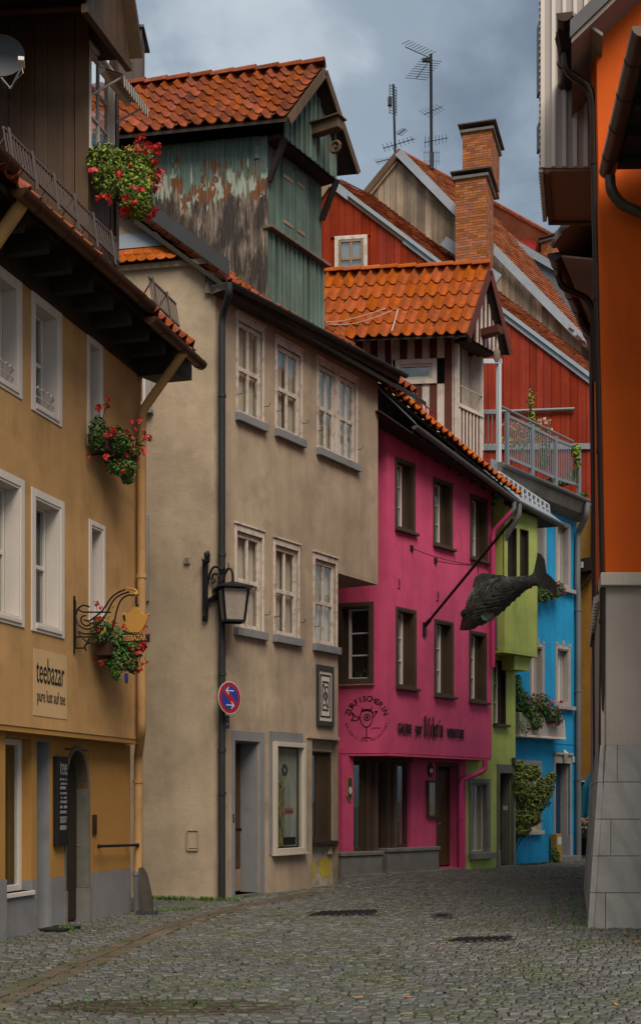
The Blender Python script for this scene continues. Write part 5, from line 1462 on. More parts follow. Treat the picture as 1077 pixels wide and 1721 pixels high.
# top strip of wall following the sagging eave, around the heads of the upper windows
def strip(P, u0, u1, z0, f, openings, mat, par):
    us = sorted({u0, u1, *[q for o in openings for q in o[:2] if u0 < q < u1]})
    b = MB()
    for a, c in zip(us[:-1], us[1:]):
        zz = max([z0] + [o[3] for o in openings if o[0] - 1e-4 < (a + c) / 2 < o[1] + 1e-4 and o[3] > z0])
        if f((a + c) / 2) > zz: b.face(P.at(a, zz), P.at(c, zz), P.at(c, f(c)), P.at(a, f(a)))
    for o in openings:
        if o[3] > z0:
            b.face(P.at(o[0], o[3]), P.at(o[1], o[3]), P.at(o[1], o[3], -.24), P.at(o[0], o[3], -.24))
            for u in o[:2]: b.face(P.at(u, z0), P.at(u, o[3]), P.at(u, o[3], -.24), P.at(u, z0, -.24))
    return b.build('wall_head', mat, par)
strip(FP, 0, PE, 8.05, lambda u: ptop(u) + .1, [o for o in kops if o[3] > 8.05], M['pink'], K)
room(FP, K, .1, PE - .1, ZJP + .05, 8.6, -.6, -5)
# left face, turned toward the square
a, b = FP.at(0, 0), pt(540, HY, 24.9)
LFp = Plane((b.x, b.y), (a.x - b.x, a.y - b.y)); LL = (a - V((b.x, b.y, 0))).length
lo = op(LFp, 568, 628.5, 600, 1012, 1149, 0, .3)
li = (lo[0] + .05, lo[1] - .09, lo[2] + .07, lo[3] - .09, .3)
wall(LFp, K, 0, LL, ZJP, 8.85, [li], M['pink'], name='left_wall', th=.3)
w_ = window(LFp, K, li, depth=.17, frame='white', fw=.055, muntin=.03, cols=1, rows=(0, .33, .66, 1), half=(.20, .97), lining='winbrown', surround='winbrown', sw=.085, sproud=.015)
MB().box(LFp, li[0] - .08, li[1] + .1, li[2] - .11, li[2] - .086, .016, .07).build('sill', M['barewood'], w_)
c = LFp.at(li[0] + .45, li[2] + .12, -.30)
pl = thing('house_plant', c, 'small green plant behind the brown framed window of the pink house', 'plant')
leaves([(c, (.22, .08, .14)), (c + V((.1, 0, .1)), (.12, .06, .12))], 160, .07).build('foliage', M['leaf'], pl, kind='stuff', recalc=False)
MB().obox(c - V((0, 0, .14)), LFp.t * .09, LFp.n * .07, V((0, 0, .06))).build('pot', M['terracotta'], pl)
MB().box(LFp, .1, LL - .1, ZJP + .05, 8.6, -2.5, -.6).build('interior', M['dark'], K)
MB().prism([LFp.at(0, ZJP - .05, -.01), LFp.at(LL, ZJP - .05, -.01), FP.at(PE, ZJP - .05, -.01), FP.at(PE, ZJP - .05, -2), LFp.at(0, ZJP - .05, -2)], (0, 0, .045)).build('jetty_soffit', M['pink'], K)
MB().box(FP, PE - .02, PE - .002, ZJP, 8.2, -3, -.31).build('end_wall', M['pink'], K)
# ground floor
PG = Plane.two(575, 24.6, 780, 27.35)
zgt = ZJP - .055
x2u = PG.u
plz = lambda x, y: PG.z(x, y)
og1 = (x2u(594), x2u(645), PG.z(594, 1432), zgt - .09, .3)
og2 = (x2u(646), x2u(690), PG.z(646, 1427), zgt - .09, .3)
odr = (x2u(736), x2u(768), .08, PG.z(736, 1288), .3)
wall(PG, K, 0, x2u(783), -.05, zgt, [(og1[0], og2[1], -.04, og1[3], .3), odr], M['pink'], name='ground_floor_wall', th=.3)
room(PG, K, .2, x2u(780), .0, zgt, -1.3, -4.5)
# shop front: two windows, a door bay between them, stone plinths
w1 = window(PG, K, (x2u(594), x2u(617), og1[2], og1[3], .3), depth=.12, frame='winbrown', fw=.07, cols=1, rows=(0, 1), name='shop_window')
MB().box(PG, x2u(595), x2u(616), og1[2], og1[3], -.42, -.40).build('blind', M['cream'], w1)
MB().box(PG, x2u(617), x2u(628), og1[2], og1[3], -.30, -.02).build('shop_post', M['winbrown'], K)
MB().box(PG, x2u(629), x2u(633), og1[2] - .02, og1[3], -.14, .04).build('shop_post', M['weatherbeam'], K)
MB().box(PG, x2u(634), x2u(652), .02, og1[3], -.60, -.55).build('shop_door', M['brown'], K)
MB().box(PG, x2u(661), x2u(665), og2[2] - .02, og2[3], -.14, .04).build('shop_post', M['weatherbeam'], K)
MB().box(PG, x2u(652), x2u(661), og2[2], og2[3], -.30, -.02).build('shop_post', M['winbrown'], K)
w2 = window(PG, K, (x2u(665), x2u(690), og2[2], og2[3], .3), depth=.12, frame='winbrown', fw=.07, cols=1, rows=(0, 1), name='shop_window')
MB().box(PG, x2u(594), x2u(691), og1[3], zgt - .001, -.1, .03).build('lintel', M['winbrown'], K)
def plinth(x0, x1, y0t, y1t):
    a, b = x2u(x0, .12), x2u(x1, .12); zt_ = (PG.z(x0, y0t, .12) + PG.z(x1, y1t, .12)) / 2
    p_ = MB().box(PG, a, b, -.05, zt_, -.28, .10).build('stone_plinth', M['stone'], K, bevel=.012)
    MB().box(PG, a - .02, b + .02, zt_ + .002, zt_ + .08, -.28, .13).build('coping', M['stone'], p_, bevel=.012)
    MB().box(PG, a + .01, b + .04, -.05, .05, .102, .17).build('foot', M['stone'], p_, bevel=.01)
plinth(575, 645, 1442, 1436); plinth(653, 739, 1434, 1429)
# a figure: dressed mannequin in the right-hand shop window
t = thing('shop_display', PG.P(678, 1400, -.3), 'dressmaker form in a striped red top and jeans behind the shop glass', 'mannequin')
c = PG.P(678, 1372, -.34); s_ = c.y / F
prof = [(math.cos(rad(k)) * 8 * s_, math.sin(rad(k)) * 4.5 * s_) for k in range(0, 360, 30)]
for k in range(9):
    z0_ = c.z - 14 * s_ + k * 5 * s_
    MB().sweep([V((c.x, c.y, z0_)), V((c.x, c.y, z0_ + 5.05 * s_))], prof, up=(0, 1, 0), scale=[1 + .1 * math.sin(k * .8)] * 2).build('stripe', M['signwhite'] if k % 2 else M['pinkpipe'], t, smooth=True)
MB().sweep([V((c.x, c.y, c.z - 43 * s_)), V((c.x, c.y, c.z - 14.2 * s_))], prof, up=(0, 1, 0), scale=[.7, 1]).build('jeans', mk('denim', (.05, .11, .19), rough=.9, var=.2), t, smooth=True)
MB().sweep([V((c.x, c.y, c.z + 31 * s_)), V((c.x, c.y, c.z + 36 * s_)), V((c.x, c.y, c.z + 42 * s_))], prof, up=(0, 1, 0), scale=[.45, .62, .3]).build('scarf', M['pinkpipe'], t, smooth=True)
MB().tube([V((c.x, c.y, c.z - 43 * s_)), V((c.x, c.y, c.z - 60 * s_))], .02, 6).build('stand', M['zinc'], t)
# house door
u0, u1, z0, z1 = odr[:4]
q = MB(); q.box(PG, u0 - .06, u0, .06, z1 + .08, -.2, .02); q.box(PG, u1, u1 + .06, .06, z1 + .08, -.2, .02); q.box(PG, u0, u1, z1, z1 + .08, -.2, .02)
q.build('door_frame', M['winbrown'], K)
dr = MB().box(PG, u0, u1, .06, z1, -.24, -.2).build('door', M['darkbrown'], K)
for k in range(5): MB().box(PG, u0 + .03 + k * (u1 - u0 - .06) / 5, u0 + .02 + (k + 1) * (u1 - u0 - .06) / 5, .12, z1 - .1, -.2, -.185).build('board', M['brown'], dr)
MB().obox(PG.at(u0 + .22, 1.0, -.16), PG.t * .02, PG.n * .03, V((0, 0, .02))).build('handle', M['zinc'], dr)
MB().box(PG, u0 - .1, u1 + .1, -.05, .06, -.2, .16).build('doorstep', M['stone'], K, bevel=.01)
# framed menu, lantern-shaped plaque, guild shield
t = thing('menu_case', PG.P(724, 1342, .02), 'brown framed picture case on the pink pillar beside the dark door', 'picture case')
u0, u1 = x2u(716), x2u(732); zt_, zb_ = PG.z(716, 1312), PG.z(716, 1375)
q = MB()
for bx in ((u0, u0 + .04, zb_, zt_), (u1 - .04, u1, zb_, zt_), (u0 + .04, u1 - .04, zt_ - .05, zt_), (u0 + .04, u1 - .04, zb_, zb_ + .05)): q.box(PG, *bx, .004, .06)
q.build('frame', M['winbrown'], t)
m, t_, p_, out = newmat('menu_print')
g_ = t_.nodes.new('ShaderNodeTexCoord')
t_.links.new(ramp(t_, noise(t_, g_.outputs['Generated'], 2.6, 3, .5, (3, 3, .6)), [(.35, (.10, .12, .09)), (.48, (.36, .17, .02)), (.58, (.30, .05, .02)), (.7, (.10, .12, .12))]), p_.inputs['Base Color'])
MB().box(PG, u0 + .04, u1 - .04, zb_ + .05, zt_ - .05, .004, .02).build('picture', m, t)
MB().box(PG, u0 + .04, u1 - .04, zb_ + .05, zt_ - .05, .04, .044).build('pane', M['glass'], t)
t = thing('oval_plaque', PG.P(722, 1294, .02), 'small dark pointed plaque with a pale emblem above the picture case', 'sign')
uc, zc = PG.px(722.5, 1294); s_ = 26 / F
MB().prism([PG.at(uc + s_ * a, zc + s_ * b, .003) for a, b in ((0, 13), (-3, 9), (-6, 4), (-6, -6), (-3, -11), (0, -13), (3, -11), (6, -6), (6, 4), (3, 9))], PG.n * .03).build('board', M['black'], t)
MB().prism([PG.at(uc + s_ * a, zc + s_ * b, .034) for a, b in circ(0, -2, 4, n=12)], PG.n * .008).build('emblem', M['paper'], t)
t = thing('guild_shield', PG.P(586, 1326, .02), 'gilt edged oval shield on the pink pillar left of the shop front', 'sign')
uc, zc = PG.px(586, 1326)
MB().prism([PG.at(uc + s_ * a, zc + s_ * b, .003) for a, b in ((-5, 19), (5, 19), (5, 6), (6, -12), (0, -21), (-6, -12), (-5, 6))], PG.n * .03).build('rim', M['gold'], t)
MB().prism([PG.at(uc + s_ * a, zc + s_ * b, .034) for a, b in ((-3.6, 17), (3.6, 17), (3.6, 6), (4.4, -11), (0, -18), (-4.4, -11), (-3.6, 6))], PG.n * .006).build('field', M['darkmetal'], t)
MB().prism([PG.at(uc + s_ * a * .55, zc - s_ * 3 + s_ * b, .041) for a, b in circ(0, 0, 6, n=12)], PG.n * .006).build('figure', M['signwhite'], t)
# vents
for (x, y) in ((669.5, 980), (734.5, 1001)):
    v_ = MB().box(FP, FP.u(x - 2), FP.u(x + 2), FP.z(x, y + 8), FP.z(x, y - 8), .002, .02).build('vent', M['pink'], K)
    MB().box(FP, FP.u(x - 1), FP.u(x + 1), FP.z(x, y + 6), FP.z(x, y - 6), .021, .024).build('grille', M['darkbrown'], v_)
# ---- lettering over the shop
t = thing('facade_lettering', FP.P(722, 1225, .03), 'dark raised letters GALERIE zur Fischerin WEINSTUBE on the pink wall', 'sign')
def fit(s, x0, x1, y0, y1, bold, y0b, y1b):
    xm = x0
    text_on(FP, s, FP.u(x0), FP.u(x1), FP.z(x0, y1), FP.z(x0, y0), .02, M['iron'], t, name='lettering', th=.012, bold=bold, z0b=FP.z(x1, y1b), z1b=FP.z(x1, y0b))
fit('GALERIE', 667, 690, 1215, 1233, .015, 1218, 1234)
fit('WEINSTUBE', 749.5, 778, 1224, 1240, .015, 1227, 1242)
# broken-letter strokes for the middle words: unit box per letter, x 0..1, y 0..1 (x-height .6)
BL = {'z': [[(.1, .6), (.8, .6), (.3, .32), (.85, .2), (.7, -.15), (.1, -.2)]], 'u': [[(.15, .62), (.15, .1), (.35, 0), (.75, .12)], [(.75, .62), (.75, .08), (.9, 0)]],
      'r': [[(.2, .62), (.2, 0), (.4, .02)], [(.2, .5), (.55, .64), (.8, .52)]], 'F': [[(.35, 1.0), (.2, .85), (.3, .3), (.15, 0), (-.05, .05)], [(.3, .95), (.6, 1.02), (.95, .9)], [(.25, .5), (.7, .56)], [(.6, .95), (.55, .3), (.6, -.1)]],
      'i': [[(.4, .6), (.4, .08), (.6, 0)], [(.35, .8), (.5, .86)]], 's': [[(.55, .95), (.3, .85), (.35, .2), (.2, -.2)], [(.35, .85), (.7, .95)]], 'c': [[(.75, .58), (.3, .55), (.25, .12), (.45, 0), (.75, .08)]],
      'h': [[(.2, 1.0), (.2, .0)], [(.2, .5), (.55, .62), (.75, .45), (.75, 0), (.5, -.22)]], 'e': [[(.2, .3), (.7, .42), (.6, .6), (.25, .5), (.25, .1), (.45, 0), (.8, .1)]], 'n': [[(.15, .62), (.15, 0)], [(.15, .48), (.5, .62), (.75, .5), (.75, .05), (.9, 0)]]}
def black_letter(s, x0, x1, yb, yt, wd):
    ls = []; n = len(s)
    for k, ch in enumerate(s):
        for ln in BL[ch]:
            ls.append([FP.px(x0 + (x1 - x0) * (k + max(-.05, a * .92)) / n, yb + (yt - yb) * b + (x0 + (x1 - x0) * k / n - x0) * .10) for a, b in ln])
    strokes(FP, ls, wd, .02, M['iron'], t, th=.012)
black_letter('zur', 696, 708.5, 1233, 1214, .024); black_letter('Fischerin', 711, 743, 1236, 1205, .022)
# ---- round fish-and-glass emblem on the left face
t = thing('wall_emblem', LFp.P(614, 1210, .01), 'round dark emblem of a fish shaped wine glass painted on the pink corner', 'sign')
uc, zc = LFp.px(616, 1209); s_ = 24.5 / F * 1.0
s_ = LFp.u(617) - LFp.u(616)
E_ = lambda a, b: (uc + a * s_, zc + b * s_ * 1.0)
cup = sm([(-9, 12), (-11, 2), (-7, -8), (0, -13), (7, -8), (10, 2), (9, 12)])
ls = [[E_(*p) for p in cup], [E_(-9, 12), E_(0, 14), E_(9, 12)], [E_(-8, 14), E_(-7, 19)], [E_(8, 13), E_(9, 19)], circ(*E_(1, 3), 5 * s_), [E_(0, -13), E_(0, -30)], [E_(-7, -30), E_(7, -30)],
      [E_(*p) for p in sm([(-11, 2), (-18, -2), (-26, -1), (-22, 3), (-25, 11), (-18, 5), (-11, 3)])], [E_(*p) for p in sm([(10, 2), (15, 8), (18, 12), (15, 12), (9, 9)])]]
strokes(LFp, ls, 1.5 * s_, .003, M['iron'], t, 'emblem', th=.003)
MB().prism([LFp.at(*E_(a, b), .003) for a, b in ((-9, 12), (0, 13.5), (9, 12), (9, 15), (0, 17), (-8.5, 15))], LFp.n * .004).build('emblem', M['iron'], t)
MB().prism([LFp.at(*p, .003) for p in circ(*E_(1, 3), 2.4 * s_, n=12)], LFp.n * .004).build('emblem', M['iron'], t)
def ring_text(s, r, a0, a1, h, bold, inward=False):
    n = len(s)
    for k, ch in enumerate(s):
        if ch == ' ': continue
        a = rad(a0 + (a1 - a0) * (k + .5) / n)
        vs, fs = text_tris(ch, bold)
        y1 = .72; xw = max(v[0] for v in vs)
        b = MB(); co, si = math.cos(a), math.sin(a)
        for x, y in vs:
            lx_, ly_ = (x - xw / 2) * h / y1, (y - .35) * h / y1
            if inward: gx, gy = r * co - (-lx_ * si) * 1 * -1 * -1 if False else (r - 0) * co - lx_ * si * -1, r * si - lx_ * co
            if inward:
                gx = r * co + (-si) * (-lx_) * 1 + (-co) * ly_; gy = r * si + co * (-lx_) * -1 * -1 + (-si) * ly_
                gx = r * co + si * -lx_ * -1 * 1 + -co * ly_; gy = r * si - co * lx_ + -si * ly_
                gx = r * co + (-si) * lx_ * -1 - co * ly_; gy = r * si + co * lx_ * -1 - si * ly_
            else:
                gx = r * co + si * lx_ + co * ly_; gy = r * si - co * lx_ + si * ly_
            b.v.append(LFp.at(*E_(gx, gy), .004))
        b.f += fs
        b.build('letter', M['iron'], t, recalc=False)
ring_text('ZURFISCHERIN', 33, 168, 12, 9, .02)
ring_text('GALERIE UND WEINSTUBE', 34.5, 190, 350, 4.2, .0, True)
strokes(LFp, [[E_(9 + k * 2.6, -15.5), E_(10.5 + k * 2.6, -13.5)] for k in range(6)], .7 * s_, .003, M['iron'], t, 'emblem')
# ---- eaves, gutter, downpipes
gA, gB, gC = FP.P(697, 715, .52), FP.P(868, 842, .52), FP.P(927, 878, .52)
gA0 = FP.P(646, 655, .50)
q = MB()
for (a, b) in ((gA0, gB),):
    ua_, ub_ = (a - FP.o).dot(FP.t), (b - FP.o).dot(FP.t)
    q.prism([FP.at(ua_ - .1, ptop(ua_) + .02, -.02), FP.at(ub_ + .2, ptop(ub_) + .02, -.02), FP.at(ub_ + .2, b.z - .08, .46), FP.at(ua_ - .1, gA.z + .02, .46)], (0, 0, .03))
eavP = q.build('eaves', M['darkbrown'], K)
MB().prism([LFp.at(LL - .9, 8.62, .02), LFp.at(LL + .02, 8.62, .02), LFp.at(LL + .3, 8.98, .25), LFp.at(LL - .9, 9.15, .02)], LFp.n * .08).build('eaves_board', M['darkbrown'], eavP)
u = -.1
while u < PE:
    MB().prism([FP.at(u, ptop(u), .005), FP.at(u + .09, ptop(u), .005), FP.at(u + .09, ptop(u) - .10, .005), FP.at(u, ptop(u) - .10, .005)], FP.n * .30 + V((0, 0, .03))).build('rafter', M['darkbrown'], eavP); u += .45
MB().gutter(gA, gB, .072).build('gutter', M['greypipe'], K, smooth=True)
# zinc edging stepping up to the left of the gutter
e0, e1 = FP.P(641, 658, .45), FP.P(700, 716, .5)
MB().prism([e0, e1, e1 + V((0, 0, .16)) - FP.n * .12, e0 + V((0, 0, .16)) - FP.n * .12], FP.n * .03).build('flashing', M['zinc'], K)
# main roof with its first courses of tiles
up_ = -FP.n * 4.2 + V((0, 0, 4.2 * .85))
r0, r1 = gA0 + V((0, 0, .04)), gB + V((0, 0, .06)) + FP.t * .1
rf = MB().prism([r0, r1, r1 + up_, r0 + up_], (0, 0, -.05)).build('roof', M['darkbrown'], K)
S_ = up_.normalized() * 1.0
tile_field(rf, r0 + S_ + V((0, 0, .06)), r1 - r0, -S_ * 1.06, 26, 4, M['tile2'])
pu1 = FP.px(827, 950, .1)[0]
g = gB.lerp(gA, .03)
zk = FP.z(830, 895, .1)
p1 = [g + V((0, 0, -.06)), g + V((0, 0, -.22)), FP.at(pu1, zk, .11), FP.at(pu1, FP.z(828, 1106, .1), .11)]
pipe(K, p1[:2] + [p1[1].lerp(p1[2], .12)], .052, M['greypipe'], name='downpipe_head')
pipe(K, [p1[1].lerp(p1[2], .1), p1[2], p1[3] + V((0, 0, -.2))], .052, M['pinkpipe'], collars=(5.5,))
pg = PG.px(774, 1330, .12)[0]
pipe(K, [FP.at(pu1 - .12, ZJP - .02, .0), FP.at(pu1 - .14, PG.z(800, 1296, .1), .0), PG.at(pg, PG.z(774, 1312, .12), .12), PG.at(pg, .0, .12)], .055, M['pinkpipe'], collars=(1.1,))
# ---- striped hoist dormer
PD = FP.off(-.10)
pu0, pu1_ = PD.u(768), PD.u(811)
PAX = V((.994, -.11, 0)).normalized()
PS = Plane(PD.at(pu0, 0), PAX)
zpt = PD.z(768, 572)
D = MB().prism([PD.at(pu0 + .06, 8.2, -.36), PD.at(pu1_ - .06, 8.2, -.36), PD.at(pu1_ - .06, zpt + .3, -.36), PD.at(pu0 + .06, zpt + .3, -.36)], -PAX * 4.2).build('dormer_body', M['darkbrown'], K)
def pbot(u): return 8.75 + (.45 - u) * .85 - .3
wnd = (PS.u(672), PS.u(726), PS.z(700, 638), PS.z(700, 612))
for k in range(30):
    a = -4.6 + k * .155; b = a + .152
    if b > -.06: b = -.06
    parts = [(pbot(a), zpt + .25)]
    if b > wnd[0] - .12 and a < wnd[1] + .12: parts = [(pbot(a), wnd[2] - .10), (wnd[3] + .12, zpt + .25)]
    for z0_, z1_ in parts:
        if z1_ > z0_: MB().box(PS, a, b, z0_, z1_, -.03, 0 if k % 2 else .015).build('plank', M['stripewhite' if k % 2 else 'stripebrown'], D)
MB().box(PS, -.055, .01, 8.3, zpt + .2, -.05, .03).build('corner_post', M['stripewhite'], D)
window(PS, D, wnd, depth=.01, frame='cream', fw=.06, cols=1, rows=(0, 1), surround='stripewhite', sw=.10, sproud=.05)
# front: loading door with balustrade boards
zmid = PD.z(790, 690)
MB().box(PD, pu0, pu0 + .07, 8.2, zpt + .2, -.05, .02).build('corner_post', M['stripewhite'], D)
MB().box(PD, pu1_ - .07, pu1_, 8.2, zpt + .2, -.05, .02).build('corner_post', M['stripewhite'], D)
MB().box(PD, pu0 + .02, pu1_ - .02, zmid - .04, zmid + .03, -.04, .045).build('rail', M['stripewhite'], D)
n = 13
for k in range(n):
    a = pu0 + .072 + (pu1_ - pu0 - .144) * k / n; b = a + (pu1_ - pu0 - .144) / n - .008
    MB().box(PD, a, b, 8.2, zmid - .042, -.03 if k % 2 else -.02, 0 if k % 2 else .015).build('plank', M['stripebrown' if k % 2 else 'stripewhite'], D)
w_ = window(PD, D, (pu0 + .075, pu1_ - .075, zmid + .035, zpt + .1), depth=.30, frame='barewood', fw=.07, cols=1, rows=(0, 1), lining='stripewhite', half=(0, .62))
MB().tube([PD.at(pu0 + .06, PD.z(775, 650), .02), PD.at(pu1_ - .06, PD.z(775, 650), .02)], .014, 6).build('bar', M['cream'], D)
gd = .34; rd = .5
gl, gzl = PD.px(797, 566, gd); gr_, gzr = PD.px(838, 596, gd)
ul, zl_ = PD.px(787, 568, rd); ua, za = PD.px(823, 448, rd); ur, zr = PD.px(858, 590, rd)
um = (ul + ur) / 2; ua = um; zl_ = (zl_ + zr) / 2
zbot = (gzl + gzr) / 2
GH2 = lambda u: za - .2 - abs(u - ua) * (za - zl_) / (ur - ua)
gh = MB().prism([PD.at(gl, zbot, gd - .03), PD.at(gr_, zbot, gd - .03), PD.at(gr_, GH2(gr_), gd - .03), PD.at(ua, GH2(ua), gd - .03), PD.at(gl, GH2(gl), gd - .03)], -PD.n * .03).build('gable_head', M['darkbrown'], D)
k = 0; u = gl
while u < gr_ - .02:
    b = min(u + .085, gr_)
    MB().prism([PD.at(u, zbot - .03, gd - .028), PD.at(b - .006, zbot - .03, gd - .028), PD.at(b - .006, GH2(b), gd - .028), PD.at(u, GH2(u), gd - .028)], PD.n * (.03 if k % 2 else .02)).build('plank', M['stripewhite' if k % 2 else 'stripebrown'], gh)
    u = b; k += 1
MB().box(PD, pu0 - .05, pu1_ + .05, zbot - .06, zbot + .03, -.06, gd - .07).build('head_soffit', M['darkbrown'], D)
rf = gable_roof(D, PD, ul, zl_, ua, za, ur, zr, 4.6, rd, PAX, 20, 5, M['tile2'])
for (u, z) in ((ul, zl_), (ur, zr)):
    MB().bar(PD.at(ua, za - .08, rd + .012), PD.at(u, z - .08, rd + .012), .022, .16, side=PD.n).build('bargeboard', M['stripebrown'], rf)
for k in range(5):
    f = (k + .2) / 5; MB().bar(PD.at(ua + (ul - ua) * f, za + (zl_ - za) * f + .03, rd - .02), PD.at(ua + (ul - ua) * (f + .16), za + (zl_ - za) * (f + .16) + .03, rd - .02), .05, .01, side=PD.n).build('flashing', M['zinc'], rf)
bz_ = PD.z(818, 549, .6)
bm_ = MB().box(PD, ua - .12, ua + .10, bz_ - .08, bz_ + .08, gd, gd + .42).build('hoist_beam', M['stripebrown'], D, bevel=.01)
pc = PD.at(ua, bz_ - .50, gd + .32)
MB().tube([pc + V((0, 0, .1)), pc + V((0, 0, .42))], .012, 6).build('rope', M['cream'], bm_)
MB().sweep([pc - V((0, 0, .16)), pc - V((0, 0, .08)), pc + V((0, 0, .06)), pc + V((0, 0, .15))], [(.07 * math.cos(rad(k)), .05 * math.sin(rad(k))) for k in range(0, 360, 40)], scale=[.5, 1, 1, .4]).build('pulley', M['greywood'], bm_, smooth=True)
# loose white cables on the dormer roof
t = thing('roof_cable', PD.at(0, za, -1), 'loose white cable looped over the bright orange dormer tiles', 'cable')
A_, L2 = PD.at(ua, za, rd), PD.at(ul, zl_, rd)
nn_ = PAX.cross(L2 - A_).normalized(); nn_ = nn_ if nn_.z > 0 else -nn_
cab = lambda pts: MB().tube([cross_px(A_, PAX, (L2 - A_).normalized(), x, y) + nn_ * .11 for x, y in sm(pts)], .008, 6).build('strand', M['cable'], t, smooth=True)
cab([(548, 548), (580, 545), (620, 534), (648, 525)]); cab([(552, 551), (590, 551), (630, 540), (660, 528)])
pts = [cross_px(A_, PAX, (L2 - A_).normalized(), x, y) + nn_ * .11 for x, y in ((669, 526), (664, 545), (659, 562))]
pts += [PS.P(658, 585, .12), PS.P(659, 610, .1), PS.P(660, 640, .1)]
MB().tube(pts, .012, 6).build('strand', M['cable'], t, smooth=True)
# red lattice snow guards on the main roof edge
def zigzag(xs, d, col, cat_label):
    t = thing('snow_guard', FP.P(xs[0][0], xs[0][1], d), cat_label, 'snow guard', 'red snow guards on the pink house roof')
    pb = [FP.P(x, yb, d) for x, yt, yb in xs]; ptp = [FP.P(x, yt, d) for x, yt, yb in xs]
    MB().tube(ptp, .014, 6).build('rail', M[col], t); MB().tube(pb, .012, 6).build('rail', M[col], t)
    for k in range(len(xs) - 1):
        for j in range(3):
            a, b = pb[k].lerp(pb[k + 1], j / 3), ptp[k].lerp(ptp[k + 1], (j + .5) / 3); c = pb[k].lerp(pb[k + 1], (j + 1) / 3)
            MB().tube([a, b, c], .010, 5).build('brace', M[col], t)
zigzag([(669, 644, 662), (690, 660, 680), (712, 679, 700), (732, 697, 716)], .30, 'redmetal', 'red lattice snow guard below the striped dormer window')
zigzag([(811, 758, 778), (818, 765, 786), (824, 771, 792)], .32, 'redmetal', 'short red snow guard right of the striped dormer')
# ---- the fish and its pole
uw = FP.u(712); FS = FP.perp(uw)
t = thing('sign_pole', FP.at(uw, FP.z(712, 1055), .02), 'long dark iron pole slanting up from the pink wall and held by chains', 'pole')
a, b = FS.px(714, 1052), FS.px(862, 872)
PA, PB = FS.at(a[0], a[1]), FS.at(b[0], b[1])
MB().tube([PA, PB], .028, 10).build('rod', M['iron'], t, smooth=True)
MB().tube([PA, PA.lerp(PB, .06)], .042, 10).build('socket', M['iron'], t)
MB().box(FP, uw - .05, uw + .05, FP.z(712, 1070), FP.z(712, 1046), .003, .035).build('wall_plate', M['iron'], t, bevel=.01)
def chain(p, q, n, sag, name='chain'):
    b = MB()
    for k in range(n):
        c0, c1 = p.lerp(q, k / n), p.lerp(q, (k + .85) / n)
        dz = lambda f: V((0, 0, -sag * 4 * f * (1 - f)))
        b.bar(c0 + dz(k / n), c1 + dz((k + .85) / n), .018 if k % 2 else .010, .010 if k % 2 else .018)
    return b.build(name, M['iron'], t)
mid = PA.lerp(PB, .52)
chain(FP.P(691, 921, .02), FS.at(*FS.px(795, 949)), 34, .05); chain(FP.P(731, 942, .02), FS.at(*FS.px(791, 950)), 24, .02)
for x, y in ((691, 921), (731, 942)): MB().box(FP, FP.u(x - 2), FP.u(x + 2), FP.z(x, y + 5), FP.z(x, y - 4), .002, .03).build('anchor', M['iron'], t)
fo = FS.at(*FS.px(850, 1000))
t2 = thing('fish_sign', fo, 'big dark copper fish with overlapping scales hanging from the slanting pole', 'sign')
# outline stations: (top x,y) (bottom x,y) and half thickness in metres
ST = [((772.5, 1057.5), (774, 1059.5), .015), ((776, 1043), (784, 1060), .07), ((782, 1024), (796, 1058), .13), ((789, 1006), (810, 1047), .18), ((797, 992), (826, 1037), .21), ((808, 982.5), (840, 1027), .21), ((822, 976.5), (853, 1014.5), .19), ((840, 972), (866, 1003), .16), ((860, 971.5), (876, 993), .12), ((880, 971), (886, 987), .085), ((893, 966), (899, 985), .055), ((899, 958), (907, 985), .035)]
b = MB(); nseg = 14
def fpx(p): return FS.px(*p)
rings = []
for tp_, bp_, th in ST:
    (ut, zt_), (ub, zb_) = fpx(tp_), fpx(bp_); cu, cz = (ut + ub) / 2, (zt_ + zb_) / 2; hu, hz = (ut - ub) / 2, (zt_ - zb_) / 2
    rings.append([FS.at(cu + hu * math.cos(6.2832 * k / nseg), cz + hz * math.cos(6.2832 * k / nseg), th * math.sin(6.2832 * k / nseg)) for k in range(nseg)])
for r_ in rings: b.v += r_
for i in range(len(rings) - 1):
    for k in range(nseg): b.f.append((i * nseg + k, i * nseg + (k + 1) % nseg, (i + 1) * nseg + (k + 1) % nseg, (i + 1) * nseg + k))
b.f.append(tuple(range(nseg))); b.f.append(tuple((len(rings) - 1) * nseg + k for k in range(nseg)))
body = b.build('body', M['fish'], t2, smooth=True)
tail = [(896, 966), (899.5, 950), (902, 938), (904, 928.5), (910, 932), (915, 941), (916.5, 952), (918, 963), (925, 968), (933, 977), (936, 984), (935, 995), (931, 1001), (924, 994), (914, 988), (902, 986)]
MB().prism([FS.at(*fpx(p), -.018) for p in tail], FS.n * .036).build('tail_fin', M['fish'], t2, bevel=.008)
dors = [(795, 996), (794.5, 985), (798, 972), (804, 966), (811, 963), (822, 964), (833, 966), (846, 967), (851, 969), (850, 973), (838, 973), (822, 977), (808, 983)]
MB().prism([FS.at(*fpx(p), -.012) for p in dors], FS.n * .024).build('dorsal_fin', M['fish'], t2, bevel=.004)
for (x, y, x2, y2) in ((800, 990, 801, 968), (807, 984, 809, 964), (815, 980, 819, 964), (825, 977, 830, 966), (836, 974, 841, 967)):
    MB().bar(FS.at(*fpx((x, y)), .016), FS.at(*fpx((x2, y2)), .016), .012, .02).build('fin_ray', M['fish'], t2)
pf = [(817, 1036), (826, 1034), (838, 1033), (840.5, 1038), (838, 1044), (832, 1047), (825, 1047), (819, 1042)]
fin = MB().prism([FS.at(*fpx(p), .20) for p in pf], FS.n * .02).build('pectoral_fin', M['fish'], t2)
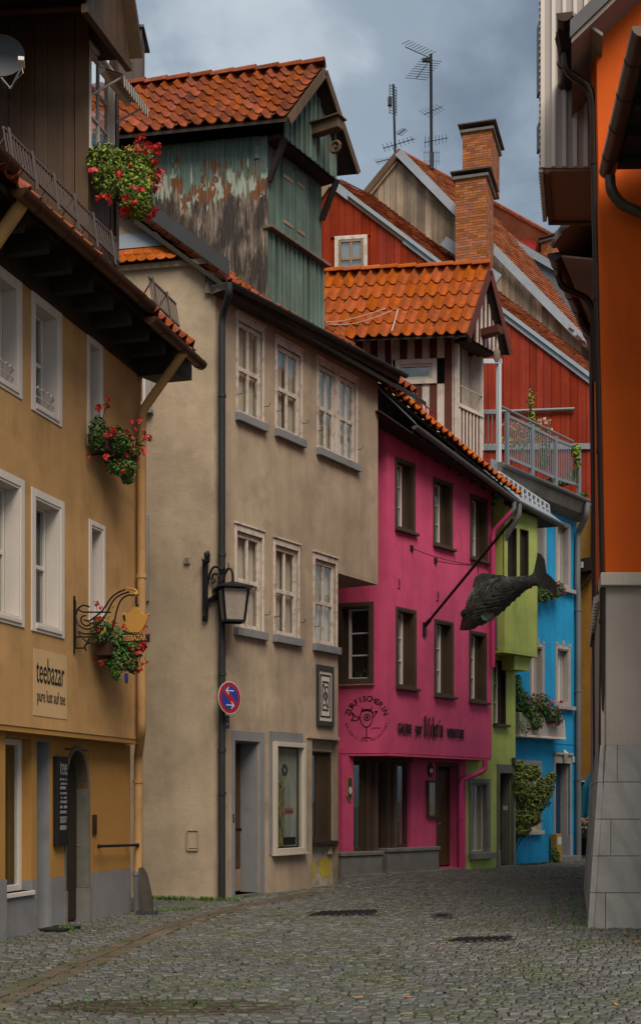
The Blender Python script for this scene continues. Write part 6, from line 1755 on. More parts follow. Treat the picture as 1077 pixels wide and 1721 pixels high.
for (x, y) in ((824, 1045), (829, 1045), (834, 1042)):
    p, q = FS.at(*fpx((818.5, 1036.5)), .222), FS.at(*fpx((x, y)), .222)
    MB().prism([p, q - FS.t * .03, q + FS.t * .035], FS.n * .01).build('fin_stripe', M['verdigris'], fin)
# overlapping scales on the side we see
sb = MB(); sb.v = []
scale_me = {}
def scale_shape(r):
    pts = [(-r * .9, 0)] + [(-r + 2 * r * k / 6 if False else -r * math.cos(math.pi * k / 6), -r * math.sin(math.pi * k / 6) * 1.15) for k in range(7)] + [(r * .9, 0), (0, r * .3)]
    b = MB(); n = len(pts)
    b.v = [V((x, y, .002 + .009 * max(0, -y) / r)) for x, y in pts] + [V((x, y, -.012)) for x, y in pts]
    b.f = [tuple(range(n))] + [(k, (k + 1) % n, n + (k + 1) % n, n + k) for k in range(n)]
    me = bpy.data.meshes.new('scale'); me.from_pydata([tuple(p) for p in b.v], [], b.f); me.materials.append(M['scale']); return me
sme = scale_shape(.072)
def ring_at(f):
    i = min(int(f), len(rings) - 2); q = f - i
    return [rings[i][k].lerp(rings[i + 1][k], q) for k in range(nseg)]
f = 9.2; row = 0
while f > 2.6:
    r_ = ring_at(f); r2_ = ring_at(f + .2)
    per = 12
    for j in range(per + 1):
        ang = (j + .5 * (row % 2)) / per * 7 + .0
        k = ang
        if k > 7: continue
        i0 = int(k) % nseg; q = k - int(k)
        p = r_[i0].lerp(r_[(i0 + 1) % nseg], q); p2 = r2_[i0].lerp(r2_[(i0 + 1) % nseg], q)
        tang = (p2 - p).normalized(); cen = sum(r_, V((0, 0, 0))) / nseg
        nn2 = (p - cen).normalized(); nn2 = (nn2 + FS.n * .25).normalized()
        x = (-tang).cross(nn2).normalized(); z = x.cross(-tang).normalized()
        s__ = .55 + .55 * min(1, (p - cen).length / .25)
        inst('scale', sme, frame_mat(p + z * .008, x, -tang, z) @ Matrix.Scale(s__ * RN.uniform(.92, 1.08), 4), t2)
    f -= .34; row += 1
ey = FS.at(*fpx((787, 1033)), .135)
MB().sweep([ey - FS.n * .03, ey + FS.n * .02], [(.085 * math.cos(6.2832 * k / 18), .085 * math.sin(6.2832 * k / 18)) for k in range(18)], scale=[1.1, 1]).build('eye_ring', M['darkmetal'], t2)
MB().sweep([ey + FS.n * .02, ey + FS.n * .045, ey + FS.n * .055], [(.05 * math.cos(6.2832 * k / 16), .05 * math.sin(6.2832 * k / 16)) for k in range(16)], scale=[1, .8, .3]).build('eye', M['black'], t2, smooth=True)
for x, y in ((803, 965), (846, 967)):
    p = FS.at(*fpx((x, y)), 0); q = PA.lerp(PB, min(1, max(0, ((p - PA).dot(FS.t)) / (PB - PA).dot(FS.t))))
    MB().tube([p, q if q.z > p.z else p + V((0, 0, .1))], .008, 5).build('hanger', M['iron'], t2)
# ================================================================ lime green house
GR = Plane.two(783, 27.4, 866, 28.75)
G = thing('green_house', GR.at(1, 0), 'narrow lime green house with an overhanging upper storey', 'house')
GE_ = GR.u(866)
gw = (GR.u(792), GR.u(819), GR.z(792, 1434), GR.z(792, 1317), .2)
gu = (GR.u(829), GR.u(850), GR.z(829, 1217), GR.z(829, 1109), .16)
gd_ = (GR.u(839), GR.u(861), .04, GR.z(839, 1300), .35)
ZG = GR.z(866, 1078)
wall(GR, G, 0, GE_, -.05, 8.2, [gw, gu, gd_], M['green'], th=.3)
room(GR, G, .1, GE_ - .1, .0, 8.2, -.7, -4)
MB().box(GR, GE_ - .02, GE_ - .002, 0, 8.2, -4, -.31).build('end_wall', M['green'], G)
w_ = window(GR, G, gw, depth=.14, frame='cream', cols=2, rows=(0, 1), surround='stone', sw=.10, sproud=.02, lining='stone', curtain=((0, 1),))
MB().box(GR, gw[0] - .12, gw[1] + .16, gw[2] - .14, gw[2] - .005, .021, .12).build('sill', M['stone'], w_, bevel=.008)
w_ = window(GR, G, gu, depth=.12, frame='cream', cols=1, rows=(0, .33, .66, 1), half=(0, .6), lining='darkbrown', muntin=.03)
MB().box(GR, gu[0] - .02, gu[1] + .06, gu[2] - .06, gu[2] - .003, .005, .09).build('sill', M['winbrown'], w_)
u0, u1, z0, z1 = gd_[:4]
q = MB(); s_ = .10
for bx in ((u0 - s_, u0, -.02, z1 + .2), (u1, u1 + .06, -.02, z1 + .2), (u0, u1, z1, z1 + .2)): q.box(GR, *bx, -.05, .025)
q.box(GR, u1 - .03, u1 - .001, 0, z1, -.33, -.051)
q.build('door_surround', M['sandstone'], G, bevel=.006)
for bx in ((u0 - s_ - .015, u0 - .004, -.03, .38), (u1 + .004, u1 + .075, -.03, .38)): MB().box(GR, *bx, -.04, .045).build('base_stone', M['stone'], G, bevel=.006)
dr = MB().box(GR, u0, u1 - .03, .04, z1, -.33, -.29).build('door', M['darkbrown'], G)
for k in range(4): MB().box(GR, u0 + .02 + k * .12, u0 + .13 + k * .12, .1, z1 - .05, -.29, -.275).build('board', M['brown'], dr)
MB().obox(GR.at(u1 - .035, 1.32, -.17), GR.n * .06, V((0, 0, .05)), GR.t * .004).build('name_plate', M['cream'], G)
MB().box(GR, u0 - .15, u1 + .1, -.05, .04, -.3, .12).build('doorstep', M['stone'], G)
t = thing('wall_lamp', GR.P(861, 1280, .05), 'tiny grey lamp fitting over the stone doorway of the green house', 'lamp')
MB().box(GR, GR.u(859), GR.u(862.5), GR.z(861, 1287), GR.z(861, 1274), .005, .08).build('housing', M['darkmetal'], t, bevel=.01)
# overhanging storey
GO = GR.off(.50)
a, b = GO.u(846), GO.u(903.5)
z0 = GO.z(903, 1101)
oo = [(GO.u(853), GO.u(868), GO.z(853, 978), GO.z(853, 884), .2), (GO.u(873.5), GO.u(888), GO.z(873, 978), GO.z(873, 888), .2)]
wall(GO, G, a, b, z0, 8.02, oo, M['green'], name='oriel_wall', th=.2)
for o in oo: window(GO, G, o, depth=.12, frame='cream', cols=1, rows=(0, .33, .66, 1), half=(0, .34), lining='darkbrown')
MB().box(GO, a + .05, b - .05, z0, 8.0, -.49, -.22).build('oriel_core', M['dark'], G)
MB().prism([GO.at(b - .001, z0, 0), GO.at(b - .001, 8.02, 0), GO.at(b - .001, 8.02, -.5), GO.at(b - .001, z0, -.5)], -GO.t * .03).build('oriel_end', M['green'], G)
MB().prism([GO.at(a + .001, z0, 0), GO.at(a + .001, 8.02, 0), GO.at(a + .001, 8.02, -.5), GO.at(a + .001, z0, -.5)], GO.t * .03).build('oriel_end', M['green'], G)
MB().box(GO, a, b - .002, z0 - .05, z0 - .003, -.5, .0).build('oriel_soffit', M['green'], G)
MB().prism([GO.at(b - .7, z0 - .051, -.48), GO.at(b - .02, z0 - .051, -.48), GO.at(b - .16, z0 - .36, -.48), GO.at(b - .7, z0 - .36, -.48)], GO.n * .34).build('corbel', M['green'], G)
# eaves and zinc edge
e1 = FP.P(945, 882, .52)
q = MB().prism([gB + V((0, 0, -.06)), e1 + V((0, 0, -.04)), e1 - FP.n * .9 + V((0, 0, .02)), gB - FP.n * .9 + V((0, 0, .02))], (0, 0, .05)).build('eaves', M['darkbrown'], G)
MB().gutter(gB + FP.t * .09, e1, .072).build('gutter', M['greypipe'], G, smooth=True)
zr = MB().prism([gB + FP.t * .12 + V((0, 0, .02)), e1 + V((0, 0, .02)), e1 + up_ * .25 + V((0, 0, .02)), gB + FP.t * .12 + up_ * .25 + V((0, 0, .02))], (0, 0, .03)).build('roof', M['zinc'], G)
sg = thing('snow_guard', gB.lerp(e1, .5) + S_ * .2, 'pale metal snow guard rail along the zinc roof edge of the green house', 'snow guard')
A_, B_ = FP.P(838, 793, .2), FP.P(921, 848, .2)
low = FP.P(838, 812, .2), FP.P(923, 868, .2)
MB().tube([A_, B_], .022, 6).build('rail', M['signwhite'], sg)
MB().tube([A_.lerp(low[0], .5), B_.lerp(low[1], .5)], .016, 6).build('rail', M['signwhite'], sg)
for k in range(12):
    f = k / 11; p, q_ = A_.lerp(B_, f), low[0].lerp(low[1], f)
    MB().bar(p, q_, .05, .03).build('post', M['signwhite'], sg); MB().bar(p, q_ - FP.n * .28 + V((0, 0, .18)), .03, .014).build('stay', M['galv'], sg)
gz = gB + FP.t * .05
pg = FP.px(838, 920, .06)[0]
pipe(G, [gz + V((0, 0, -.05)) + FP.t * .06, gz + V((0, 0, -.3)) + FP.t * .05, FP.at(pg + .02, FP.z(842, 925, .06), .03), FP.at(pg, FP.z(840, 1092, .06), .03)], .06, M['greypipe'])
# ================================================================ blue house
BL_ = Plane.two(850, 29.3, 969, 31.8)
U = thing('blue_house', BL_.at(2, 0), 'bright blue house with grey stone window frames and a roof terrace', 'house')
bu = BL_.u; BE = bu(969)
bw = []
def fr(x0, x1, xt, yt, yb): return (bu(x0), bu(x1), BL_.z(xt, yb), BL_.z(xt, yt), .22)
b1, b2, b3, b4 = fr(936, 955, 936, 880, 981), fr(898, 914, 898, 868, 975), fr(936, 955, 936, 1090, 1180), fr(893, 911, 893, 1086, 1174)
bb = fr(868, 906, 868, 1284, 1398); bd = (bu(932), bu(957), .14, BL_.z(932, 1283), .3)
ZB = 8.75
wall(BL_, U, 0, BE, -.05, ZB, [b1, b2, b3, b4, bb, bd], M['blue'], th=.3)
room(BL_, U, .1, BE - .1, .0, ZB, -.8, -5)
MB().box(BL_, BE - .02, BE - .002, 0, ZB, -5, -.31).build('end_wall', M['blue'], U)
for k, o in enumerate((b1, b2, b3, b4)):
    w_ = window(BL_, U, o, depth=.18, frame='white', cols=2, rows=(0, .6, 1), surround='winframe', sw=.085, sproud=.02, lining='winframe', half=(0, .7), curtain=((0, .9),))
    MB().box(BL_, o[0] - .12, o[1] + .18, o[2] - .18, o[2] - .087, .0, .12).build('sill', M['winframe'], w_, bevel=.008)
    if k >= 2:
        uc = (o[0] + o[1]) / 2
        for (a, b, h) in ((o[0] - .085, o[0] + .02, .07), (o[1] - .02, o[1] + .085, .07), (uc - .05, uc + .05, .13)): MB().box(BL_, a, b, o[3] + .086, o[3] + .086 + h, .0, .03).build('crest', M['winframe'], w_)
w_ = window(BL_, U, bb, depth=.12, frame='cream', cols=2, rows=(0, .68, 1), fw=.07, surround='winframe', sw=.09, sproud=.02, lining='cream', curtain=((0, 1),))
MB().box(BL_, bb[0] - .06, bb[1] + .06, bb[2] - .09, bb[2] + .0, .021, .12).build('sill', M['cream'], w_, bevel=.008)
u0, u1, z0, z1 = bd[:4]
q = MB()
for bx in ((u0 - .06, u0, .0, z1 + .2), (u1, u1 + .06, .0, z1 + .2), (u0, u1, z1, z1 + .2)): q.box(BL_, *bx, -.05, .03)
q.box(BL_, u0 - .09, u1 + .09, z1 + .201, z1 + .26, -.02, .07); q.box(BL_, u1 - .03, u1 - .001, .14, z1, -.29, -.051)
q.build('door_surround', M['winframe'], U, bevel=.006)
MB().box(BL_, u1 - .032, u1 + .07, .02, .62, -.28, .04).build('base_stone', M['winframe'], U)
uc = (u0 + u1) / 2; bq = MB()
bq.sweep([BL_.at(uc, z1 + .02, .05), BL_.at(uc, z1 + .12, .09), BL_.at(uc, z1 + .24, .10), BL_.at(uc, z1 + .33, .05)], [(.05 * math.cos(rad(k)), .05 * math.sin(rad(k))) for k in range(0, 360, 45)], scale=[.4, 1, 1.2, .3])
bq.build('keystone', M['oldwhite'], U, smooth=True)
M['bluedoor'] = mk('dark_blue_door', (.010, .040, .095), rough=.5, var=.15, bst=.05)
dr = MB().box(BL_, u0, u1 - .03, .14, z1, -.28, -.24).build('door', M['bluedoor'], U)
for a, b in ((.25, .95), (1.1, 1.9)): MB().box(BL_, u0 + .08, u1 - .12, a, b, -.24, -.225).build('door_panel', M['bluedoor'], dr)
MB().box(BL_, u0 - .1, u1 + .25, -.05, .13, -.28, .20).build('doorstep', M['stone'], U, bevel=.012)
MB().box(BL_, bu(961.5), bu(965), BL_.z(963, 1282), BL_.z(963, 1272), .003, .02).build('number_plate', M['signwhite'], U)
MB().box(BL_, 0, BE, BL_.z(940, 1250) - .012, BL_.z(940, 1250) + .012, .003, .012).build('string_course', M['blue'], U)
# terrace edge: fascia and gutter
c0, c1 = BL_.P(846, 780, .45), BL_.P(989, 842, .45)
cu0, cu1 = BL_.px(846, 780, .45)[0], BL_.px(989, 842, .45)[0]
q = MB()
k = 0
for u_, zt_, zl_ in ((cu0, c0.z, c0.z - .34), (BE + .06, c1.z, c1.z - .30)):
    q.v += [BL_.at(u_, zl_ - .12, .003), BL_.at(u_, zl_, .30), BL_.at(u_, zt_ - .09, .42), BL_.at(u_, zt_ + .02, .42), BL_.at(u_, zt_ + .02, .003)]
for j in range(5): q.f.append((j, (j + 1) % 5, 5 + (j + 1) % 5, 5 + j))
q.f += [(0, 1, 2, 3, 4), (9, 8, 7, 6, 5)]
q.build('cornice', mk('grey_fascia', (.19, .175, .155), rough=.85, var=.15, streak=.5, dirt=(.10, .09, .08), dirt_amt=.6, bst=.15, sx=6), U)
MB().gutter(c0 + V((0, 0, 0)), c1, .07).build('gutter', M['greypipe'], U, smooth=True)
MB().prism([BL_.at(cu0, c0.z + .021, .42), BL_.at(BE + .06, c1.z + .021, .42), BL_.at(BE + .06, c1.z + .021, -5), BL_.at(cu0, c0.z + .021, -5)], (0, 0, .04)).build('terrace_deck', M['stone'], U)
pp_ = BL_.px(970, 1000, .1)[0]
pipe(U, [c1 + V((0, 0, -.06)) - BL_.t * .1, c1 + V((0, 0, -.35)) - BL_.t * .1, BL_.at(pp_ + .03, BL_.z(967, 895, .1), .10), BL_.at(pp_, BL_.z(970, 985, .1), .10), BL_.at(pp_ + .05, BL_.z(973, 1010, .1), .10), BL_.at(pp_ + .05, .0, .10)], .075, M['greypipe'], collars=(6.2, 4.2, 2.0))
# balcony planter shelf and its plants
z0, z1 = BL_.z(905, 1243), BL_.z(905, 1203)
t = thing('balcony_planter', BL_.at(bu(905), z0, .2), 'long pale grey planter shelf with a white ledge on the blue house', 'planter')
a, b = bu(855), bu(944, .25)
MB().box(BL_, a, b, z0 + .06, z1, .003, .28).build('trough', M['batten'], t, bevel=.01)
MB().box(BL_, a - .02, b + .05, z0, z0 + .058, .003, .34).build('ledge', M['white'], t, bevel=.01)
MB().prism([BL_.at(b + .003, z0 + .06, .03), BL_.at(b + .003, z0 + .06, .33), BL_.at(b + .003, z1 - .1, .30), BL_.at(b + .003, z1 + .04, .03)], BL_.t * .03).build('end_bracket', M['white'], t)
geranium(BL_, 0, 0, z1, .2, [bl(BL_, 905, 1185, .22, 26, 22), bl(BL_, 922, 1200, .3, 24, 18), bl(BL_, 900, 1212, .34, 14, 18), bl(BL_, 934, 1210, .34, 14, 12)], 1900, 46, '', 'pink flowering geranium spilling over the planter on the blue house', .06, box=False,
         zones=[bl(BL_, 925, 1198, .36, 26, 22)] * 2 + [bl(BL_, 905, 1195, .36, 26, 30)], blm='pinkblossom', br=.04)
t = thing('climbing_plant', BL_.P(875, 1180, .2), 'dark green leafy plant at the left end of the blue house planter', 'plant')
leaves([bl(BL_, 873, 1180, .2, 18, 26), bl(BL_, 868, 1150, .15, 10, 18), bl(BL_, 885, 1195, .25, 16, 16)], 1500, .07).build('foliage', M['leaf'], t, kind='stuff', recalc=False)
q = MB()
for k in range(7): q.tube([BL_.P(870 + k * 4, 1200, .3), BL_.P(869 + k * 4, 1222, .32), BL_.P(872 + k * 4, 1236 - (k % 3) * 6, .32)], .006, 4)
q.build('trailing_stems', M['leaf'], t, kind='stuff', recalc=False)
q = leaves([bl(BL_, 880, 1222, .33, 14, 14)], 60, .06).build('trailing_leaves', M['leaf'], t, kind='stuff', recalc=False)
geranium(BL_, 0, 0, BL_.z(925, 995), .2, [bl(BL_, 925, 995, .2, 20, 14), bl(BL_, 912, 1000, .2, 14, 14), bl(BL_, 938, 990, .22, 12, 14)], 1000, 28, '', 'small pink flowering plant on the upper sill of the blue house behind the fish', .06, box=False, blm='pinkblossom', br=.045)
# shrub by the door, tub plants, yellow post
t = thing('shrub', ground_px(868, 1456), 'bushy green shrub leaning out over the ground floor window of the blue house', 'shrub')
base = GR.at(GE_ + .12, .0, -.25)
top = BL_.P(893, 1350, .6)
st = MB(); rr = random.Random(21)
for k in range(9):
    tip = top + V((rr.uniform(-.45, .45), rr.uniform(-.2, .2), rr.uniform(-.1, .7)))
    st.tube([base + V((rr.uniform(-.04, .04), rr.uniform(-.05, .05), 0)), base.lerp(tip, .5) + V((-.08, 0, .08)), tip], .013, 5, scale=[1.2, 1, .4])
st.build('stem', M['stem'], t)
leaves([bl(BL_, 893, 1345, .6, 34, 28), bl(BL_, 875, 1320, .6, 16, 24), bl(BL_, 885, 1300, .5, 26, 16), bl(BL_, 915, 1325, .6, 18, 22), bl(BL_, 885, 1375, .6, 28, 18), bl(BL_, 878, 1395, .5, 18, 14), bl(BL_, 926, 1308, .6, 10, 12), bl(BL_, 872, 1288, .5, 10, 12)], 4200, .075).build('foliage', M['bushleaf'], t, kind='stuff', recalc=False)
t = thing('yellow_post', BL_.P(935, 1440, .1), 'short yellow service post with a white plate beside the blue door', 'post')
a, b = bu(931, .15), bu(940, .15)
MB().box(BL_, a, b, 0.02, BL_.z(935, 1402, .15), .05, .22).build('post', M['gold'], t, bevel=.012)
MB().box(BL_, a + .04, b - .04, BL_.z(935, 1420, .15), BL_.z(935, 1407, .15), .221, .226).build('plate', M['signwhite'], t)
t = thing('pot_plant', ground_px(934, 1450), 'low green plant growing at the foot of the yellow post', 'plant')
leaves([(BL_.P(933, 1440, .4), (.12, .1, .16)), (BL_.P(931, 1430, .35), (.08, .08, .12))], 260, .06).build('foliage', M['leaf'], t, kind='stuff', recalc=False)
# ---- beyond: dark ochre wall at the bend, tarp, flower stand
OW = Plane.two(960, 33.6, 1040, 32.6)
t = thing('ochre_back_wall', OW.at(.5, 0), 'dark ochre house wall closing the street beyond the blue house', 'house')
ow_z = OW.z(985, 1312)
MB().box(OW, -1.5, 4, ow_z, 9.0, -.5, 0).build('wall', M['ocherwall'], t)
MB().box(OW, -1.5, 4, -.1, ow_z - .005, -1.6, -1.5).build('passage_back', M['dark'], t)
MB().box(OW, OW.u(971), OW.u(1003), OW.z(985, 963), OW.z(985, 941), .005, .25).build('beam_box', M['darkbrown'], t)
MB().box(OW, OW.u(984), OW.u(989), OW.z(985, 957), OW.z(985, 947), .251, .28).build('lantern', M['cable'], t)
MB().box(OW, -1.5, 4, ow_z - .02, ow_z + .1, .002, .06).build('ledge', M['greywood'], t)
pipe(t, [OW.P(996, 800, .12), OW.P(996, 962, .12), OW.P(975, 992, .3)], .05, M['darkcopper'])
t = thing('tarp', OW.P(992, 1340, .5), 'petrol blue folded parasol standing in the dark passage', 'parasol')
a0 = OW.P(990, 1400, .5); a1 = OW.P(994, 1298, .5)
MB().sweep([a1, a1.lerp(a0, .25), a1.lerp(a0, .7), a0], [(.30 * math.cos(rad(k)) * (1 if (k // 36) % 2 else .7), .2 * math.sin(rad(k)) * (1 if (k // 36) % 2 else .7)) for k in range(0, 360, 36)], scale=[.15, .75, 1.0, .9]).build('canopy', M['tarp'], t)
MB().tube([a0 - V((0, 0, 1.2)), a1 + V((0, 0, .15))], .025, 6).build('pole', M['greywood'], t)
t = thing('flower_tub', OW.P(982, 1440, .9), 'dark flower tub with white and pink blooms on a stand beyond the blue house', 'planter')
c = OW.P(983, 1392, .9)
MB().obox(c - V((0, 0, .15)), OW.t * .26, OW.n * .15, V((0, 0, .12))).build('tub', M['darkmetal'], t, bevel=.02)
for su in (-.22, .22):
    for sd in (-.1, .1): MB().bar(c + OW.t * su + OW.n * sd - V((0, 0, .27)), V((c.x, c.y, 0)) + OW.t * su + OW.n * sd, .04, .04).build('leg', M['iron'], t)
leaves([(c + V((0, 0, .08)), (.27, .2, .2)), (c + V((.1, 0, -.05)), (.2, .2, .16)), (c + V((-.12, 0, -.02)), (.16, .2, .18))], 1300, .06).build('foliage', M['bushleaf'], t, kind='stuff', recalc=False)
for k in range(16):
    inst('blossom', blossom_mesh(M['paper'] if k % 2 else M['pinkblossom'], .035), Matrix.Translation(c + V((RN.uniform(-.22, .22), -.2, RN.uniform(-.05, .28)))) @ rot_any(), t)

# ================================================================ far roofs: red gable house, grey boarded house, slate gable house
RGp = Plane.two(520, 36.6, 1010, 35.4)
Rh = thing('red_house', RGp.at(4, 0), 'red boarded gable house behind the dormers', 'house')
vA, vB = RGp.px(553, 303), RGp.px(1003, 645)
vz = lambda u: vA[1] + (vB[1] - vA[1]) * (u - vA[0]) / (vB[0] - vA[0]) if u >= vA[0] else vA[1] + (u - vA[0]) * .9
uL_, uR_ = RGp.u(532), RGp.u(1003)
rwz = (RGp.u(569), RGp.u(611), RGp.z(569, 468), RGp.z(569, 404))
MB().prism([RGp.at(uL_ - 3, 4, -.04), RGp.at(uR_ + 1, 4, -.04), RGp.at(uR_ + 1, vz(uR_ + 1) - .12, -.04), RGp.at(vA[0], vA[1] - .12, -.04), RGp.at(uL_ - 3, vz(uL_ - 3) - .12, -.04)], -RGp.n * 6).build('gable_wall', M['red'], Rh)
def cutp(a, b, zt_):    # leave the window free
    return (rwz[2] - .1, rwz[3] + .1) if (b > rwz[0] - .1 and a < rwz[1] + .1) else None
u = uL_
while u < uR_:
    w_ = .225 * RN.uniform(.85, 1.15); e = min(u + w_, uR_ + .3); c = cutp(u, e, 0)
    segs = [(5.5, None)] if not c else [(5.5, c[0]), (c[1], None)]
    for zb_, zt_ in segs:
        ta, tb = (vz(u) - .1, vz(e) - .1) if zt_ is None else (zt_, zt_)
        if u < vA[0] < e: ta = tb = vA[1] - .15
        d = RN.uniform(.0, .02)
        MB().prism([RGp.at(u, zb_, -.03 + d), RGp.at(e - .012, zb_, -.03 + d), RGp.at(e - .012, tb, -.03 + d), RGp.at(u, ta, -.03 + d)], RGp.n * .03).build('plank', M['red'], Rh)
    u = e
window(RGp, Rh, rwz, depth=-.02, frame='barewood', fw=.07, muntin=.04, cols=2, rows=(0, .5, 1), surround='oldwhite', sw=.11, sproud=.06)
MB().box(RGp, rwz[0], rwz[1], rwz[2], rwz[3], -.035, -.015).build('curtain', M['greypaint'], Rh)
b_ = MB().bar(RGp.P(812, 751, .06), RGp.P(1000, 750, .06), .06, .16).build('grey_beam', M['galv'], Rh)
q = MB().tube([RGp.P(806, 693, .1), RGp.P(965, 687, .1)], .05, 8).build('conduit', M['greypipe'], Rh)
# its roof: tiled slope, verge in zinc and wood
al = V((.7071, .7071, 0)); va, vb = RGp.P(553, 303), RGp.P(1003, 645)
dn = (vb - va).normalized()
# zinc and timber verge boards
def verge(Pl, x0, y0, x1, y1, w_, mat, par, d=.08, th=.05, name='verge'):
    a, b = Pl.P(x0, y0, d), Pl.P(x1, y1, d)
    return MB().bar(a, b, th, w_, side=Pl.n).build(name, M[mat], par)
verge(RGp, 552, 303, 588, 331, .22, 'zinc', Rh); verge(RGp, 588, 333, 680, 402, .16, 'barewood', Rh, .06); verge(RGp, 586, 326, 1003, 640, .10, 'zinc', Rh, .12, .08); verge(RGp, 680, 402, 1003, 646, .22, 'zinc', Rh, .06)
verge(RGp, 554, 303, 528, 340, .2, 'barewood', Rh, .08)
plain_tiles(Rh, va + RGp.n * .1, al, dn, [(556, 300), (566, 298), (640, 335), (728, 379), (790, 432), (830, 463), (1003, 592), (1003, 640), (845, 519), (755, 450), (650, 371)], .17, .155, M['fartile'])
# left slope, unseen from the street, closes the roof
lA = RGp.P(553, 303); MB().prism([lA, lA + al * 9, lA + al * 9 + V((-4, -.3, -4.2)), lA + V((-4, .2, -4.2))], (0, 0, -.1)).build('roof', M['fartile'], Rh)
# ---- grey boarded gable with its own roof
GWp = Plane.two(600, 38.4, 1010, 37.2)
Gh = thing('grey_boarded_house', GWp.at(2, 0), 'weathered grey boarded gable rising above the red house with a zinc verge', 'house')
ap = GWp.px(668, 258); lf = GWp.px(612, 330); rt = GWp.px(1000, 592)
tz = lambda u: ap[1] - .16 + (u - ap[0]) * ((rt[1] - ap[1]) / (rt[0] - ap[0]) if u > ap[0] else (ap[1] - lf[1]) / (ap[0] - lf[0]))
MB().prism([GWp.at(GWp.u(600), 10, -.05), GWp.at(rt[0], 10, -.05), GWp.at(rt[0], rt[1] - .2, -.05), GWp.at(ap[0], ap[1] - .2, -.05), GWp.at(GWp.u(612), lf[1] - .2, -.05)], -GWp.n * 5).build('gable_wall', M['greywood'], Gh)
planks(GWp, Gh, GWp.u(612), rt[0], lambda u: tz(u) - 3.2 if u < GWp.u(800) else tz(u) - 2.0, tz, .20, M['greywood'], d=-.04, th=.03, gap=.01, jit=.2)
verge(GWp, 669, 255, 1003, 595, .24, 'zinc', Gh, .22); verge(GWp, 668, 257, 610, 328, .17, 'weatherbeam', Gh, .10); verge(GWp, 666, 270, 614, 334, .12, 'barewood', Gh, .05)
ga_ = GWp.P(669, 256); gdn = (GWp.P(1003, 595) - ga_).normalized()
plain_tiles(Gh, ga_ + GWp.n * .1, al, gdn, [(669, 254), (676, 254), (720, 281), (775, 314), (838, 372), (905, 450), (955, 520), (1003, 585), (1003, 600), (830, 410), (765, 352)], .17, .155, M['fartile'])
MB().prism([ga_, ga_ + al * 9, ga_ + al * 9 + V((-4, .2, -4.6)), ga_ + V((-4, .2, -4.6))], (0, 0, -.1)).build('roof', M['fartile'], Gh)
q = MB().tube([GWp.P(669, 254, 0), GWp.P(669, 254, 0).lerp(ga_ + al * 8, 1)], .09, 8).build('ridge', M['tile'], Gh)
fl = MB().bar(RGp.P(745, 405, -1.2), RGp.P(838, 470, -1.2), .1, .3, side=RGp.n).build('flashing', M['zinc'], Gh)
# ---- slate gable further right
SWp = Plane.two(830, 41, 1010, 40)
Sh = thing('slate_gable_house', SWp.at(2, 0), 'slate grey gable with a zinc verge farthest right among the roofs', 'house')
M['slate'] = mk('slate_cladding', (.115, .12, .13), rough=.7, var=.15, streak=.2, bst=.1)
MB().prism([SWp.P(838, 395, 0), SWp.P(925, 446, 0), SWp.P(960, 466, 0), SWp.P(960, 560, 0), SWp.P(838, 560, 0)], -SWp.n * 4).build('gable_wall', M['slate'], Sh)
verge(SWp, 838, 394, 925, 444, .22, 'zinc', Sh, .1); verge(SWp, 925, 444, 965, 466, .22, 'zinc', Sh, .1)
sa = SWp.P(836, 376)
plain_tiles(Sh, SWp.P(838, 392) + SWp.n * .05, al, (SWp.P(925, 444) - SWp.P(838, 394)).normalized(), [(836, 374), (873, 405), (925, 437), (838, 390)], .17, .155, M['fartile'])
MB().prism([SWp.P(836, 374, -.5), SWp.P(873, 404, -.5), SWp.P(925, 440, -.5), SWp.P(836, 440, -.5)], -SWp.n * 3).build('roof', M['fartile'], Sh)
MB().box(SWp, SWp.u(829), SWp.u(840), SWp.z(835, 412), SWp.z(835, 388), .0, .6).build('chimney_flashing', M['zinc'], Sh)
t = thing('red_dish', SWp.P(886, 410, -1), 'round red satellite dish peeping over the slate gable', 'satellite dish')
c = SWp.P(886, 414, -1.5); rr_ = 14.5 / F * c.y
q = MB()
for i in range(5):
    for j in range(24):
        r_ = rr_ * i / 4; a = 6.2832 * j / 24; q.v.append(c + RGp.t * r_ * math.cos(a) + V((0, 0, r_ * math.sin(a))) + RGp.n * .06 * (i / 4) ** 2)
for i in range(4):
    for j in range(24): q.f.append((i * 24 + j, i * 24 + (j + 1) % 24, i * 24 + 24 + (j + 1) % 24, i * 24 + 24 + j))
q.build('reflector', M['redmetal'], t, smooth=True, recalc=False)
MB().tube([c - RGp.n * .02, c - RGp.n * .3, c - RGp.n * .3 - V((0, 0, 1.2))], .03, 6).build('mast', M['iron'], t)
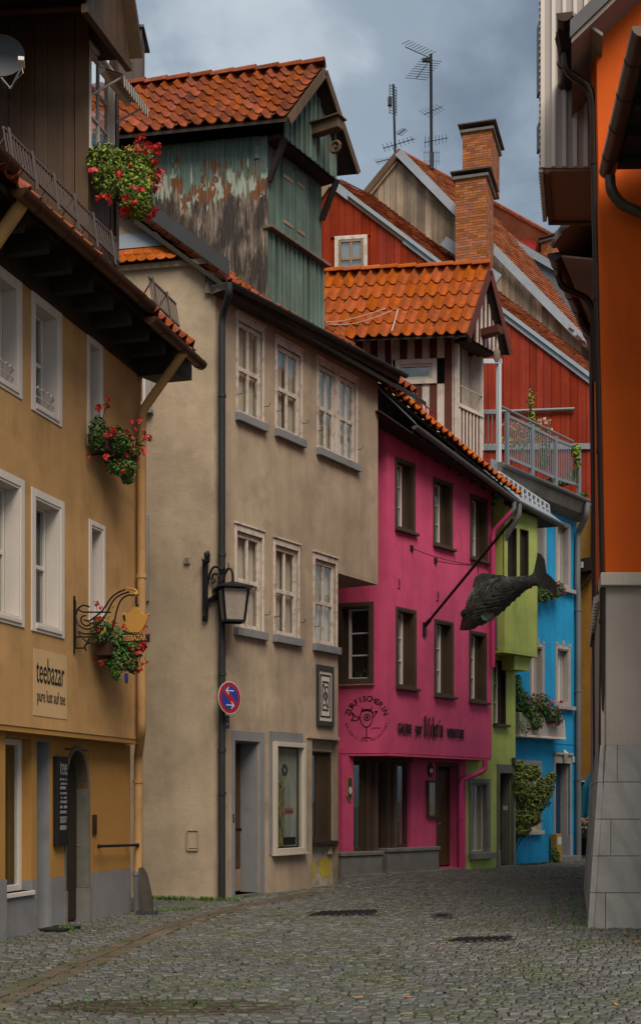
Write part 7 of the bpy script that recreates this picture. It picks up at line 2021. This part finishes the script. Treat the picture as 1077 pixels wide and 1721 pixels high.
# ---- brick chimneys
def chimney(x0, x1, xs, yt, yb, Y, label, cap_y, cap_w):
    """front from column x0 to x1, side face on to column xs; top row yt"""
    C_ = Plane.two(x0, Y, x1, Y - .25)
    L_ = C_.u(x1); zt_, zb_ = C_.z(x0, yt), C_.z(x0, yb)
    side_ = C_.perp(L_)
    dpt = max(.35, abs(side_.u(xs)))
    t = thing('chimney', C_.at(L_ / 2, zb_, -.3), label, 'chimney')
    MB().box(C_, .008, L_ - .008, zb_, zt_, -dpt + .008, -.008).build('mortar_core', M['mortar'], t)
    ch = .075; j = 0; z = zb_
    bm_ = {}
    def brick(Pn, u0, u1, z_):
        MB().box(Pn, u0, u1, z_, z_ + ch - .010, -.02, RN.uniform(.0, .006)).build('brick', M['brick'], t)
    while z < zt_ - .02:
        nb = 4; wb = L_ / (nb - .5); off_ = (j % 2) * .5
        u = -off_ * wb
        while u < L_ - .02:
            a, b = max(0, u), min(L_, u + wb - .010)
            if b - a > .03: brick(C_, a, b, z)
            u += wb
        nb2 = max(2, round(dpt / wb)); wb2 = dpt / (nb2 + .0); u = -dpt - (.5 - off_) * wb2
        Sd = Plane(C_.at(L_, 0, -dpt), C_.n); Sd.n = C_.t
        u = -(.5 - off_) * wb2
        while u < dpt - .02:
            a, b = max(0, u), min(dpt, u + wb2 - .010)
            if b - a > .03: brick(Sd, a, b, z)
            u += wb2
        z += ch; j += 1
    MB().box(C_, -.07, L_ + .07, zt_ + .002, zt_ + .09, -dpt - .07, .07).build('coping', M['stone'], t, bevel=.01)
    zc = C_.z(x0, cap_y)
    for u_ in (.02, L_ - .04):
        for d_ in (-.03, -dpt + .03): MB().bar(C_.at(u_, zt_ + .09, d_), C_.at(u_, zc, d_), .02, .02).build('stay', M['iron'], t)
    MB().prism([C_.at(-.13, zc, .13), C_.at(L_ + .15, zc, .13), C_.at(L_ + .15, zc, -dpt - .13), C_.at(-.13, zc, -dpt - .13)], (0, 0, .035)).build('cap', M['shaft'], t)
    return t
chimney(777, 826, 839, 224, 300, 39.6, 'taller brick chimney with a flat metal cap behind the other', 212, 1)
chimney(765, 817, 829, 303, 470, 36.3, 'nearer brick chimney with a flat metal cap in front of the tiled roofs', 292, 1)
chimney(909, 928, 940, 408, 470, 43.5, 'small distant brick chimney beside the dark eaves', 402, 0)
# ---- aerials
def yagi(parent, p, d, n, L_, el, r=.008, vert=False):
    d = d.normalized(); s_ = V((0, 0, 1)) if vert else d.cross(V((0, 0, 1))).normalized()
    a, b = p - d * L_ * .35, p + d * L_ * .65
    MB().tube([a, b], r * 1.5, 5).build('boom', M['galv'] if False else M['iron'], parent)
    for k in range(n):
        c = a.lerp(b, (k + .3) / n); l = el * (1 - .3 * k / n)
        MB().tube([c - s_ * l, c + s_ * l], r, 4).build('element', M['iron'], parent)
Y1 = 39.
m1 = thing('aerial_mast', pt(723, 285, Y1), 'tall aerial mast with a large fishbone antenna at its top', 'antenna')
MB().tube([pt(725, 300, Y1), pt(724, 90, Y1)], .045, 8).build('mast', M['iron'], m1)
c = pt(724, 97, Y1)
for k in range(9):      # wide grid aerial at the top: two tilted rows of rods
    f = k / 8
    p = pt(681 + 43 * f, 78 + 19 * f, Y1 - .6 * (1 - f)); MB().tube([p - V((.12, .25, .06)), p + V((.12, -.25, .06))], .009, 4).build('element', M['iron'], m1)
    p = pt(699 + 25 * f, 131 - 31 * f, Y1 - .5 * (1 - f)); MB().tube([p - V((.32, -.1, -.08)), p + V((.32, -.1, -.10))], .009, 4).build('element', M['iron'], m1)
MB().tube([pt(681, 78, Y1 - .6), c], .014, 5).build('boom', M['iron'], m1); MB().tube([pt(699, 131, Y1 - .5), c], .014, 5).build('boom', M['iron'], m1)
MB().obox(pt(716, 100, Y1), V((.12, 0, 0)), V((0, .05, 0)), V((0, 0, .05))).build('junction', M['iron'], m1)
yagi(m1, pt(723, 187, Y1), V((1, -.9, 0)), 6, .7, .30, .007); yagi(m1, pt(727, 236, Y1), V((1, -.3, .05)), 7, .75, .17, .008, True)
for k in range(7): MB().tube([pt(713 + k * 4, 252, Y1), pt(713 + k * 4, 276 + 6 * (k % 2), Y1)], .006, 4).build('element', M['iron'], m1)
for y in (256, 270): MB().tube([pt(712, y, Y1), pt(740, y, Y1)], .006, 4).build('element', M['iron'], m1)
MB().obox(pt(725.5, 270, Y1), V((.06, 0, 0)), V((0, .06, 0)), V((0, 0, .25))).build('amplifier', M['iron'], m1)
m2 = thing('aerial_mast', pt(664, 258, Y1), 'shorter aerial mast with an upright ladder shaped antenna', 'antenna')
MB().tube([pt(664, 262, Y1), pt(661, 141, Y1)], .035, 8).build('mast', M['iron'], m2)
for x in (654.5, 665.5): MB().tube([pt(x, 141 + (x > 660) * 8, Y1), pt(x, 190, Y1)], .010, 4).build('upright', M['iron'], m2)
for k in range(11): MB().tube([pt(654, 142 + k * 4.6, Y1), pt(667, 147 + k * 4.6, Y1 + .1)], .011, 4).build('element', M['iron'], m2)
MB().obox(pt(655, 170, Y1 - .1), V((.06, 0, 0)), V((0, .06, 0)), V((0, 0, .12))).build('dipole', M['iron'], m2)
yagi(m2, pt(662, 243, Y1), V((1, -.25, .18)), 8, 1.0, .26, .009); yagi(m2, pt(641, 270, Y1), V((1, -.4, .05)), 6, .5, .18, .008); yagi(m2, pt(673, 222, Y1), V((.6, -.8, .1)), 5, .35, .16, .009)
MB().tube([pt(641, 270, Y1), pt(664, 264, Y1)], .012, 5).build('arm', M['iron'], m2)

# ================================================================ roof terrace over the blue house
TR = BL_.off(.12)
t = thing('terrace_railing', TR.P(910, 790), 'grey steel terrace railing with thin upright bars', 'railing')
posts = [((852, 693), (852, 780)), ((894, 713), (894, 798)), ((933.5, 733.5), (933.5, 815)), ((972.5, 749), (972.5, 826))]
pp = [(TR.P(*a), TR.P(*b)) for a, b in posts]
for a, b in pp: MB().bar(a, b - V((0, 0, .1)), .11, .07, side=TR.t).build('post', M['galv'], t)
for (a0, b0), (a1, b1) in zip(pp[:-1], pp[1:]):
    up0, up1 = a0.lerp(b0, .06), a1.lerp(b1, .06); lo0, lo1 = a0.lerp(b0, .86), a1.lerp(b1, .86)
    MB().bar(up0, up1, .04, .07).build('rail', M['galv'], t); MB().bar(lo0, lo1, .04, .07).build('rail', M['galv'], t)
    for k in range(1, 13): MB().tube([up0.lerp(up1, k / 13), lo0.lerp(lo1, k / 13)], .011, 5).build('bar', M['galv'], t)
MB().tube([TR.P(840, 682), TR.P(963, 742)], .028, 7).build('handrail', M['galv'], t)
t = thing('steel_frame', TR.P(838, 700), 'tall pale steel frame standing at the left end of the terrace', 'frame')
MB().bar(TR.P(838, 604), TR.P(838, 782), .10, .08, side=TR.t).build('post', M['signwhite'], t)
MB().bar(TR.P(841, 607), TR.P(800, 607), .08, .10).build('beam', M['signwhite'], t)
LR = Plane((TR.P(838, 700).x, TR.P(838, 700).y), (1, -.05)); 
for y in (692, 753): MB().bar(LR.P(796, y), LR.P(838, y), .05, .10).build('rail', M['galv'], t)
for k in range(5): MB().tube([LR.P(806 + k * 7, 694), LR.P(806 + k * 7, 752)], .014, 5).build('bar', M['galv'], t)
MB().box(BL_, BL_.px(825, 785, .3)[0], BL_.px(848, 785, .3)[0], BL_.z(836, 796, .3), BL_.z(836, 774, .3), -.3, .3).build('roof_box', M['zinc'], U, bevel=.01)
def terrace_plant(label, blobs, n, size, mat, stems, fl=None):
    c = blobs[0][0]
    t = thing('terrace_plant', V((c.x, c.y, 9.3)), label, 'plant')
    leaves(blobs, n, size).build('foliage', M[mat], t, kind='stuff', recalc=False)
    q = MB()
    for s_ in stems: q.tube([TR.P(x, y, d) for x, y, d in s_], .012, 4)
    q.build('stem', M['stem'], t, kind='stuff')
    for k in range(fl[1] if fl else 0):
        b_, r_ = RN.choice(fl[2]); p = b_ + V((RN.uniform(-1, 1) * r_[0], RN.uniform(-1, 1) * r_[1], RN.uniform(-1, 1) * r_[2]))
        inst('blossom', blossom_mesh(M[fl[0]], .035), Matrix.Translation(p) @ rot_any(), t)
d = -.5
terrace_plant('tall wispy plant rising above the terrace railing', [bl(TR, 893, 700, d, 8, 16, .1), bl(TR, 892, 670, d, 5, 26, .08), bl(TR, 898, 730, d, 16, 18, .1)], 260, .07, 'leaf2', [[(895, 760, d), (893, 700, d), (891, 645, d)], [(893, 690, d), (884, 672, d)], [(893, 675, d), (902, 660, d)], [(893, 700, d), (878, 690, d)]])
terrace_plant('pale flowering plants behind the left terrace bars', [bl(TR, 870, 740, d, 24, 22, .12), bl(TR, 855, 735, d, 10, 18, .1), bl(TR, 890, 765, d, 14, 22, .1)], 320, .06, 'leaf2', [[(860 + k * 6, 780, d), (858 + k * 7, 730, d)] for k in range(5)], ('paleblossom', 42, [bl(TR, 868, 728, d, 26, 18, .1)]))
terrace_plant('white topped flowers in the middle of the terrace', [bl(TR, 915, 760, d, 14, 26, .12), bl(TR, 912, 780, d, 10, 14, .1)], 320, .06, 'leaf', [[(908 + k * 5, 790, d), (905 + k * 6, 715, d)] for k in range(4)], ('paleblossom', 40, [bl(TR, 913, 708, d, 12, 6, .1), bl(TR, 921, 735, d, 6, 14, .1)]))
terrace_plant('climber with fresh green leaves on the right end of the terrace railing', [bl(TR, 968, 756, .1, 9, 10, .1), bl(TR, 970, 775, .1, 6, 16, .1), bl(TR, 962, 800, -.1, 10, 14, .1)], 420, .07, 'leaf2', [[(970, 815, .05), (969, 760, .08)], [(962, 815, 0), (964, 790, .05)]])
terrace_plant('low dark foliage along the terrace edge', [bl(TR, 925, 808, -.3, 10, 6, .1), bl(TR, 945, 810, -.3, 14, 8, .1), bl(TR, 975, 832, 0, 12, 5, .1)], 420, .07, 'leaf', [[(945, 818, -.3), (946, 800, -.3)]])
# ================================================================ orange corner house (right)
FR = Plane.two(1003, 14.9, 1203, 14.9)
O = thing('orange_house', FR.at(1.5, 0), 'orange rendered corner house with a grey stone base and pale ledge', 'house')
RW = 3.6
zL = FR.z(1010, 986); zLt = FR.z(1010, 964); zB = FR.z(1010, 1252.5)
eu = lambda y: FR.u(1001.5 + 16.5 * (y - 60) / 927)       # the old corner leans a little
zt_ = FR.z(1003, 62)
vr = .97
# orange wall with gable top
MB().prism([FR.at(eu(964), zLt), FR.at(RW, zLt), FR.at(RW, zt_ + (RW) * vr), FR.at(eu(62), zt_)], -FR.n * .3).build('wall', M['orange'], O)
MB().prism([FR.at(eu(987) + .005, zB), FR.at(RW, zB), FR.at(RW, zL), FR.at(eu(987) + .005, zL)], -FR.n * .3).build('lower_wall', M['taupe'], O)
MB().prism([FR.at(eu(964) + .02, zL, -.5), FR.at(RW, zL, -.5), FR.at(RW, zL, .09), FR.at(eu(964) - .075, zL, .09)], (0, 0, zLt - zL)).build('ledge', M['cream'], O, bevel=.012)
# flank, running away almost along the line of sight
Q0, Q1 = FR.at(eu(700), 0, 0), pt(994, HY, 24)
SDp = Plane((Q1.x, Q1.y), (Q0.x - Q1.x, Q0.y - Q1.y)); SL = (V((Q0.x, Q0.y, 0)) - V((Q1.x, Q1.y, 0))).length
MB().box(SDp, 0, SL - .09, zLt, 10.3, -.3, 0).build('side_wall', M['orange'], O)
MB().box(SDp, 0, SL - .09, -.05, zL, -.3, .02).build('side_wall_lower', M['taupe'], O)
# battered base of big stone slabs
base = MB().prism([FR.at(.10, -.05, -.012), FR.at(RW, -.05, -.012), FR.at(RW, zB, -.012), FR.at(.14, zB, -.012)], -FR.n * .3).build('stone_base', M['grout'], O)
ys = [1252.5, 1315, 1377.5, 1439.5, 1501.5, 1566]
xl = lambda y: 1018.5 - (y - 1252.5) * (20.5 / 310)
jt = [[1037, 1120, 1210], [1095, 1180], [1026, 1105, 1190], [1085, 1170], [1017, 1098, 1185]]
M['slabstone'] = mk('veined_grey_slab', (.34, .325, .305), rough=.8, var=.10, scale=2.2, fine=.15, rand=.10, bst=.12, dirt=(.13, .12, .11), dirt_amt=.3, dirt_scale=1.5)
t_ = M['slabstone'].node_tree; p_ = next(n for n in t_.nodes if n.type == 'BSDF_PRINCIPLED')      # drifting veins
src = p_.inputs['Base Color'].links[0].from_socket
wv = t_.nodes.new('ShaderNodeTexWave'); wv.inputs['Scale'].default_value = 1.1; wv.inputs['Distortion'].default_value = 6; wv.inputs['Detail'].default_value = 3
mpn = t_.nodes.new('ShaderNodeMapping'); mpn.inputs['Rotation'].default_value = (0, .6, .2); gg = t_.nodes.new('ShaderNodeNewGeometry')
t_.links.new(gg.outputs['Position'], mpn.inputs[0]); t_.links.new(mpn.outputs[0], wv.inputs['Vector'])
t_.links.new(mix(t_, mapr(t_, wv.outputs['Fac'], .55, .95, 0, .22), src, (.15, .145, .14)), p_.inputs['Base Color'])
g_ = .0035
for c in range(5):
    z1_, z0_ = FR.z(1010, ys[c]) - g_, FR.z(1010, ys[c + 1]) + g_
    if c == 4: z0_ = -.05
    xs = [None] + jt[c] + [1440]
    for i in range(len(xs) - 1):
        b = FR.u(xs[i + 1]) - g_
        at_, ab_ = (FR.u(xl(ys[c])), FR.u(xl(ys[c + 1]))) if i == 0 else (FR.u(xs[i]) + g_,) * 2
        b = min(b, RW)
        if at_ >= b: continue
        d = RN.uniform(-.002, .003)
        MB().prism([FR.at(ab_, z0_, -.02), FR.at(b, z0_, -.02), FR.at(b, z1_, -.02), FR.at(at_, z1_, -.02)], FR.n * (.03 + d)).build('stone_slab', M['slabstone'], base, bevel=.004)
    # return slabs on the flank
    k = 0; u = SL - .02
    at_, ab_ = FR.u(xl(ys[c])), FR.u(xl(ys[c + 1]))
    w0 = .12 - (FR.u(xl(ys[c + 1])) - FR.u(xl(ys[c])))
    ot = (at_ - FR.u(1018.5)) ; ob = (ab_ - FR.u(1018.5))
    for k in range(5):
        ln = 1.3
        ua, ub = SL - .01 - ln * (k + 1) + g_, SL - .01 - ln * k
        pts = [SDp.at(ua, z0_, .021), SDp.at(ub, z0_, .021), SDp.at(ub, z1_, .021), SDp.at(ua, z1_, .021)]
        q = MB(); o_t, o_b = .03 - ot, .03 - ob
        q.v = [SDp.at(ua, z0_, .0), SDp.at(ub, z0_, .0), SDp.at(ub, z1_, 0), SDp.at(ua, z1_, 0), SDp.at(ua, z0_, o_b), SDp.at(ub, z0_, o_b), SDp.at(ub, z1_, o_t), SDp.at(ua, z1_, o_t)]
        q.f = [(0, 1, 2, 3), (4, 5, 6, 7), (0, 1, 5, 4), (1, 2, 6, 5), (2, 3, 7, 6), (3, 0, 4, 7)]
        q.build('stone_slab', M['slabstone'], base)
# corner downpipe, brown
def spipe(pts, r, mat, name='downpipe', collars=()): return pipe(O, pts, r, mat, name, collars=collars)
cxp = lambda y: 1000.5 + 14 * (y - 140) / 850
spipe([pt(950, 88, 15.0), pt(952, 118, 15.0), pt(990, 146, 15.05), pt(997, 175, 15.05), pt(cxp(990), 990, 15.0), pt(1012, 1300, 15.05), pt(1003, 1500, 15.15)], .048, M['darkcopper'], collars=(9.0, 7.4, 5.6, 3.6))
spipe([pt(993, 520, 22.0), pt(999, 900, 20.0), pt(1002, 1300, 19.0)], .05, M['darkcopper'])
q = MB()      # pale scalloped awning edge on the flank
for k in range(14):
    a = pt(1005 - k * .75, 1008 + k * 5.4, 15.6 + k * .35); q = MB(); q.obox(a, V((.03, 0, 0)), V((0, .14, 0)), V((0, 0, .045))); q.build('awning_scallop', M['cream'], O)
MB().bar(pt(1007, 985, 15.4), pt(994, 1085, 20.4), .05, .06).build('awning_rail', M['darkmetal'], O)
# eaves gutter at the top, its hopper, soffits, roof
gx = pt(949, 20, 14.55)
dirs = (V((Q1.x, Q1.y, 0)) - V((Q0.x, Q0.y, 0))).normalized()
MB().gutter(gx, gx + dirs * 1.55, .098).build('gutter', M['darkcopper'], O, smooth=True)
h0 = gx + dirs * .28 - V((0, 0, .08))
hp = [V((-.10, -.10, 0)), V((.12, -.10, 0)), V((.12, .10, 0)), V((-.10, .10, 0))]
q = MB(); q.v = [h0 + p for p in hp] + [pt(950, 88, 15.0) + p * .62 for p in hp]
q.f = [(0, 1, 2, 3), (4, 5, 6, 7), (0, 1, 5, 4), (1, 2, 6, 5), (2, 3, 7, 6), (3, 0, 4, 7)]
q.build('hopper', M['darkcopper'], O)
e0 = gx + V((.06, 0, .04)); e0.y = 14.45
roofz = lambda x: zt_ + .03 + (x - FR.o.x) * vr
XR = FR.o.x + RW
p0 = V((gx.x + .05, 14.42, roofz(gx.x + .05))); p1 = V((XR, 14.42, roofz(XR)))
ln = dirs * 2.7
rf = MB().prism([p0, p1, p1 + ln, p0 + ln], (0, 0, .16)).build('roof', M['soffitgrey'], O)
MB().prism([p0 + V((-.02, -.004, .05)), p1 + V((0, -.004, .05)), p1 + V((0, -.004, .24)), p0 + V((-.02, -.004, .24))], (0, -.03, 0)).build('verge_board', M['darkmetal'], rf)
tile_field(rf, p1 + V((0, 0, .2)) + ln * .0, ln, (p0 - p1) * .88, 11, 12, M['tile'])
MB().prism([V((gx.x + .08, 14.5, gx.z - .02)), V((FR.o.x - .02, 14.5, gx.z - .26)), V((FR.o.x - .02, 14.5, gx.z - .30)), V((gx.x + .08, 14.5, gx.z - .06))], dirs * 1.5).build('eaves_soffit', M['soffitgrey'], O)
# ---- clad oriel high on the flank
OF = Plane.two(911, 16.0, 1004, 16.0)
zO = OF.z(950, 281); LO = OF.u(1004)
cd = V((pt(918, HY, 17.45) - pt(911, HY, 16.0))); cd.z = 0
C_ = MB().prism([OF.at(.03, zO + .01, -.03), OF.at(LO, zO + .01, -.03), OF.at(LO, zO + .01, -.03) + cd * .98, OF.at(.03, zO + .01, -.03) + cd * .98], (0, 0, 13.5 - zO)).build('oriel', M['batten'], O)
u = 0.0; k = 0
bx_ = [0, .135, .27, .405, .54, LO]
for a, b in zip(bx_[:-1], bx_[1:]): MB().box(OF, a + .004, b - .004, zO, 13.5, -.028, .0).build('panel', M['batten'], C_)
for a in (.112, .247, .382, .517): MB().box(OF, a, a + .046, zO, 13.5, .001, .035).build('batten', M['white'], C_)
MB().box(OF, -.02, .03, zO, 13.5, -.03, .012).build('corner_board', M['white'], C_)
z = zO - .0
side0 = OF.at(0, 0, 0)
k = 0
while z < 13.4:      # horizontal boards on the street side, seen edge on
    p = V((side0.x - .005, side0.y, z))
    MB().prism([p, p + cd, p + cd + V((.03, 0, .075)), p + V((.03, 0, .075))], (-.035, 0, 0)).build('clapboard', M['batten'], C_); z += .08
fl_ = [OF.at(.03, zO - .004, -.02), OF.at(LO, zO - .004, -.02), OF.at(LO, zO - .004, -.02) + cd * .98, OF.at(.03, zO - .004, -.02) + cd * .98]
fl_[3].z = zO - .004
MB().prism(fl_, (0, 0, -.03)).build('underside', M['soffit'], C_)
MB().prism([fl_[3] + V((0, -.06, -.001)), fl_[2] + V((0, -.06, -.001)), fl_[2], fl_[3]], (0, 0, -.07)).build('edge_board', M['brown'], C_)
MB().prism([fl_[0] + V((0, 0, -.031)), fl_[3] + V((0, 0, -.031)), fl_[3] + V((.06, 0, -.031)), fl_[0] + V((.06, 0, -.031))], (0, 0, -.03)).build('edge_board', M['brown'], C_)
for k in range(16):
    f = (k + .3) / 16; p = fl_[0] + (fl_[3] - fl_[0]) * f
    MB().obox(p + V((-.045, 0, -.005)), V((.025, 0, 0)), V((0, .028, 0)), V((0, 0, .035))).build('board_end', M['cream'], C_)
for (y0, y1) in ((200, 245), (32, 150)): MB().obox(pt(908, (y0 + y1) / 2, 16.3), V((.015, 0, 0)), V((0, .2, 0)), V((0, 0, (y1 - y0) / 2 / F * 16.3))).build('shutter_edge', M['darkmetal'], C_)
# ---- the next house on the right: low eaves beyond the oriel
N2 = thing('right_row_house', pt(1010, HY, 22), 'dark eaved house behind the orange corner with a long brown gutter', 'house')
a, b = pt(932, 424, 19.0), pt(996, 574, 22.6)
b.z = a.z
b = a + (b - a).normalized() * 7
def npipe(pts, r, mat): return pipe(N2, pts, r, mat)
MB().gutter(a, b, .115).build('gutter', M['darkcopper'], N2, smooth=True)
dd = (b - a).normalized(); sd = V((dd.y, -dd.x, 0))
w0 = a + sd * .62
MB().prism([w0 + V((0, 0, -9.5)), w0 + sd * 5 + V((0, 0, -9.5)), w0 + sd * 5 + V((0, 0, .1)), w0 + V((0, 0, .1))], dd * 6.5).build('wall', M['taupe'], N2)
MB().prism([w0 + V((0, 0, .105)), w0 + sd * 5 + V((0, 0, .105)), w0 + sd * 2.5 + V((0, 0, 2.7))], dd * .2).build('gable', M['batten'], N2)
r0 = a + sd * .06 + V((0, 0, .02)) - dd * .35; r1 = r0 + sd * 2.9 + V((0, 0, 2.9)); lnn = dd * 7
rf = MB().prism([r0, r1, r1 + lnn, r0 + lnn], (0, 0, .12)).build('roof', M['soffitgrey'], N2)
MB().prism([r0 + V((0, 0, -.02)), r1 + V((0, 0, -.02)), r1 + dd * .3 + V((0, 0, -.02)), r0 + dd * .3 + V((0, 0, -.02))], (0, 0, .015)).build('verge_soffit', M['soffitgrey'], rf)
MB().prism([a + sd * .1 + V((0, 0, -.05)), a + sd * .62 + V((0, 0, -.18)), a + sd * .62 + V((0, 0, -.21)), a + sd * .1 + V((0, 0, -.08))], dd * 6.9).build('eaves_soffit', M['soffitgrey'], N2)
tile_field(rf, r1 + V((0, 0, .14)), lnn, (r0 - r1) * .9, 24, 13, M['tile'])
npipe([pt(948, 372, 18.6), pt(947, 384, 18.6), pt(930, 412, 18.9)], .055, M['greypipe'])
npipe([pt(938, 462, 19.6), pt(944, 482, 19.6), pt(985, 500, 19.6), pt(997, 520, 19.6), pt(999, 640, 19.6)], .05, M['darkcopper'])
npipe([pt(968, 505, 21.2), pt(980, 548, 21.2), pt(996, 565, 21.2)], .05, M['darkcopper'])
# ---- the nearest eaves on the right edge
N3 = thing('near_eaves_house', pt(1130, HY, 12), 'nearest building on the right edge, only its dark gutter and eaves in view', 'house')
a, b = pt(1021, 285, 14.7), pt(1077, 62, 12.07)
b.z = a.z; dd = (b - a).normalized(); bb_ = a + dd * 2.75; sd = V((-dd.y, dd.x, 0))
if sd.x < 0: sd = -sd
MB().gutter(a, bb_, .10).build('gutter', mk('olive_brown_gutter', (.075, .055, .035), rough=.32, var=.25, metal=.5, bst=.04), N3, smooth=True)
MB().prism([a + sd * .09 + V((0, 0, .0)), bb_ + sd * .09, bb_ + sd * .75 + V((0, 0, -.02)), a + sd * .75 + V((0, 0, -.02))], (0, 0, .03)).build('eaves', M['darkbrown'], N3)
for k in range(8):
    p = a + dd * (.3 + k * .6) + sd * .1
    MB().bar(p + V((0, 0, -.06)), p + sd * .6 + V((0, 0, -.06)), .09, .1).build('rafter', M['darkbrown'], N3)
MB().prism([a + sd * .76 - V((0, 0, a.z)), bb_ + sd * .76 - V((0, 0, a.z)), bb_ + sd * .76, a + sd * .76], sd * 1.2).build('wall', M['taupe'], N3)
rf = MB().prism([a + sd * .05 + V((0, 0, .05)), bb_ + sd * .05 + V((0, 0, .05)), bb_ + sd * 3 + V((0, 0, 2.6)), a + sd * 3 + V((0, 0, 2.6))], (0, 0, .08)).build('roof', M['darkmetal'], N3)
pipe(N3, [pt(1025, 296, 14.6), pt(1026, 318, 14.6), pt(1042, 342, 14.65), pt(1100, 366, 14.7)], .062, mk('patched_gutter_pipe', (.06, .045, .03), rough=.4, var=.3, metal=.4, dirt=(.18, .19, .16), dirt_amt=.5), )
